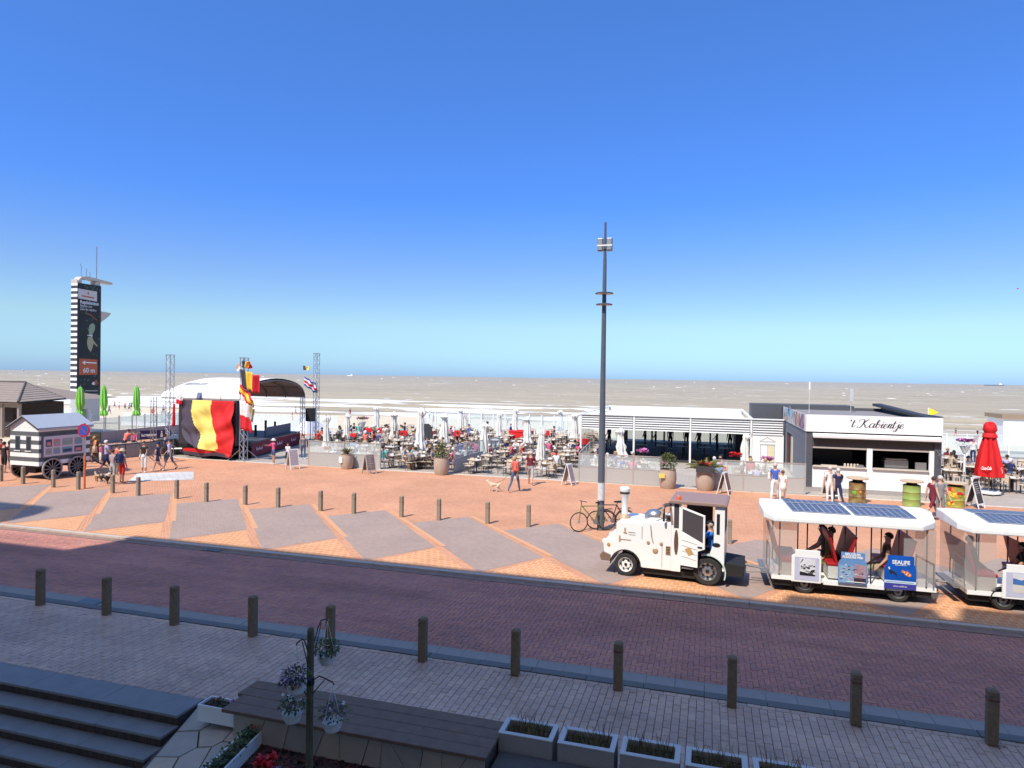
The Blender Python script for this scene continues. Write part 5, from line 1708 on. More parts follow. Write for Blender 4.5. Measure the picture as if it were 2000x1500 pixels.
BEL = [mat('flag_black', (.05, .04, .055), .8), YELLOW, RED]
def flag(label, o, wv, hv, mats_, horizontal=False, wave=.12, seed=1, droop=0.0):
    """a cloth of 18 x 10 cells; o: hoist top, wv: along the fly, hv: down the hoist (world vectors)"""
    r = random.Random(seed)
    o, wv, hv = Vector(o), Vector(wv), Vector(hv)
    nrm = wv.cross(hv).normalized()
    nx, ny = 18, 10
    ph, f1, f2 = r.uniform(0, 6), r.uniform(1.4, 2.4), r.uniform(.4, 1.4)
    vs, fs, mi = [], [], []
    for j in range(ny + 1):
        for i in range(nx + 1):
            u, v = i / nx, j / ny
            d = wave * u ** .6 * math.sin(ph + u * f1 * 6.28 + v * f2 * 3)
            vs.append(o + wv * u + hv * v + nrm * d + Vector((0, 0, -droop * u * u + .3 * d)) - o)
    for j in range(ny):
        for i in range(nx):
            a = j * (nx + 1) + i
            fs.append((a, a + 1, a + nx + 2, a + nx + 1))
            q = (j + .5) / ny if horizontal else (i + .5) / nx
            k = 0
            for idx, (lim, _) in enumerate(mats_):
                if q <= lim:
                    k = idx
                    break
            mi.append(k)
    mb = MB()
    mb.add(vs, fs)
    mb.m = mi
    f = mb.obj('flag', [m for _, m in mats_], None, o, smooth=True)
    sd = f.modifiers.new('thickness', 'SOLIDIFY')
    sd.thickness = .008
    return tag(f, label, 'flag')
TRI_V = [(.34, BEL[0]), (.67, BEL[1]), (1, BEL[2])]

def build_stage():
    t = thing('stage', 'low open air stage with dark floor and maroon printed skirt', 'stage', (0, 0, 0))
    A, B, C_, D_ = (-27.35, 35.3), (-29.55, 43.7), (-37.0, 42.2), (-34.2, 34.9)
    MB().prism([A, B, C_, D_], .92, 1.0).obj('floor', DGREY, t)
    mar = mat('maroon_skirt', (.19, .018, .035), .7, var=.2, scale=2)
    ux, uy = B[0] - A[0], B[1] - A[1]
    L = math.hypot(ux, uy)
    rz = math.atan2(uy, ux)
    sk = MB().box(0, -.03, .10, L, .0, .915).obj('skirt', mar, t, loc=(A[0], A[1], 0), rz=rz)
    MB().box(0, -.025, .10, 6.6, .0, .915).obj('skirt', BLACK, t, loc=(D_[0], D_[1], 0), rz=math.atan2(A[1] - D_[1], A[0] - D_[0]))
    tx = mat('skirt_print', (.60, .52, .54), .7)
    for x in (1.2, 4.6, 7.3):
        b = MB()
        for i in range(7):
            b.prism([(x - .5 + i * .14, .42), (x - .41 + i * .14, .42), (x - .37 + i * .14, .42 + .12 + .1 * (i % 3 == 0)), (x - .46 + i * .14, .42 + .12 + .1 * (i % 3 == 0))], -.036, -.031, 'y')
        b.obj('skirt_print', tx, sk)
    MB().box(0.2, .02, 0, L - .2, .05, .1).obj('toe_board', BLACK, t, loc=(A[0], A[1], 0), rz=rz)
    # back rail of the stage
    for k in range(5):
        p = Vector((A[0], A[1], 0)).lerp(Vector((B[0], B[1], 0)), .12 + k * .2) + Vector((-5.4, -1.2, 0)) * .3
        MB().box(-.06, -.06, 1.0, .06, .06, 1.95 if k % 2 else 1.75).obj('stage_post', BLACK, t, loc=(p.x, p.y, 0))
    MB().box(0, 0, 1.001, 4.6, .10, 1.62).obj('riser', mat('stage_grey', (.17, .17, .19), .7), t, loc=(A[0] - 1.6, A[1] + 3.6, 0), rz=rz)
    # arched canopy
    c = thing('stage_canopy', 'white arched stage canopy with shaded striped underside', 'canopy', (-32.5, 40.5, 0))
    def P(u, a):
        # u along the length (0 front opening .. 1 back), a angle over the arc
        x = -28.9 - 6.6 * u
        yn, yf = 36.3 + .2 * u, 45.0 - .6 * u
        k = (1 - max(0, u - .72) ** 2 * 5.5)
        y = (yn + yf) / 2 - (yf - yn) / 2 * math.cos(a)
        x -= (y - yn) * .13
        z = 3.62 + (1.35 * math.sin(a) ** .85 if math.sin(a) > 0 else 0) * k
        return Vector((x + 32.5, y - 40.5, z))
    nu, na = 14, 16
    vs = [P(i / nu, math.pi * j / na) for i in range(nu + 1) for j in range(na + 1)]
    fs = [(i * (na + 1) + j, (i + 1) * (na + 1) + j, (i + 1) * (na + 1) + j + 1, i * (na + 1) + j + 1) for i in range(nu) for j in range(na)]
    m1 = MB().add(vs, fs)
    o = m1.obj('membrane', mat('white_membrane', (.80, .79, .76), .6, var=.04), c, smooth=True)
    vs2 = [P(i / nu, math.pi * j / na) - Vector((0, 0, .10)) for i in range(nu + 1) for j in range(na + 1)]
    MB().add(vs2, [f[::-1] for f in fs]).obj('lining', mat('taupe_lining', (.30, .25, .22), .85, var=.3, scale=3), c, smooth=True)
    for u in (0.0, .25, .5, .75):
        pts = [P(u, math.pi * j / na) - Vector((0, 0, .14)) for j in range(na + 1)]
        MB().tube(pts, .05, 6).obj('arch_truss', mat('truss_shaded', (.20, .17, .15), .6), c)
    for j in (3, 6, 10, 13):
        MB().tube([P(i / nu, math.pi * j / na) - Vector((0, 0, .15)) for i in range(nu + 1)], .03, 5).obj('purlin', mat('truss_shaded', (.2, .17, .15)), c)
    # printed name on the near slope of the membrane
    b = MB()
    r = random.Random(5)
    for i in range(10):
        u = .80 - i * .028
        a0, a1 = .60 + .004 * i, .76 + r.uniform(-.05, .03)
        q = [P(u, a0), P(u - .016, a0), P(u - .016, a1), P(u, a1)]
        nrm = Vector((0, -.6, .8)) * .012
        b.add([p + nrm for p in q], [(0, 1, 2, 3)])
    b.obj('canopy_print', mat('canopy_print', (.2, .2, .24), .7), c)
    for p in ((-29.95, 44.6), (-29.2, 36.6), (-36.2, 36.6), (-37.0, 44.0)):
        tr = MB()
        for dx in (-.12, .12):
            for dy in (-.12, .12):
                tr.tube([(dx, dy, 0), (dx, dy, 3.62)], .025, 5)
        for i in range(10):
            k = .12 if i % 2 else -.12
            tr.tube([(-k, -.12, i * .36), (k, -.12, i * .36 + .36)], .014, 4).tube([(.12, -k, i * .36), (.12, k, i * .36 + .36)], .014, 4)
        tr.obj('leg', STEEL, c, loc=(p[0] + 32.5, p[1] - 40.5, 0))
    tower_truss('truss tower draped with many small flags at the right of the big screen', (-27.17, 34.35, 0), 6.2)
    tower_truss('bare truss tower with a red cloth at the left of the big screen', (-32.95, 34.6, 0), 6.36)
    tower_truss('truss tower behind the arched canopy beside the blue white red flag', (-29.4, 45.6, 0), 6.9, False)
    # screen trailer under the great flag
    s = thing('screen_trailer', 'dark video screen trailer on wheels behind the huge draped flag', 'trailer', (-29.65, 34.1, 0))
    SC = mat('screen_black', (.035, .03, .04), .6)
    MB().box(-2.2, .05, .85, 2.1, .35, 3.62).obj('screen', SC, s, bevel=.03)
    MB().box(-2.2, .35, .28, 2.15, 1.6, .62).box(-.6, .3, .6, .5, .9, 2.8).obj('chassis', CHAS, s)
    for x in (-1.0, -.2, .9):
        wheel(s, x, .42, .32, .2, STEEL, 0)
    MB().tube([(-2.2, .9, .45), (-3.2, .6, .42)], .05, 6).obj('drawbar', STEEL, s)
    g = []
    vs, fs, mi = [], [], []
    nx, ny = 80, 48
    r = random.Random(2)
    for j in range(ny + 1):
        for i in range(nx + 1):
            u, v = i / nx, j / ny
            top = Vector((-2.18 + 4.2 * u, -.02, 3.60 - .05 * math.sin(u * 3.1)))
            x = -2.18 + 4.2 * u + .55 * (v ** 2.2) * (1 - u) * (1.0 if v > .5 else v * 2)
            z = 3.60 - 3.05 * v - .35 * v * v * u + .25 * v * v * math.sin(u * 3.0)
            wv = (.10 * math.sin(u * 9 + v * 7) + .07 * math.sin(u * 21 - v * 9) + .05 * math.sin(v * 17 + u * 5)) * min(1, v * 2 + .1) * (1 if u > .3 else .5)
            y = -.06 - .14 * v - .35 * max(0, v - .72) * 2 + wv
            if u < .30:
                y += 1.6 * (.30 - u) ** 1.6
                z += .75 * (.30 - u) / .30 * v * v
            dd = math.hypot(u - .62, v - .02) * 26
            crease = .022 * math.sin(dd + 3 * math.sin(u * 5 + v * 2)) * min(1, v * 3) + .03 * math.exp(-((u * .9 + v * .5 - .85) / .03) ** 2) - .03 * math.exp(-((u * .7 - v * .6 - .18) / .03) ** 2)
            vs.append((x, y + crease, z + .04 * math.sin(u * 15 + v * 3) * v))
    for j in range(ny):
        for i in range(nx):
            a = j * (nx + 1) + i
            fs.append((a, a + 1, a + nx + 2, a + nx + 1))
            u, v = (i + .5) / nx, (j + .5) / ny
            uu = u - .10 * v * v + .03 * math.sin(v * 6)
            mi.append(0 if uu < .28 else (1 if uu < .62 else 2))
    mb = MB().add(vs, fs)
    mb.m = mi
    f = mb.obj('flag', [mat('flag_dusky_black', (.07, .055, .08), .8, var=.1), mat('flag_yellow', (.80, .66, .16), .75, var=.05), mat('flag_bright_red', (.62, .018, .02), .75, var=.06)], None, (-29.65, 34.1, 0), smooth=True)
    tag(f, 'huge black yellow red flag draped over the video screen', 'flag')
    f.modifiers.new('thickness', 'SOLIDIFY').thickness = .008
    vs, fs, mi = [], [], []
    for j in range(5):
        for i in range(31):
            u, v = i / 30, j / 4
            vs.append((-1.5 + 3.6 * u, -.34 - .05 * math.sin(u * 14) + .1 * v, .62 - .42 * v + .05 * math.sin(u * 11 + v)))
    for j in range(4):
        for i in range(30):
            a = j * 31 + i
            fs.append((a, a + 1, a + 32, a + 31))
            mi.append(0 if j < 2 else 1)
    mb = MB().add(vs, fs)
    mb.m = mi
    f2 = mb.obj('cloth', [RED, mat('flag_dusky_black', (.07, .055, .08))], s, smooth=True)
    # the small flags on the middle tower, the red cloth and the flag by the far tower
    pT = lambda x, y, Y=34.1: at(x, y, Y=Y)
    def fl(label, a, b, c, mats_, hor=False, seed=1, wave=.10, droop=.0, Y=34.1):
        p, q, s_ = pT(*a, Y), pT(*b, Y), pT(*c, Y)
        return flag(label, p, q - p, s_ - p, mats_, hor, wave, seed, droop)
    fl('black yellow red flag blowing from the middle truss tower below its top', (470, 721), (504, 731), (472, 757), TRI_V, seed=2, wave=.14, droop=.1)
    fl('small black yellow red flag at the very top of the middle truss tower', (473, 705), (491, 707), (473, 718), TRI_V, seed=5)
    ESP = [(.3, RED), (.72, YELLOW), (1, RED)]
    fl('red yellow red flag hanging twisted under the black yellow red one', (469, 750), (496, 776), (466, 768), ESP, True, seed=7, wave=.12, droop=.15)
    fl('orange and white pennant at the left top of the middle truss tower', (467, 708), (461, 716), (470, 720), [(.5, mat('pennant_orange', (.6, .3, .18))), (1, WHITE)], True, seed=9, wave=.04)
    PLW = [(.45, mat('flag_white', (.78, .76, .74), .8)), (1, RED)]
    fl('white over red flag wrapped low on the middle truss tower', (468, 782), (492, 789), (470, 838), PLW, True, seed=11, wave=.10)
    fl('grey and ochre flag blowing under the white over red flag', (488, 790), (497, 800), (486, 818), [(.5, mat('flag_ochre', (.34, .26, .12))), (1, mat('flag_grey', (.4, .42, .4)))], True, seed=13, wave=.06)
    fl('white cloth banner hanging between the flags on the middle tower', (470, 765), (484, 790), (470, 790), [(1, mat('flag_white', (.78, .76, .74)))], seed=3, wave=.08)
    fl('small black and yellow flag at the top of the tower behind the canopy', (592, 714), (603, 716), (592, 722), [(.5, BEL[0]), (1, BEL[1])], seed=15, wave=.05, Y=45.4)
    CR = [(.18, mat('flag_blue', (.03, .07, .30), .8)), (.36, mat('flag_white', (.78, .76, .74))), (.66, RED), (.84, mat('flag_white', (.78, .76, .74))), (1, mat('flag_blue', (.03, .07, .30)))]
    fl('blue white red striped flag streaming beside the canopy', (595, 735), (620, 752), (594, 752), CR, True, seed=17, wave=.12, Y=45.4)
    fl('long red cloth hanging on the left truss tower', (338, 788), (343, 789), (336, 832), [(1, RED)], seed=19, wave=.05)
    fl('white and red cloth tied at the top left corner of the screen', (344, 770), (356, 774), (344, 788), [(.5, WHITE), (1, RED)], True, seed=21, wave=.06)
    p = at(617, 733, Y=46.5)
    fpole = thing('flag_pole', 'thin white flag pole behind the arched stage canopy', 'pole', (p.x, p.y, 0))
    MB().tube([(0, 0, 0), (0, 0, p.z)], .045, 8).lathe([(.07, p.z), (.05, p.z + .1), (0, p.z + .12)], 8).obj('pole', WHITE, fpole)
    # loudspeaker on a stand, low white tent
    q = at(606, 868, z=0)
    sp = thing('loudspeaker', 'black loudspeaker on a stand beside the stage', 'loudspeaker', (q.x, q.y, 0))
    MB().box(-.3, -.25, 1.75, .3, .25, 2.75).obj('cabinet', BLACK, sp, bevel=.03)
    MB().tube([(0, 0, 0), (0, 0, 1.75)], .03, 6).tube([(0, 0, .5), (.5, .2, 0)], .02, 5).tube([(0, 0, .5), (-.5, .2, 0)], .02, 5).tube([(0, 0, .5), (0, -.5, 0)], .02, 5).obj('stand', DGREY, sp)
    q = at(600, 806, Y=58)
    tn = thing('beach_tent', 'peaked white and grey beach tent behind the stage', 'tent', (q.x + .3, q.y - 1.2, q.z - 3.6))
    TF = mat('tent_white', (.78, .78, .80), .8)
    for nm, tri, m_ in (('roof', [(-4.2, -.2, 1.1), (-.2, -1.8, 1.1), (-.3, 1.2, 3.6)], mat('tent_grey', (.42, .44, .52), .8)), ('roof', [(-.2, -1.8, 1.1), (1.5, -1.6, 1.1), (-.3, 1.2, 3.6)], TF), ('roof', [(1.5, -1.6, 1.1), (4.0, 1, 1.1), (-.3, 1.2, 3.6)], mat('tent_grey', (.42, .44, .52)))):
        MB().add(tri + [(p[0], p[1] + .02, p[2] - .02) for p in tri], [(0, 1, 2), (5, 4, 3), (0, 3, 4, 1), (1, 4, 5, 2), (2, 5, 3, 0)]).obj(nm, m_, tn)
    MB().box(-.2, -1.75, 0, 1.5, -1.70, 1.1).obj('front', TF, tn)
    for x, y in ((-4.2, -.2), (4, 1), (1.5, -1.6)):
        MB().box(x - .04, y - .04, 0, x + .04, y + .04, 1.1).obj('pole', ALU, tn)
build_stage()

# the striped tower with the long advertising banner
def build_tower():
    X0, Y0, Y1, zb = -72.8, 62.0, 65.2, -.9
    t = thing('lift_tower', 'tall black and white striped tower with a dark reptile banner', 'tower', (X0, Y0, zb))
    zt = at(150, 552, Y=Y0).z - zb
    zl = at(150, 776, Y=Y0).z - zb
    MB().box(-1.0, .01, 0, -.02, Y1 - Y0, zl).obj('base', mat('tower_grey', (.46, .45, .44), .8), t)
    n = 41
    for i in range(n):
        z0, z1 = zl + (zt - zl) * i / n, zl + (zt - zl) * (i + 1) / n
        MB().box(-1.0, 0, z0 + .003, -.02, Y1 - Y0, z1).obj('band', WHITE if i % 2 == 0 else mat('band_black', (.05, .05, .055), .6), t)
    L = Y1 - Y0
    bn = MB().box(-.018, .0, zl + .1, .03, L, zt).obj('banner', mat('banner_dark_green', (.018, .024, .028), .7, var=.6, scale=.5), t)
    H = zt - zl
    def pl(pts, m, nm='print_shape', k=0):
        MB().prism([(L * u, zl + H * v) for u, v in pts], .032 + k, .036 + k, 'x').obj(nm, m, bn)
    wh, rd = mat('print_white', (.62, .66, .70)), mat('banner_orange_red', (.42, .10, .05), .7)
    pl([(.02, .865), (.82, .855), (.82, .945), (.02, .95)], mat('banner_plate', (.52, .50, .50), .6))
    pl([(.40, .92), (.45, .935), (.47, .915), (.43, .905)], rd, k=.005)
    pl([(.17, .885), (.70, .878), (.70, .89), (.17, .897)], rd, k=.005)
    rot = (RAD(90), 0, RAD(90))
    text('Reptielenzoo', .62, wh, bn, (.045, L * .50, zl + H * .835), rot, sx=.78, bold=.012)
    text('Reptile zoo', .44, wh, bn, (.045, L * .10, zl + H * .803), rot, align='LEFT', sx=.8)
    text('Zoo de reptiles', .44, wh, bn, (.045, L * .10, zl + H * .775), rot, align='LEFT', sx=.8)
    pl([(.08, .195), (.86, .20), (.86, .335), (.08, .34)], rd)
    pl([(.20, .305), (.34, .325), (.32, .312), (.82, .308), (.82, .298), (.32, .302), (.34, .285)], wh, 'arrow', .006)
    text('60 m', .80, wh, bn, (.045, L * .50, zl + H * .235), rot, bold=.015)
    # lizard, ferns and a parrot, as printed
    lz = mat('lizard_green', (.24, .32, .22), .7, var=.3)
    pl([(.50, .55), (.46, .60), (.52, .645), (.66, .66), (.74, .64), (.74, .605), (.64, .56), (.60, .53)], lz)
    pl([(.44, .535), (.62, .535), (.70, .50), (.88, .455), (.84, .452), (.68, .48), (.64, .44), (.56, .40), (.46, .43), (.40, .48)], mat('lizard_tan', (.34, .33, .20), .7, var=.3), k=.001)
    pl([(.42, .545), (.64, .54), (.64, .55), (.42, .553)], wh, k=.005)
    pl([(.28, .735), (.36, .745), (.55, .735), (.85, .69), (.85, .682), (.54, .725), (.36, .737)], mat('snake_orange', (.28, .09, .05), .7), k=.005)
    pl([(.62, .12), (.80, .10), (.88, .125), (.84, .155), (.70, .14)], mat('parrot_red', (.35, .07, .05), .7))
    pl([(.62, .115), (.72, .105), (.76, .125), (.68, .135)], wh, k=.005)
    r = random.Random(6)
    fern = [mat('fern_green', (.05, .10, .06), .7), mat('fern_teal', (.06, .13, .12), .7), mat('fern_dark', (.03, .045, .04), .7)]
    for i in range(46):
        u, v = r.uniform(.03, .93), r.choice((r.uniform(.03, .18), r.uniform(.36, .6), r.uniform(.6, .76), r.uniform(.95, .985)))
        a = r.uniform(-.6, .6)
        ln = r.uniform(.06, .16)
        if .42 < u < .8 and .4 < v < .66: continue
        u2, v2 = min(.98, u + ln * math.cos(a)), min(.99, max(.02, v + ln * .25 * math.sin(a) + .012))
        pl([(u, v), ((u + u2) / 2, (v + v2) / 2 - .006), (u2, v2), ((u + u2) / 2, (v + v2) / 2 + .007)], r.choice(fern), k=.0001 * i)
    for v in (.052, .022):
        pl([(.33, v), (.90, v - .002), (.90, v + .006), (.33, v + .008)], mat('print_grey', (.34, .34, .34)), k=.006)
    # concrete loop, flat roof, masts and a lookout
    cr = mat('concrete_warm', (.50, .44, .39), .8)
    hh = at(165, 540, Y=Y0).z - zb
    MB().prism([(-.02 + .0, zt), (.6, zt), (.6, zt + .55), (1.0, hh - .25), (1.7, hh - .12), (4.9, hh - .3), (4.9, hh - .02), (1.5, hh + .25), (.6, hh + .1), (.1, hh - .45), (-.02, zt + .4)], -1.0, -.05, 'x').obj('roof_loop', cr, t)
    MB().box(-.98, 2.5, zt, -.1, L, hh - .25).obj('lift_head', cr, t)
    MB().tube([(-.5, 3.0, hh), (-.5, 3.0, hh + 4.2)], .05, 6).tube([(-.5, 1.6, hh), (-.5, 1.6, hh + 1.3)], .03, 5).tube([(-.5, 2.1, hh), (-.5, 2.1, hh + .9)], .03, 5).tube([(-.5, .9, hh), (-.5, .9, hh + 1.4), (-.5, .75, hh + 1.7)], .03, 5).obj('antenna', MGREY, t)
    zz = at(200, 617, Y=Y1).z - zb
    MB().prism([(L + .002, zz - .9), (L + 1.3, zz + .1), (L + 1.6, zz + .5), (L + .002, zz + .6)], -.9, -.1, 'x').obj('lookout', cr, t)
build_tower()

def build_wagon():
    t = thing('bathing_wagon', 'black and white striped bathing wagon on spoked wheels with poster board', 'wagon', (-31.65, 24.2, 0))
    hw, L = .92, 2.75
    wb = mat('stripe_dark', (.11, .115, .125), .7, var=.2)
    z, i = .70, 0
    while z < 2.42:
        h = .205
        MB().box(-hw, 0, z, hw, L, z + h - .004).obj('wall_board', WHITE if i % 2 == 0 else wb, t)
        z += h
        i += 1
    zt = z
    MB().prism([(-hw, zt), (hw, zt), (0, zt + .52)], 0.0, .05, 'y').prism([(-hw, zt), (hw, zt), (0, zt + .52)], L - .05, L, 'y').obj('gable', WHITE, t)
    zinc = mat('zinc_roof', (.36, .39, .44), .5, var=.06)
    for s in (-1, 1):
        MB().prism([(0, zt + .54), (s * (hw + .12), zt - .04), (s * (hw + .12), zt - .005), (0, zt + .58)], -.14, L + .12, 'y').obj('roof', zinc, t)
        MB().box(s * (hw + .10) - .02, -.13, zt - .13, s * (hw + .10) + .02, L + .11, zt - .045).obj('eaves_board', mat('eaves_mauve', (.46, .42, .44), .7), t)
        MB().prism([(0, zt + .50), (s * (hw + .12), zt - .09), (s * (hw + .12), zt - .042), (0, zt + .538)], -.145, -.11, 'y').obj('barge_board', BLACK, t)
    for x in (-.42, .28):
        w_ = MB().box(x - .15, -.02, 1.42, x + .15, -.002, 2.12).obj('window', wb, t)
        MB().box(x - .11, -.03, 1.46, x + .11, -.021, 2.08).obj('pane', mat('window_glass', (.04, .05, .06)), w_)
        MB().box(x - .19, -.05, 1.38, x + .19, -.002, 1.415).obj('sill', WHITE, w_)
    bd = MB().box(hw + .004, .12, 1.05, hw + .05, 2.45, 2.18).obj('poster_board', wb, t)
    MB().box(hw + .051, .20, 1.12, hw + .06, 2.38, 2.10).obj('poster', mat('poster_mauve_white', (.60, .54, .56), .7), bd)
    r = random.Random(12)
    pm = [mat('print_grey', (.34, .34, .34)), mat('print_navy', (.04, .06, .12)), mat('print_sage', (.28, .32, .28)), mat('print_rose', (.45, .18, .16)), mat('print_steel', (.18, .30, .40))]
    k = 0
    for y0, y1 in ((.30, .62), (.70, 1.05), (1.15, 1.72), (1.82, 2.25)):
        for z0, z1 in ((1.22, 1.52), (1.60, 1.95)):
            MB().box(hw + .061, y0, z0, hw + .066, y1, z1).obj('picture', pm[k % 5], bd)
            MB().box(hw + .067, y0 + .05, z0 + .05, hw + .070, y1 - .06, z0 + .05 + (z1 - z0) * .5).obj('picture_detail', pm[(k + 2) % 5], bd)
            k += 1
    MB().box(-hw + .05, .1, .58, hw - .05, L - .1, .695).obj('undercarriage', BLACK, t)
    WG = mat('wheel_grey_paint', (.30, .285, .27), .7, var=.2)
    def sw(x, y, r_):
        mb = MB()
        n = 28
        M = Matrix.Translation((x, y, r_)) @ Matrix.Rotation(RAD(90), 4, 'Y')
        mb.lathe([(r_ - .07, -.035), (r_, -.035), (r_, .035), (r_ - .07, .035), (r_ - .07, -.035)], n, M=M)
        o = mb.obj('wheel', WG, t)
        MB().lathe([(.10, -.06), (.10, .06), (.05, .09), (0, .09)], 12, M=M).obj('hub', wb, o)
        s = MB()
        for i in range(12):
            a = 2 * math.pi * i / 12
            s.tube([(x, y + .08 * math.cos(a), r_ + .08 * math.sin(a)), (x, y + (r_ - .05) * math.cos(a), r_ + (r_ - .05) * math.sin(a))], .02, 5)
        s.obj('spoke', WG, o)
    for x in (-1.02, 1.02):
        sw(x, .62, .52)
        sw(x, 1.95, .50)
    MB().tube([(-1.02, .62, .52), (1.02, .62, .52)], .03, 6).tube([(-1.02, 1.95, .5), (1.02, 1.95, .5)], .03, 6).box(-.35, .3, .3, .35, .9, .58).obj('axle', BLACK, t)
    MB().tube([(.2, 2.6, .6), (.35, 3.6, .5), (.4, 4.3, .15)], .035, 6).obj('shaft', wb, t)
build_wagon()

def build_hut():
    Y = 46.0
    A, B, Cc = at(128, 778, Y=47), at(35, 786, Y=42), at(50, 747, Y=47)
    t = thing('beach_bar', 'beach bar with a broad grey brown tiled hip roof over a dark counter', 'beach bar', (B.x, B.y, -.5))
    o = Vector((B.x, B.y, -.5))
    rmat = mat('hut_roof_tile', (.27, .215, .175), .9, var=.18, scale=3, bump=.3)
    A, B, Cc = A - o, B - o, Cc - o
    B2, C2 = B + Vector((-12, 0, 0)), Cc + Vector((-7, 0, 0))
    A2 = Vector((A.x - .5, A.y + 6, A.z))
    A3 = Vector((B2.x, A.y + 6, A.z))
    th = Vector((0, 0, -.12))
    def courses(p, q, r_, s):
        """rows of roof tiles between the eave p-q and the ridge r-s"""
        n = 9
        for i in range(n):
            u0, u1 = i / n, (i + 1) / n + .03
            a, b = p.lerp(r_, u0), q.lerp(s, u0)
            c, d = q.lerp(s, min(1, u1)), p.lerp(r_, min(1, u1))
            up = Vector((0, 0, .05))
            MB().add([a + up, b + up, c, d, a, b], [(0, 1, 2, 3), (0, 4, 5, 1)]).obj('tile_course', rmat, t)
    courses(B2, B, C2, Cc)
    courses(B, A, Cc, Cc)
    MB().add([B2 + th, B + th, A + th, A2 + th, A3 + th, Cc + th, C2 + th], [(0, 6, 5, 1), (1, 5, 2), (2, 5, 3), (3, 5, 6, 4), (4, 6, 0)]).obj('roof', rmat, t)
    rd = MB().tube([B + Vector((0, 0, .06)), Cc + Vector((0, 0, .05)), C2], .09, 6).tube([A, Cc], .07, 6)
    rd.obj('ridge_tile', mat('ridge_dark', (.10, .085, .075), .9), t)
    zt = B.z - .12
    bm = mat('hut_dark_timber', (.045, .03, .026), .8)
    MB().box(-12, 1.2, 0, A.x - 1.4, 6, zt).obj('wall', bm, t)
    for x in (-.5, A.x - 1.6, -4.5, -8):
        MB().box(x, .3 if x < 1 else 1.0, 0, x + .22, .52 if x < 1 else 1.2, zt).obj('post', mat('post_taupe', (.30, .24, .20)), t)
    MB().box(-12, .4, zt - .35, -.3, .55, zt - .05).obj('beam', mat('post_taupe', (.3, .24, .2)), t)
    MB().box(A.x - 1.3, 1.6, .4, A.x - .1, 1.7, 1.9).obj('side_panel', mat('panel_wood', (.42, .33, .22), .8), t)
build_hut()
# ------------------------------------------------------------------ terrace: screens, planters, boards, parasols, tables, guests
FRAME = mat('screen_frame_taupe', (.42, .38, .34), .5, metal=.2)
PANELG = mat('screen_panel_grey', (.40, .40, .385), .7, var=.05)
def screen(label, p, q, n, h0=.76, h=1.47):
    p, q = Vector((p[0], p[1], 0)), Vector((q[0], q[1], 0))
    d = q - p
    L = d.length
    t = thing('wind_screen', label, 'wind screen', p, math.atan2(d.y, d.x), 'grey and glass wind screens of the terrace')
    w_ = L / n
    for i in range(n):
        x0, x1 = i * w_ + .03, (i + 1) * w_ - .03
        MB().box(x0, -.015, .06, x1, .015, h0).obj('panel', PANELG, t)
        MB().box(x0, -.006, h0 + .03, x1, .006, h - .04).obj('glass', GLASS, t)
        MB().box(x0, -.022, h0, x1, .022, h0 + .03).box(x0, -.022, h - .04, x1, .022, h).box(x0, -.02, .02, x1, .02, .06).obj('rail', FRAME, t)
    for i in range(n + 1):
        MB().box(i * w_ - .028, -.028, 0, i * w_ + .028, .028, h + .01).obj('post', FRAME, t)
screen('two bay grey and glass screen at the stage end of the terrace front', (-22.25, 33.80), (-17.73, 33.95), 2)
screen('grey and glass screen running back from the lily shrub barrel', (-13.35, 34.15), (-13.1, 41.5), 4)
screen('grey and glass screen between the lamp post and the leafy barrel', (-6.36, 33.85), (-2.25, 33.85), 3)
screen('grey and glass screen from the palm barrel to the kiosk corner', (.25, 33.85), (4.35, 33.85), 3)
screen('grey and glass screen running back beside the lamp post', (-6.40, 34.0), (-6.9, 40), 3)

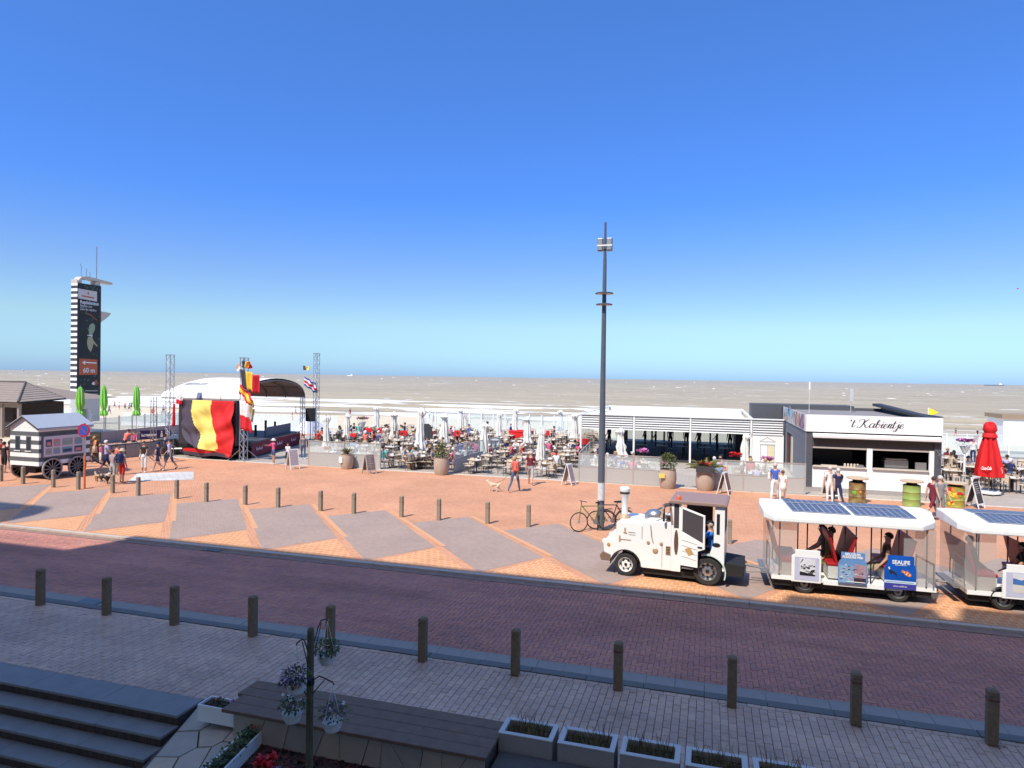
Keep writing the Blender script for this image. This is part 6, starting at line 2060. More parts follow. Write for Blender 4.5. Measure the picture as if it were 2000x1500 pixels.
CLAY = mat('weathered_clay_barrel', (.42, .33, .26), .85, var=.15, scale=5)
def barrel(label, p, h, r, kind):
    t = thing('barrel_planter', label, 'planter', p, 0, 'big clay barrels of plants on the terrace edge')
    MB().lathe([(r * .78, 0), (r * .92, h * .18), (r, h * .5), (r * .96, h * .8), (r * .88, h * .97), (r * .95, h), (r * .86, h), (r * .84, h * .93)], 22).obj('barrel', CLAY, t, smooth=True)
    MB().lathe([(r * .85, h * .92), (0, h * .94)], 18).obj('soil', SOIL, t)
    pm = MB()
    if kind == 'palm':
        for i in range(26):
            a = rnd.uniform(0, 6.28)
            e_ = rnd.uniform(.5, 1.25)
            L = rnd.uniform(.85, 1.35)
            pts = []
            for k in range(6):
                u = k / 5
                pts.append(Vector((math.cos(a) * L * u * math.cos(e_), math.sin(a) * L * u * math.cos(e_), h + L * (u * math.sin(e_) - .45 * u * u))))
            s = Vector((-math.sin(a), math.cos(a), 0))
            vs, fs = [], []
            for k, p_ in enumerate(pts):
                wd = .06 * (1 - (k / 5) ** 2) + .004
                vs += [p_ + s * wd, p_ - s * wd]
            fs = [(2 * k, 2 * k + 1, 2 * k + 3, 2 * k + 2) for k in range(5)]
            mi_ = rnd.choice((9, 9, 2, 3))
            pm.add(vs, fs, mi_)
            for k in range(1, 11):
                u = k / 11
                q = pts[min(4, int(u * 5))].lerp(pts[min(5, int(u * 5) + 1)], u * 5 - int(u * 5))
                out = Vector((math.cos(a), math.sin(a), .2))
                for sg in (-1, 1):
                    pm.leaf(q, s * sg * .9 + out * .7 + Vector((0, 0, .25)), .30 * (1 - .5 * u), .05, mi_, .45)
        geranium(pm, (0, -.1, h + .12), (.22, .2, .2), 60, (0,), (5,), 16, .03)
    elif kind == 'grass':
        for i in range(60):
            a = rnd.uniform(0, 6.28)
            pm.leaf((rnd.uniform(-.12, .12), rnd.uniform(-.12, .12), h - .03), (math.cos(a) * .5, math.sin(a) * .5, 1), rnd.uniform(.3, .62), .035, rnd.choice((0, 2, 2)), .18)
        geranium(pm, (-.1, -.1, h + .05), (.2, .15, .1), 30, (3,), (4,), 6, .03)
    else:
        pm.foliage((0, 0, h + .36), (.40, .36, .42), 460, .13, .08, (9, 2, 0, 0))
        geranium(pm, (-.18, -.2, h + .12), (.22, .15, .15), 20, (0,), (6 if kind == 'pinkshrub' else 4,), 8, .03)
    pm.obj('plant', PLANTM + [mat('palm_leaf', (.26, .27, .09), .55, var=.2)], t)
barrel('clay barrel with upright grass in front of the stage end screen', (-19.55, 33.45, 0), .84, .36, 'grass')
barrel('clay barrel with a leafy shrub at the open terrace entrance', (-13.8, 33.42, 0), .95, .42, 'shrub')
barrel('clay barrel with a leafy shrub and yellow notice beside the train cab', (-1.9, 33.45, 0), .95, .42, 'pinkshrub')
barrel('clay barrel with a spreading palm and red flowers', (-.15, 33.5, 0), .90, .44, 'palm')
for p, w_, h_, c, l in (((-2.15, 32.98, .55), .28, .22, mat('notice_yellow', (.72, .55, .14), .6), 'small yellow notice on the leafy clay barrel'), ((-19.72, 33.07, .38), .22, .34, WHITE, 'small white notice on the grass filled clay barrel')):
    o = MB().box(-w_ / 2, -.012, 0, w_ / 2, .0, h_).obj('notice', c, None, p)
    tag(o, l, 'notice')
for p, l, c in (((-.15, 33.42, .92), 'dark flower trough hung on the palm barrel', (.05, .05, .055)),):
    o = thing('flower_trough', l, 'planter', p)
    MB().box(-.42, -.42, -.02, .42, -.2, .28).obj('trough', mat('trough_dark', c, .6), o)
    pm = MB()
    geranium(pm, (0, -.31, .3), (.36, .12, .12), 60, (0, 1), (5,), 9, .025)
    pm.obj('plants', PLANTM, o)

def aboard(label, p, h, rz, face_m, frame_m, lines=True):
    t = thing('pavement_sign', label, 'sign', p, RAD(rz), 'folding menu boards')
    w_ = .58
    for s in (-1, 1):
        M = Matrix.Translation((0, s * .28, 0)) @ Matrix.Rotation(RAD(s * 14), 4, 'X')
        MB().box(-w_ / 2, -.015, 0, -w_ / 2 + .05, .015, h, 0, M).box(w_ / 2 - .05, -.015, 0, w_ / 2, .015, h, 0, M).box(-w_ / 2 + .05, -.015, h - .06, w_ / 2 - .05, .015, h, 0, M).box(-w_ / 2 + .05, -.015, .16, w_ / 2 - .05, .015, .22, 0, M).obj('frame', frame_m, t)
        MB().box(-w_ / 2 + .05, -.01, .22, w_ / 2 - .05, .01, h - .06, 0, M).obj('board', face_m, t)
        if lines:
            b = MB()
            for k in range(7):
                z = h - .16 - k * .09
                b.box(-w_ / 2 + .10, -.0155 if s < 0 else .0105, z, w_ / 2 - .10 - rnd.uniform(0, .18), -.0105 if s < 0 else .0155, z + .022, 0, M)
            b.obj('chalk_line', mat('chalk', (.5, .5, .5), .9), t)
CHALK = mat('chalkboard', (.05, .05, .055), .8)
aboard('folding board with photo menu at the stage end of the terrace', (-22.3, 32.35, 0), 1.14, 62, mat('menu_pale', (.40, .34, .34), .7, var=.3), WHITE)
aboard('brown photo menu board standing before the grass filled barrel', (-17.54, 32.35, 0), 1.08, 62, mat('menu_brown', (.22, .15, .13), .7, var=.4), mat('frame_beige', (.5, .46, .4), .7))
aboard('narrow white folding board by the corner of the lamp post screen', (-6.63, 32.55, 0), 1.08, 78, mat('menu_pale', (.4, .34, .34)), WHITE, False)
aboard('white folding board behind the train cab', (.74, 32.75, 0), 1.06, 72, mat('menu_rust', (.20, .10, .09), .7), WHITE, False)
aboard('white framed chalk menu board beside the red parasol', (11.0, 33.15, 0), 1.36, 48, CHALK, WHITE)
aboard('black chalkboard behind two strolling men at the kiosk', (5.32, 33.2, 0), 1.30, 20, CHALK, WHITE)

def parasol(label, p, top, zb, r, m, group, tie=None, base='block', lean=0.0, flap=0.0):
    t = thing('parasol', label, 'parasol', p, 0, group)
    rows = [(0.01, 1.0), (.28, .985), (.42, .93), (.36, .86), (.30, .80), (.42, .70), (.62, .52), (.80, .32), (.95, .12), (1.0, 0)]
    if tie == 2:
        rows = [(0.01, 1.0), (.22, .98), (.44, .945), (.66, .90), (.78, .86), (.60, .815), (.50, .77), (.58, .66), (.70, .50), (.76, .36), (.80, .24), (.92, .12), (1.0, .04), (.85, 0)]
        rows = [(q * (rnd.uniform(.86, 1.16) if k > 1 else 1), zz) for k, (q, zz) in enumerate(rows)]
    elif tie is not None:
        rows = [(0.01, 1.0), (.30, .97), (.55, .88), (.70, .74), (.80, .58), (.86, .42), (.62, .27), (.45, .20), (.85, .11), (.95, .05), (.7, .0)]
    n = 48
    vs, fs = [], []
    H = top - zb
    s0 = rnd.uniform(0, 6)
    for k, (q, z) in enumerate(rows):
        for j in range(n):
            a = 2 * math.pi * j / n
            fold = 1 + .17 * math.cos((8 if r < .5 else 6) * a + s0 + .8 * math.sin(3 * z + a)) + .05 * math.cos(17 * a + 5 * z) * (1 if k > 1 else .2) + rnd.uniform(-.05, .05)
            rr = r * q * fold * (1 + (.34 * math.cos(a - s0) if tie == 2 and .80 < z < .93 else (.14 * math.cos(a + 2 * s0 + 4 * z) if tie == 2 else 0)))
            vs.append((rr * math.cos(a) + lean * z + flap * max(0, .25 - abs(z - .88)) * 2, rr * math.sin(a), zb + H * z + rnd.uniform(-.01, .01)))
    for k in range(len(rows) - 1):
        for j in range(n):
            fs.append((k * n + j, k * n + (j + 1) % n, (k + 1) * n + (j + 1) % n, (k + 1) * n + j))
    MB().add(vs, fs).obj('canopy', m, t, smooth=True)
    MB().lathe([(.028, .06), (.028, top - .05)], 8).lathe([(.03, top), (.02, top + .06), (0, top + .08)], 8, c=(lean, 0, 0)).obj('pole', mat('pole_wood', (.42, .30, .20), .6) if base == 'cross' else ALU, t)
    if base == 'cross':
        MB().box(-.55, -.05, 0, .55, .05, .08).box(-.05, -.55, 0, .05, .55, .075).obj('base', DGREY, t)
        b = MB()
        for a in range(6):
            c, s = math.cos(a * 1.047), math.sin(a * 1.047)
            b.tube([(0.03 * c, .03 * s, zb - .22), (r * .75 * c, r * .75 * s, zb + .06)], .014, 5)
        b.obj('rib', mat('pole_wood', (.42, .30, .20)), t)
        MB().lathe([(.5, .081), (.5, .16), (.44, .18)], 20).obj('weight', WHITE, t)
    else:
        MB().lathe([(.42, 0), (.42, .05), (.1, .08), (.05, .3)], 16).obj('base', WHITE, t)
    return t
WP = [((677, 872), 806, 'slim white closed parasol behind the grass filled barrel'), ((768, 872), 803, 'slim white closed parasol among the tables left of the dark menu board'), ((868, 880), 806, 'white closed parasol right of the dark menu board'), ((975, 868), 803, 'white closed parasol between the tied one and the red box'), ((1030, 880), 812, 'white closed parasol at the right end of the red box'), ((1122, 870), 806, 'white closed parasol against the pavilion side screen'), ((637, 890), 812, 'white closed parasol behind the stage end screen'), ((735, 852), 793, 'white closed parasol near the dike rail, behind the white shirted waiter'), ((820, 900), 795, 'tall white closed parasol between the entrance tables'), ((900, 850), 797, 'white closed parasol near the dike rail behind the man in red'),
      ((945, 905), 825, 'white closed parasol tied at the end of the inner screen'), ((1005, 855), 797, 'white closed parasol beside the red cool box'), ((1055, 915), 838, 'white closed parasol with a loose strut near the strolling couple'), ((1095, 852), 800, 'white closed parasol near the pavilion corner at the dike rail'),
      ((1212, 908), 835, 'white closed parasol in front of the pavilion next to the lamp post'), ((1455, 922), 845, 'white closed parasol at the pavilion white end wall')]
for i, (b, vt, lb) in enumerate(WP):
    p = at(*b, z=0)
    top = at(b[0], vt, Y=p.y).z
    o = parasol(lb, (p.x, p.y, 0), top, max(.40, top * .20), .27 + .03 * (i % 3), OFFWHITE, 'closed white parasols of the terrace', tie=2, lean=rnd.uniform(-.06, .06), flap=rnd.uniform(-.06, .10))
    if i in (6, 8, 12, 15):
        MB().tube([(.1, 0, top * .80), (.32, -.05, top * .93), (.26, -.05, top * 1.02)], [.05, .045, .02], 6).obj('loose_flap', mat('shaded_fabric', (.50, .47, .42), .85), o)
GREEN = mat('parasol_lime', (.22, .58, .08), .7, var=.12)
for px, vt, Yp, l in ((157, 755, 37, 'lime green closed parasol right above the no parking sign'), (203, 752, 43, 'lime green closed parasol at the foot of the striped tower'), (267, 753, 45, 'lime green closed parasol standing alone over the beach bar')):
    tp = at(px, vt, Y=Yp)
    zb = at(px, 812, Y=Yp).z
    parasol(l, (tp.x, tp.y, -.5), tp.z + .5, zb + .5, .30, GREEN, 'lime green parasols of the beach bar', tie=1)
rp = parasol('big red closed parasol with white soft drink script', (12.94, 37.3, 0), 3.52, .90, .56, mat('parasol_red', (.60, .012, .015), .75, var=.12), None, base='cross')
cap = MB().lathe([(.10, 3.5), (.26, 3.32), (.30, 3.12), (.22, 2.98), (.28, 2.92), (.33, 2.78), (.24, 2.72)], 12).obj('top_flap', mat('parasol_red', (.72, .012, .015)), rp, smooth=True)
text('Coca-Cola', .22, WHITE, rp, (-.30, -.52, 1.32), rot=(RAD(78), RAD(-4), RAD(-28)), shear=.35, sx=.42, bold=.006)
text('Cola', .24, WHITE, rp, (.38, -.44, 1.26), rot=(RAD(78), RAD(70), RAD(34)), shear=.35, sx=.62, bold=.006)

# bistro chairs and tables
RATTAN = mat('pale_rattan', (.52, .43, .33), .8, var=.2, scale=30)
CFR = mat('chair_frame_brown', (.12, .085, .062), .6)
TTOP = mat('table_top_white', (.72, .66, .57), .5, var=.06)
def chair_parts():
    f = MB()
    for x in (-.2, .2):
        f.tube([(x, -.2, 0), (x * .95, -.19, .45), (x * .95, -.19, .63), (x, .12, .66)], .013, 5)
        f.tube([(x, .25, 0), (x * .95, .2, .45), (x * .85, .28, .86)], .013, 5)
        f.tube([(x, -.2, .18), (x, .24, .18)], .009, 4)
    f.tube([(-.17, .28, .86), (0, .32, .90), (.17, .28, .86)], .014, 5)
    f.tube([(-.2, -.2, .2), (.2, .24, .2)], .009, 4)
    s = MB().prism([(-.2, -.2), (.2, -.2), (.19, .2), (-.19, .2)], .44, .47)
    b = MB().add([(-.17, .205, .50), (.17, .205, .50), (.15, .285, .84), (0, .33, .875), (-.15, .285, .84), (0, .25, .50)], [(0, 5, 3, 4), (5, 1, 2, 3)])
    b.add([(-.17, .225, .50), (.17, .225, .50), (.15, .305, .84), (0, .35, .875), (-.15, .305, .84), (0, .27, .50)], [(4, 3, 5, 0), (3, 2, 1, 5)])
    return f.mesh('frame', CFR), s.mesh('seat', RATTAN), b.mesh('backrest', RATTAN)
CM = chair_parts()
mb = MB()
for x in (-.2, .2):
    mb.box(x - .02, -.21, 0, x + .02, -.18, .63, 0).box(x - .02, .22, 0, x + .02, .25, .8, 0)
mb.box(-.2, -.2, .44, .2, .2, .47, 1).prism([(.205, .5), (.29, .86), (.31, .86), (.225, .5)], -.17, .17, 'x', 1)
CFAR = mb.mesh('bistro_chair', [CFR, RATTAN])
TB = MB().prism([(.40, -.34), (.40, .34), (.34, .40), (-.34, .40), (-.40, .34), (-.40, -.34), (-.34, -.40), (.34, -.40)], .72, .75).mesh('tabletop', TTOP)
TP = MB().tube([(0, 0, .03), (0, 0, .72)], .035, 6).box(-.3, -.035, 0, .3, .035, .03).box(-.035, -.3, .001, .035, .3, .029).mesh('pedestal', BLACK)
TFAR = MB().box(-.4, -.4, .72, .4, .4, .75, 0).box(-.04, -.04, 0, .04, .04, .72, 1).mesh('bistro_table', [TTOP, BLACK])
nchair = 0
XCH = []
SEATS = []
def table_set(x, y, rz, where, group, far=False, seats=(0, 1, 2, 3)):
    global nchair
    z = .008
    if far:
        o = link('bistro_table', TFAR, None, (x, y, z), RAD(rz))
        tag(o, 'pale topped bistro table, the ' + where, 'table', group)
    else:
        o = thing('bistro_table', 'pale topped bistro table, the ' + where, 'table', (x, y, z), RAD(rz), group)
        link('tabletop', TB, o); link('pedestal', TP, o)
        if rnd.random() < .7:
            b = thing('table_caddy', 'small dark menu caddy on the ' + where, 'caddy', (x + .05, y + .1, z + .75), rnd.uniform(0, 3))
            MB().box(-.05, -.03, 0, .05, .03, .10).obj('holder', BLACK, b)
            MB().box(-.045, -.012, .10, .045, .012, .18).obj('menu', WHITE, b)
    for k in seats:
        a = RAD((rz if rz != 45 else 30) + 90 * k + rnd.uniform(-10, 10))
        d = rnd.uniform(.52, .70)
        cx, cy = x + d * math.sin(a), y - d * math.cos(a)
        face = a + math.pi + rnd.uniform(-.2, .2)
        q = (math.degrees(a) + 360) % 360
        side = 'road' if q < 45 or q >= 315 else ('kiosk' if q < 135 else ('sea' if q < 225 else 'stage'))
        nchair += 1
        if nchair > 300:
            XCH.append((cx, cy, z, face + math.pi))
            continue
        lb = 'rattan chair on the %s side of the %s' % (side, where)
        if far:
            c = link('bistro_chair', CFAR, None, (cx, cy, z), face + math.pi)
            tag(c, lb, 'chair', 'rattan chairs around the ' + where)
        else:
            c = thing('bistro_chair', lb, 'chair', (cx, cy, z), face + math.pi, 'rattan chairs around the ' + where)
            for nm, me in zip(('frame', 'seat', 'backrest'), CM):
                link(nm, me, c)
        SEATS.append((cx, cy, math.degrees(face + math.pi) + 180, where))
for zone, x0, dx, nx, y0, dy, ny, far in (('by the stage screen', -21.4, 1.95, 4, 35.0, 2.0, 4, False), ('at the entrance', -16.2, 1.9, 2, 34.9, 2.0, 4, False),
                                     ('past the inner screen', -12.2, 1.95, 3, 34.9, 2.1, 5, False), ('before the pavilion', -5.6, 1.95, 5, 35.2, 2.2, 2, False),
                                     ('past the kiosk', 12.2, 2.0, 4, 38.4, 2.2, 5, True),
                                     ('near the dike rail', -28.0, 1.9, 6, 43.8, 2.0, 7, True), ('at the rail middle', -16.9, 1.9, 5, 46.2, 2.0, 6, True), ('behind the stage screen', -21.2, 1.9, 2, 43.0, 1.9, 1, True)):
    for j in range(ny):
        for i in range(nx):
            if zone == 'before the pavilion' and i in (2,): continue
            if zone == 'past the kiosk' and i == 0 and j == 0: continue
            wh = '%s table, %s row %s' % (ordinal(i), ordinal(j), zone)
            table_set(x0 + dx * i + rnd.uniform(-.15, .15), y0 + dy * j + rnd.uniform(-.15, .15), rnd.choice((0, 12, 45, -20)), wh, 'bistro tables ' + zone, far, rnd.choice(((0, 1, 2, 3), (0, 2, 1), (0, 1, 2, 3), (1, 3))))

xm = MB()
for cx, cy, z, a in XCH:
    M = Matrix.Translation((cx, cy, z)) @ Matrix.Rotation(a, 4, 'Z')
    for x in (-.2, .2):
        xm.box(x - .02, -.21, 0, x + .02, -.18, .63, 0, M).box(x - .02, .22, 0, x + .02, .25, .8, 0, M)
    xm.box(-.2, -.2, .44, .2, .2, .47, 1, M).prism([(.205, .5), (.29, .86), (.31, .86), (.225, .5)], -.17, .17, 'x', 1, M)
if XCH:
    tag(xm.obj('bistro_chairs', [CFR, RATTAN]), 'farther rattan chairs massed towards the dike rail', 'chairs', kind='stuff')

# guests at the tables
TOPS = ['white', 'white', 'red', 'turq', 'blue', 'black', 'lgrey', 'coral', 'navy', 'sky', 'maroon', 'beige', 'lav', 'pink', 'grey']
HAIRS = ['brown', 'dark', 'grey', 'blond', 'white', 'brown', 'dark']
CN = {'white': 'white', 'red': 'red', 'turq': 'turquoise', 'blue': 'blue', 'black': 'black', 'lgrey': 'light grey', 'coral': 'coral', 'navy': 'navy', 'sky': 'sky blue', 'maroon': 'maroon', 'beige': 'beige', 'lav': 'lavender', 'pink': 'pink', 'grey': 'grey'}
r2 = random.Random(31)
by = {}
for s in SEATS:
    by.setdefault(s[3], []).append(s)
ng = 0
for wh, ss in by.items():
    if 'rail' in wh: pr = .95
    elif 'pavilion' in wh: pr = .9
    elif 'stage screen' in wh: pr = .65
    elif 'past the kiosk' in wh: pr = .5
    else: pr = .72
    if r2.random() > pr: continue
    used = set()
    for s in r2.sample(ss, min(len(ss), r2.choice((1, 2, 2, 3)))):
        top = r2.choice([c for c in TOPS if c not in used])
        used.add(top)
        fem = r2.random() < .5
        ng += 1
        person('seated guest in %s at the %s' % (CN[top], wh), (s[0], s[1], .008 - .03), s[2], r2.choice(('sit_f',) if fem else ('sit', 'sit_back')), top, r2.choice(('denim', 'beige', 'navy', 'black', 'white')), r2.choice(('long', 'short')), 'short', r2.choice(HAIRS), r2.choice(('long', 'bun')) if fem else 'short', r2.uniform(1.62, 1.8), skin=r2.randrange(2))
for i in range(9):
    x, y = -7.2 + i * 1.1 + r2.uniform(-.2, .2), 52.6 + r2.uniform(-1.5, 2)
    person('guest in dark shade at the back of the pavilion, %s along' % ordinal(i), (x, y, .02), r2.uniform(0, 360), r2.choice(('stand', 'stand_f')), r2.choice(('black', 'navy', 'grey')), 'black', 'long', 'short', 'dark', h=r2.uniform(1.6, 1.78))

# people on their feet among the tables
for i, (px, py, c, b_, l) in enumerate(((752, 872, 'white', 'black', 'waiter in white and black standing beside the rail parasol'), (915, 872, 'blue', 'navy', 'person in blue standing among the far tables'), (997, 866, 'blue', 'denim', 'man in a bright blue top left of the red drinks box'),
        (860, 872, 'white', 'beige', 'woman in white walking between the far tables'), (700, 866, 'turq', 'white', 'person in turquoise on foot near the dike rail'), (1082, 876, 'maroon', 'black', 'person in maroon walking towards the pavilion'),
        (952, 862, 'beige', 'beige', 'person in beige near the far glass rail'), (790, 868, 'navy', 'lgrey', 'person in navy near the far glass rail'), (1900, 905, 'white', 'navy', 'waitress in white beyond the red parasol'))):
    q = at(px, py, z=0)
    person(l, (q.x, q.y, .008), r2.uniform(0, 360), ('walk', 'stand', 'walk_f', 'stand_f')[i % 4], c, b_, 'long', 'short', HAIRS[i % 7], 'short', 1.7)

# things that stand out on the terrace
def at_thing(px, py): 
    p = at(px, py, z=0)
    return p
p = at_thing(1017, 868)
t = thing('cool_box', 'large bright red drinks box near the dike rail', 'box', (p.x, p.y, 0))
MB().prism([(-.75, .12), (.75, .12), (.88, 1.0), (-.88, 1.0)], -.35, .35, 'y').obj('tub', mat('box_red', (.68, .015, .02), .5), t, bevel=.04)
MB().box(-.92, -.39, 1.001, .92, .39, 1.10).box(-.3, -.05, 1.101, .3, .05, 1.17).obj('lid', mat('box_red', (.68, .015, .02)), t, bevel=.03)
MB().box(-.7, -.3, 0, .7, .3, .12).obj('foot', BLACK, t)
for i, (px, py, w_, h_) in enumerate(((720, 840, .9, .5), (612 + 78, 850, .7, .4), (838, 846, .95, .7), (892, 848, .8, .8), (1139, 862, 1.1, .65), (741, 841, .5, .6), (787, 846, 1.0, .6), (1068, 846, .6, .6))):
    q = at(px, py + 26, z=0)
    zz = at(px, py, Y=q.y).z
    t = thing('red_lamp_sign', 'red rounded sign on a pole, %s along the dike rail' % ordinal(i), 'sign', (q.x, q.y, 0), 0, 'red round signs on poles by the dike rail')
    pts = [(.7 * w_ / 2 * math.copysign(abs(math.cos(a)) ** .7, math.cos(a)), zz + .7 * h_ / 2 * math.copysign(abs(math.sin(a)) ** .7, math.sin(a))) for a in [2 * math.pi * k / 18 for k in range(18)]]
    MB().prism(pts, -.06, .06, 'y').obj('disc', mat('sign_bright_red', (.62, .02, .03), .5), t, bevel=.02)
    MB().tube([(0, 0.07, 0), (0, .07, zz)], .03, 6).obj('pole', WHITE, t)
p = at_thing(833, 878)
t = thing('menu_board', 'tall dark rounded menu board behind the entrance parasol', 'sign', (p.x, p.y, 0))
MB().prism([(-.42, .1), (.42, .1), (.44, 1.2), (.36, 1.65), (.15, 1.86), (-.15, 1.86), (-.36, 1.65), (-.44, 1.2)], -.05, .05, 'y').obj('board', mat('board_charcoal', (.04, .042, .05), .7), t)
MB().box(-.5, -.25, 0, .5, .25, .1).obj('foot', BLACK, t)

# glass rail with white posts along the dike edge
t = thing('dike_rail', 'glass wind rail with slim white posts along the beach edge of the terrace', 'railing', (-26, 58.6, 0))
for i in range(30):
    x = i * 1.15
    if -.3 < (x - 26) + 8.5 < 11.5: continue
    MB().box(x - .05, -.05, 0, x + .05, .05, 1.95).obj('post', WHITE, t)
    MB().box(x + .06, -.01, .15, x + 1.09, .01, 1.85).obj('glass', GLASS, t)
    MB().box(x + .06, -.02, 1.88, x + 1.09, .02, 1.905).obj('rail', ALU, t)
    MB().box(x + .06, -.03, .1, x + 1.09, .03, .15).obj('rail', WHITE, t)
t = thing('dike_rail', 'glass wind rail with slim white posts beyond the kiosk', 'railing', (11.5, 56, 0))
for i in range(16):
    x = i * 1.3
    MB().box(x - .04, -.04, 0, x + .04, .04, 1.7).obj('post', WHITE, t)
    MB().box(x + .05, -.01, .15, x + 1.25, .01, 1.6).obj('glass', GLASS, t)
    MB().box(x + .05, -.03, 1.61, x + 1.25, .03, 1.66).obj('rail', WHITE, t)

# flower lamps and tall bouquets
for i, (px, py, l) in enumerate(((1883, 872, 'violet flower tub raised on a white stand beyond the kiosk'), (708, 800 + 25, 'flower basket on a stake behind the closed parasols'))):
    q = at(px, py + (65 if i == 0 else 40), z=0)
    zz = at(px, py, Y=q.y).z
    t = thing('flower_stand', l, 'plant', (q.x, q.y, 0))
    MB().tube([(0, 0, 0), (0, 0, zz)], .06, 8).lathe([(.10, zz - .35), (.26, zz)], 12).obj('stand', WHITE, t)
    pm = MB()
    geranium(pm, (0, 0, zz + .1), (.45, .45, .22), 130, (0, 1), (8, 6) if i == 0 else (6, 3), 40, .05)
    pm.obj('plants', PLANTM, t)
for px, py, mi, l in ((1438, 935, 5, 'pot of red flowers at the screen behind the train cab'), (1503, 945, 6, 'tall pot of pink flowers near the kiosk corner'), (1250, 925, 6, 'pot of pink flowers behind the lamp post screen')):
    q = at(px, py, z=0)
    t = thing('flower_pot', l, 'plant', (q.x, q.y + .9, 0))
    MB().lathe([(.16, 0), (.24, .5), (.22, .5), (.2, .45)], 14).obj('pot', CLAY, t)
    pm = MB()
    geranium(pm, (0, 0, .85), (.32, .32, .35), 120, (0, 1), (mi,), 34, .045)
    pm.obj('plants', PLANTM, t)

# high tables on painted drums in front of the kiosk
def drum(label, p, h, base, spots, seed):
    r = random.Random(seed)
    t = thing('drum_table', label, 'table', p, 0, 'painted drum tables before the kiosk')
    m = D.materials.new('painted_drum')
    nt, b = nodes_of(m)
    tc = nt.nodes.new('ShaderNodeTexCoord')
    vo = nt.nodes.new('ShaderNodeTexNoise')
    vo.inputs['Scale'].default_value = 4.2
    vo.inputs['Detail'].default_value = 3
    mp = nt.nodes.new('ShaderNodeMapping')
    mp.inputs['Location'].default_value = (seed, seed * 2, 0)
    nt.links.new(tc.outputs['Object'], mp.inputs[0])
    nt.links.new(mp.outputs[0], vo.inputs['Vector'])
    cr = nt.nodes.new('ShaderNodeValToRGB')
    cr.color_ramp.elements[0].position = .32
    cr.color_ramp.elements[1].position = .68
    cr.color_ramp.elements[0].color = base[0] + (1,)
    cr.color_ramp.elements[1].color = base[-1] + (1,)
    for k in range(1, len(base) - 1):
        e = cr.color_ramp.elements.new(.32 + .36 * k / (len(base) - 1))
        e.color = base[k] + (1,)
    nt.links.new(vo.outputs['Fac'], cr.inputs[0])
    nt.links.new(cr.outputs[0], b.inputs['Base Color'])
    b.inputs['Roughness'].default_value = .45
    R_ = .34
    MB().lathe([(R_, 0), (R_ + .012, .03), (R_, .05), (R_, .29), (R_ + .012, .31), (R_, .33), (R_, .60), (R_ + .012, .62), (R_, .64), (R_, .87), (R_ + .012, .90), (R_ - .02, .90)], 28).obj('drum', m, t, smooth=True)
    for i in range(spots):
        a = r.uniform(-2.6, -.5)
        z = r.uniform(.12, .78)
        q = Matrix.Translation((math.cos(a) * (R_ + .003), math.sin(a) * (R_ + .003), z)) @ Matrix.Rotation(a + math.pi / 2, 4, 'Z') @ Matrix.Rotation(RAD(90), 4, 'X')
        c = r.choice((mat('fruit_red', (.55, .03, .03), .5), mat('fruit_yellow', (.75, .55, .05), .5), mat('fruit_green', (.15, .4, .05), .5), mat('fruit_orange', (.7, .25, .04), .5)))
        MB().lathe([(r.uniform(.05, .10), 0), (r.uniform(.045, .06), .012), (0, .016)], 12, M=q).obj('painted_fruit', c, t)
    MB().lathe([(R_ - .03, .901), (R_ - .06, .93), (.16, .935)], 20).box(-.2, -.04, .93, .2, .04, h - .06).box(-.04, -.2, .93, .04, .2, h - .061).obj('support', BLACK, t)
    MB().lathe([(.43, h - .06), (.45, h - .04), (.44, h)], 24).obj('tabletop', PALEWOOD, t)
drum('drum table with a brown and green jungle picture by the chalkboard', (6.31, 32.55, 0), 1.12, [(.05, .12, .02), (.22, .10, .05), (.30, .22, .08), (.10, .25, .04)], 3, 3)
drum('plain lime green drum table between the kiosk hatches', (8.45, 32.62, 0), 1.10, [(.22, .36, .08), (.28, .40, .10), (.34, .38, .12)], 0, 8)
drum('drum table covered with painted red and yellow fruit', (10.24, 33.06, 0), 1.06, [(.10, .22, .04), (.30, .36, .06), (.45, .30, .05), (.2, .3, .08)], 16, 5)

# ------------------------------------------------------------------ grey walls, rails and beach gear to the left
GW = mat('grey_render_wall', (.30, .31, .32), .85, var=.10, scale=2)
def wallseg(name, label, b0, b1, t0, t1, m, z=0.0, th=.25):
    p, q = at(*b0, z=z), at(*b1, z=z)
    h0, h1 = at(b0[0], t0, Y=p.y).z, at(b1[0], t1, Y=q.y).z
    d = q - p
    t = thing(name, label, 'wall', (p.x, p.y, z), math.atan2(d.y, d.x))
    L = math.hypot(d.x, d.y)
    n = 6
    for i in range(n):
        a, b = L * i / n, L * (i + 1) / n - .012
        za, zb_ = h0 + (h1 - h0) * i / n - z, h0 + (h1 - h0) * (i + 1) / n - z
        MB().prism([(a, -.1), (b, -.1), (b, zb_), (a, za)], 0, th, 'y').obj('wall_panel', m, t)
    return t, L, h0, h1
wallseg('beach_stair_wall', 'smooth grey wall of the beach passage behind the strolling people', (168, 902), (352, 884), 872, 858, GW)
wt, wL, h0, h1 = wallseg('beach_terrace_wall', 'long grey wall carrying the glass screen of the beach bar', (150, 872), (352, 850), 848, 829, GW)
gr = thing('glass_rail', 'glass screen with pale posts above the beach bar wall', 'railing', wt.location, wt.rotation_euler.z)
for i in range(9):
    x = wL * i / 8
    z = h0 + (h1 - h0) * i / 8
    MB().box(x - .04, .08, z, x + .04, .16, z + 1.1).obj('post', ALU, gr)
    if i < 8:
        MB().box(x + .05, .115, z + .05, x + wL / 8 - .05, .125, z + 1.0).obj('glass', GLASS, gr)
hr = thing('handrail', 'black handrails of the passage going down to the beach', 'railing', (0, 0, 0))
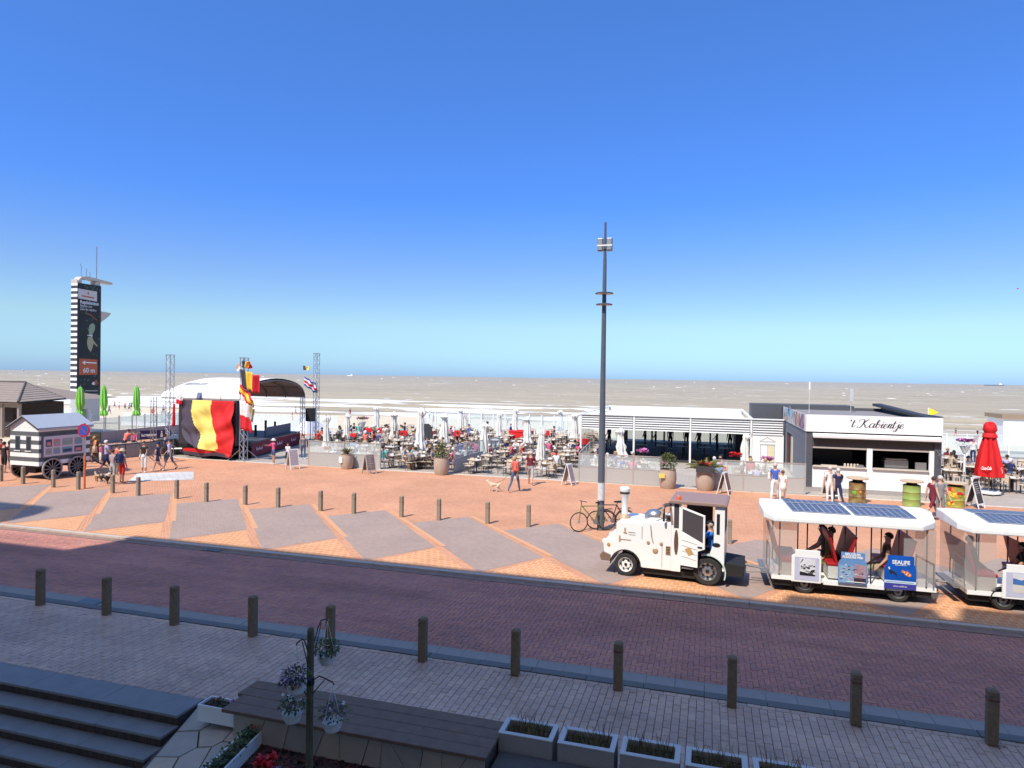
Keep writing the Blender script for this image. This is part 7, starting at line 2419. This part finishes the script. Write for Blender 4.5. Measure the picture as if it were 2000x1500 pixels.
def seg(a, b, za, zb_):
    p, q = at(*a, z=0), at(*b, z=0)
    return [(p.x, p.y, za), (q.x, q.y, zb_)]
for a, b, za, zb_ in (((215, 905), (345, 888), 1.0, 1.02), ((265, 892), (300, 912), .98, .55), ((270, 880), (330, 900), 1.25, .75)):
    MB().tube(seg(a, b, za, zb_), .03, 6).obj('rail', BLACK, hr)
for px in ((218, 905), (245, 901), (280, 896), (312, 892), (343, 888)):
    q = at(*px, z=0)
    MB().tube([(q.x, q.y, 0), (q.x, q.y, 1.0)], .025, 6).obj('baluster', BLACK, hr)
q = at(303, 872, z=0)
z0 = at(303, 857, Y=q.y).z
ws = thing('toilet_sign', 'navy toilet sign with two white figures by the passage wall', 'sign', (q.x, q.y, 0), RAD(62))
MB().box(-1.0, -.02, z0, 1.05, .02, z0 + .62).obj('panel', mat('sign_navy', (.035, .03, .10), .5), ws)
b = MB()
for s in (.42, .78):
    b.lathe([(.055, 0), (.055, .01)], 10, M=Matrix.Translation((s, -.021, z0 + .50)) @ Matrix.Rotation(RAD(90), 4, 'X'))
    b.prism([(s - .09, z0 + .12), (s - .05, z0 + .43), (s + .05, z0 + .43), (s + .09, z0 + .12)], -.032, -.021, 'y')
b.obj('figure', WHITE, ws)
MB().box(-.9, -.03, z0 + .2, .1, -.021, z0 + .36).obj('arrow_bar', WHITE, ws)
for x in (-.9, .95):
    MB().box(x - .03, .021, 0, x + .03, .07, z0 + .6).obj('post', ALU, ws)
q = at(180, 902, z=0)
mb_ = thing('menu_stand', 'dark wooden menu stand beside the passage to the beach', 'sign', (q.x, q.y, 0), RAD(30))
MB().box(-.45, -.05, .15, .45, .05, 1.75).box(-.4, -.2, 0, -.32, .2, .15).box(.32, -.2, 0, .4, .2, .15).obj('board', CHALK, mb_)
for k in range(6):
    MB().box(-.40, -.065, .3 + k * .23, .40, -.051, .47 + k * .23).obj('slat', mat('slat_umber', (.10, .07, .05), .8), mb_)
t = thing('beach_lounge', 'red and orange beach lounge cushions with pale wooden boxes', 'seating', tuple(at(205, 862, z=-.45)), RAD(20))
for i in range(6):
    MB().box(i * 1.7 - 4, 0, 0, i * 1.7 - 2.6, .8, .42).obj('pallet_box', mat('pallet_wood', (.50, .38, .20), .8), t)
    MB().box(i * 1.7 - 4, .05, .43, i * 1.7 - 2.6, .8, .58).obj('cushion', (RED, mat('cushion_orange', (.62, .24, .12), .8), mat('cushion_cream', (.6, .52, .42), .85))[i % 3], t, bevel=.05)
def windbreak(label, p, rz, n, h=1.5):
    t = thing('wind_break', label, 'wind break', p, rz, 'white framed wind breaks on the beach')
    for i in range(n):
        x = i * 1.6
        MB().box(x, -.04, 0, x + .06, .04, h).box(x + .06, -.04, h - .06, x + 1.59, .04, h).box(x + .06, -.04, .02, x + 1.59, .04, .45).obj('frame', WHITE, t)
        MB().box(x + .07, -.008, .46, x + 1.58, .008, h - .07).obj('glass', GLASS, t)
windbreak('first white wind break row behind the lime parasols', (-66, 62, -1), 0, 14)
windbreak('white wind break row nearest the surf beyond the lime parasols', (-70, 72, -1.4), RAD(4), 16)
windbreak('short white wind break near the striped tower foot', (-78, 58, -.9), RAD(8), 5, 1.9)
lamp = thing('shade_lamp', 'big white lamp shade ornament standing at the tower foot', 'lamp', tuple(at(168, 838, z=-.5)))
MB().lathe([(.5, 1.2), (.3, 2.0), (.28, 2.0)], 16).obj('lamp_shade', WHITE, lamp)
MB().lathe([(.3, 0), (.05, .06), (.05, 1.2)], 10).obj('stand', BLACK, lamp)
# beach flags, huts, bathers, ships
for px, py, l in ((1747, 803, 'small yellow beach flag behind the kiosk roof'), (1813, 803, 'larger yellow beach flag right of the kiosk roof')):
    tp = at(px, py, Y=112)
    t = thing('beach_flag', l, 'flag', (tp.x, tp.y, -2.7))
    h = tp.z + 2.7 + .5
    MB().tube([(0, 0, 0), (0, 0, h)], .05, 6).obj('pole', WHITE, t)
    s = .8 if px < 1800 else 1.3
    MB().add([(0, 0, h), (s * 1.1, .1, h - s * .5), (0, 0, h - s), (0, .03, h), (s * 1.1, .13, h - s * .5), (0, .03, h - s)], [(0, 1, 2), (5, 4, 3), (0, 3, 4, 1), (1, 4, 5, 2)]).obj('cloth', mat('flag_signal_yellow', (.85, .62, .02), .7), t)
p = at(1990, 870, z=-.3)
t = thing('beach_cabin', 'white beach cabin with a brown roof edge at the right end', 'cabin', (p.x + 2.2, p.y + 4, -.6))
MB().box(-2, 0, 0, 6, 4, 2.6).obj('wall', WHITE, t)
MB().box(-2.2, -.2, 2.6, 6.2, 4.2, 3.0).obj('roof', mat('cabin_brown', (.30, .22, .15), .8), t)
r3 = random.Random(77)
BW = ['%s seen over the %s' % (ordinal(k), w_) for w_ in ('terrace', 'parasols') for k in range(17)]
for i in range(34):
    px = r3.choice((r3.uniform(560, 1150), r3.uniform(560, 1150), r3.uniform(1850, 1990), r3.uniform(210, 330)))
    Y = r3.uniform(82, 122)
    q = at(px, 800, Y=Y)
    c = r3.choice(('coral', 'navy', 'black', 'white', 'sky', 'maroon'))
    person('tiny bather in %s on the sand, %s' % (CN[c], BW[i]), (q.x, Y, -1.7 - (Y - 80) * .034), r3.uniform(0, 360), r3.choice(('stand', 'walk', 'stand_f', 'walk_f')), c, r3.choice(('navy', 'black', 'red')), 'short', 'none', r3.choice(HAIRS), h=1.7)
for px, py, L, Yd, l, m in ((684, 729, 60, 5200, 'tiny white ship on the horizon left of the lamp post', WHITE), (1942, 750, 150, 6500, 'long dark ship on the horizon at the right', mat('ship_dark', (.06, .08, .12), .6)), (44, 722, 40, 6000, 'faint small ship on the horizon at the far left', mat('ship_grey', (.3, .32, .36), .6))):
    q = at(px, py, Y=Yd)
    t = thing('ship', l, 'ship', (q.x, Yd, -3))
    MB().prism([(-L / 2, 5), (-L / 2 * .9, 0), (L / 2 * .85, 0), (L / 2, 6)], -6, 6, 'y').obj('hull', m, t)
    MB().box(L * .22, -5, 6.1, L * .36, 5, 17).box(L * .26, -2, 17.1, L * .30, 2, 22).obj('superstructure', WHITE, t)
q = at(1988, 564, Y=160)
t = thing('kite', 'tiny red kite high in the sky at the right edge', 'kite', q)
MB().add([(0, 0, .16), (.28, 0, .03), (0, .06, -.13), (-.28, 0, .03), (0, .13, .03)], [(0, 1, 4), (1, 2, 4), (2, 3, 4), (3, 0, 4), (0, 3, 2, 1)]).obj('sail', RED, t)

# ------------------------------------------------------------------ people strolling, dogs
def walk(px, py, *a, **k):
    q = at(px, py, z=0)
    return person(a[0], (q.x, q.y, .004), *a[1:], **k)
walk(8, 924, 'man in black with shorts seen from behind at the left edge', 190, 'stand', 'black', 'black', 'short', 'short', 'dark', h=1.62)
walk(1, 915, 'person in a red top half cut by the left edge', 60, 'stand_f', 'red', 'denim', 'short', 'short', 'brown', 'long', h=1.6)
walk(147, 914, 'white haired man in a red top right behind the no parking pole', 200, 'stand', 'red', 'lgrey', 'short', 'short', 'white', h=1.62)
walk(185, 902, 'fair woman in an orange top and pale skirt by the menu stand', 170, 'walk_f', 'orange', 'beige', 'mini', 'none', 'blond', 'long', h=1.58, skirt='beige')
walk(207, 923, 'white haired man in a lavender shirt and navy shorts', 150, 'walk', 'lav', 'navy', 'short', 'short', 'white', h=1.76)
walk(220, 944, 'person in mottled clothes beside the woman with the rucksack', 185, 'stand_f', 'patt', 'lgrey', 'short', 'short', 'brown', 'short', h=1.62)
walk(238, 944, 'woman in a straw hat, grey top and red shorts', 180, 'stand_f', 'lgrey', 'red', 'short', 'short', 'blond', 'hat', h=1.64, shoes='coral', hat='beige')
walk(243, 892, 'man in a red vest leaning on the black handrail', 175, 'lean', 'coral', 'black', 'short', 'none', 'brown', h=1.78, skin=1)
walk(281, 923, 'woman in a black top and white trousers', 12, 'stand_f', 'black', 'white', 'capri', 'none', 'brown', h=1.66, skin=1)
walk(308, 920, 'woman in a navy sleeveless suit stepping towards the stage', -60, 'walk_f', 'navy', 'navy', 'mini', 'none', 'dark', 'cap', h=1.6, hat='navy')
walk(331, 917, 'man in a pale tee shirt and denim shorts striding right', -70, 'walk', 'lav', 'denim', 'short', 'short', 'dark', h=1.72, shoes='black')
walk(323, 903, 'dark dressed person behind the man in denim shorts', 160, 'stand', 'navy', 'black', 'long', 'short', 'dark', h=1.66)
walk(170, 906, 'dark haired woman in blue between the pole and the menu stand', 150, 'walk_f', 'sky', 'denim', 'short', 'short', 'dark', 'long', h=1.62)
walk(196, 908, 'child in pink beside the lavender shirted man', 160, 'stand_f', 'pink', 'white', 'short', 'short', 'blond', 'long', h=1.2)
walk(228, 928, 'woman in coral half hidden behind the straw hat woman', 170, 'stand_f', 'coral', 'khaki', 'long', 'short', 'brown', 'bun', h=1.6)
walk(20, 918, 'woman in maroon close behind the man in black at the left edge', 175, 'stand_f', 'maroon', 'black', 'short', 'short', 'brown', 'long', h=1.58)
walk(262, 886, 'person in pink sitting out by the handrail', 30, 'stand_f', 'pink', 'black', 'short', 'short', 'dark', 'bun', h=1.5)
walk(534, 907, 'woman in a pink jacket, white hat and denim shorts by the stage', -20, 'photo', 'pink', 'denim', 'mini', 'long', 'brown', 'hat', h=1.5, hat='white')
walk(562, 905, 'child in white and black behind the folding photo menu', 20, 'walk_f', 'white', 'black', 'short', 'short', 'brown', h=1.25)
walk(592, 897, 'man in grey sitting down at the stage corner', 40, 'stand', 'grey', 'denim', 'long', 'short', 'brown', h=1.55)
bp = walk(1005, 961, 'fair haired woman in coral with a red rucksack walking a dog', 165, 'walk_f', 'coral', 'denim', 'long', 'none', 'blond', 'long', h=1.74)
walk(1036, 947, 'man in a dusky red tee shirt and pale shorts beside the dog walker', 190, 'walk', 'maroon', 'lgrey', 'short', 'short', 'grey', h=1.74)
q = at(1005, 961, z=0)
bag('rucksack', 'red rucksack on the back of the fair haired dog walker', (q.x + .10, q.y - .20, 1.02), (.32, .18, .44), 'coral', 165 + 180, False)
q = at(238, 944, z=0)
bag('rucksack', 'navy rucksack worn by the woman in the straw hat', (q.x + .03, q.y - .17, .98), (.34, .18, .46), 'navy', 180 + 180, False)
walk(1513, 977, 'woman in a blue top and white trousers near the kiosk corner', 170, 'walk_f', 'blue', 'white', 'long', 'none', 'grey', 'short', h=1.72)
walk(1528, 979, 'child in a white dress holding close to the woman in blue', 175, 'walk_f', 'white', 'white', 'long', 'short', 'red', 'short', h=1.42, skirt='white')
q = at(1506, 972, z=0)
bag('shoulder_bag', 'white shoulder bag at the hip of the woman in blue', (q.x, q.y - .1, .85), (.34, .12, .30), 'white', 10)
walk(1620, 986, 'grey haired man in a white shirt passing the chalkboard', 200, 'stand', 'white', 'white', 'long', 'short', 'grey', h=1.68)
walk(1636, 987, 'grey haired man in a navy tee shirt passing the chalkboard', 195, 'walk', 'navy', 'navy', 'long', 'short', 'grey', h=1.66)
walk(1820, 1010, 'man in a dark shirt and maroon shorts striding away left', 120, 'stride', 'maroon', 'maroon', 'short', 'short', 'brown', h=1.74, shoes='grey')
walk(1836, 1016, 'stout man in grey with his hands joined behind his back', 200, 'hands_back', 'grey', 'grey', 'long', 'short', 'grey', h=1.74, shoes='black')

def dog(label, p, rz, h, ca, cb, seed=0):
    """trunk, neck, head and jointed legs grown as one skin"""
    V = {'hip': ((0, .30, .42), .105), 'belly': ((0, .10, .42), .10), 'chest': ((0, -.14, .42), .13), 'neck': ((0, -.28, .54), .075), 'head': ((0, -.36, .63), .075), 'brow': ((0, -.43, .63), .06), 'muzzle': ((0, -.54, .60), .034),
         'tail': ((0, .42, .50), .028), 'tail2': ((0, .52, .62), .020), 'tail3': ((0, .52, .74), .012)}
    E = [('hip', 'belly'), ('belly', 'chest'), ('chest', 'neck'), ('neck', 'head'), ('head', 'brow'), ('brow', 'muzzle'), ('hip', 'tail'), ('tail', 'tail2'), ('tail2', 'tail3')]
    for s in (-1, 1):
        k = .05 * s
        for nm, pts, par in (('f', [((.07 * s, -.16, .34), .06), ((.075 * s, -.13 + k, .22), .038), ((.075 * s, -.15 + k * 1.8, .11), .026), ((.075 * s, -.16 + k * 2, .03), .026), ((.075 * s, -.21 + k * 2, .02), .022)], 'chest'),
                             ('h', [((.07 * s, .27, .34), .075), ((.08 * s, .20 - k, .25), .048), ((.08 * s, .33 - k * 1.6, .15), .026), ((.08 * s, .31 - k * 2, .03), .024), ((.08 * s, .26 - k * 2, .02), .022)], 'hip')):
            prev = par
            for i, (c, r_) in enumerate(pts):
                n = '%s%d%d' % (nm, s, i)
                V[n] = (c, r_)
                E.append((prev, n))
                prev = n
    for s in (-1, 1):
        V['ear%d' % s] = ((.06 * s, -.34, .73), .018)
        E.append(('head', 'ear%d' % s))
    names = list(V)
    me = D.meshes.new('dog')
    me.from_pydata([V[n][0] for n in names], [(names.index(a), names.index(b)) for a, b in E], [])
    o = D.objects.new('dog', me)
    COL.objects.link(o)
    o.modifiers.new('skin', 'SKIN').use_smooth_shade = True
    for i, n in enumerate(names):
        v = me.skin_vertices[0].data[i]
        v.radius = (V[n][1], V[n][1])
        v.use_root = n == 'belly'
    ss = o.modifiers.new('sub', 'SUBSURF')
    ss.levels = ss.render_levels = 2
    m = D.materials.new('dog_coat')
    nt, b = nodes_of(m)
    tc = nt.nodes.new('ShaderNodeTexCoord')
    nz = nt.nodes.new('ShaderNodeTexNoise')
    nz.inputs['Scale'].default_value = 3.5
    nz.inputs['Detail'].default_value = 1
    cr = nt.nodes.new('ShaderNodeValToRGB')
    cr.color_ramp.elements[0].position, cr.color_ramp.elements[1].position = .47, .53
    cr.color_ramp.elements[0].color, cr.color_ramp.elements[1].color = ca + (1,), cb + (1,)
    nt.links.new(tc.outputs['Object'], nz.inputs['Vector'])
    nt.links.new(nz.outputs['Fac'], cr.inputs[0])
    nt.links.new(cr.outputs[0], b.inputs['Base Color'])
    b.inputs['Roughness'].default_value = .9
    me.materials.append(m)
    o.location = p
    o.rotation_euler = (0, 0, RAD(rz))
    o.scale = (h / .62,) * 3
    tag(o, label, 'dog')
    f = MB()
    f.ball((0, -.57, .605), .018, 6)
    for s in (-1, 1):
        f.ball((s * .04, -.475, .655), .013, 6)
    link('face', f.mesh('face', BLACK), o)
    return o
q = at(964, 960, z=0)
dg_ = dog('cream coated dog on a lead walking left over the orange plaza', (q.x, q.y, 0), 285 - 10, .47, (.60, .48, .33), (.68, .60, .48))
l = MB().tube([(q.x + .15, q.y + .03, .42), (q.x + .45, q.y + .1, .55), (at(996, 961, z=0).x, at(996, 961, z=0).y, .95)], .008, 4).obj('dog_lead', BLACK)
tag(l, 'thin dark lead between the cream dog and its walker', 'lead')
q = at(207, 945, z=0)
dog('black and white dog facing the bollards beside the straw hat woman', (q.x, q.y, 0), 80, .52, (.02, .02, .02), (.60, .58, .55))
q = at(190, 940, z=0)
dog('small tan and black dog behind the black and white one', (q.x, q.y, 0), 250, .40, (.42, .30, .20), (.05, .04, .035))
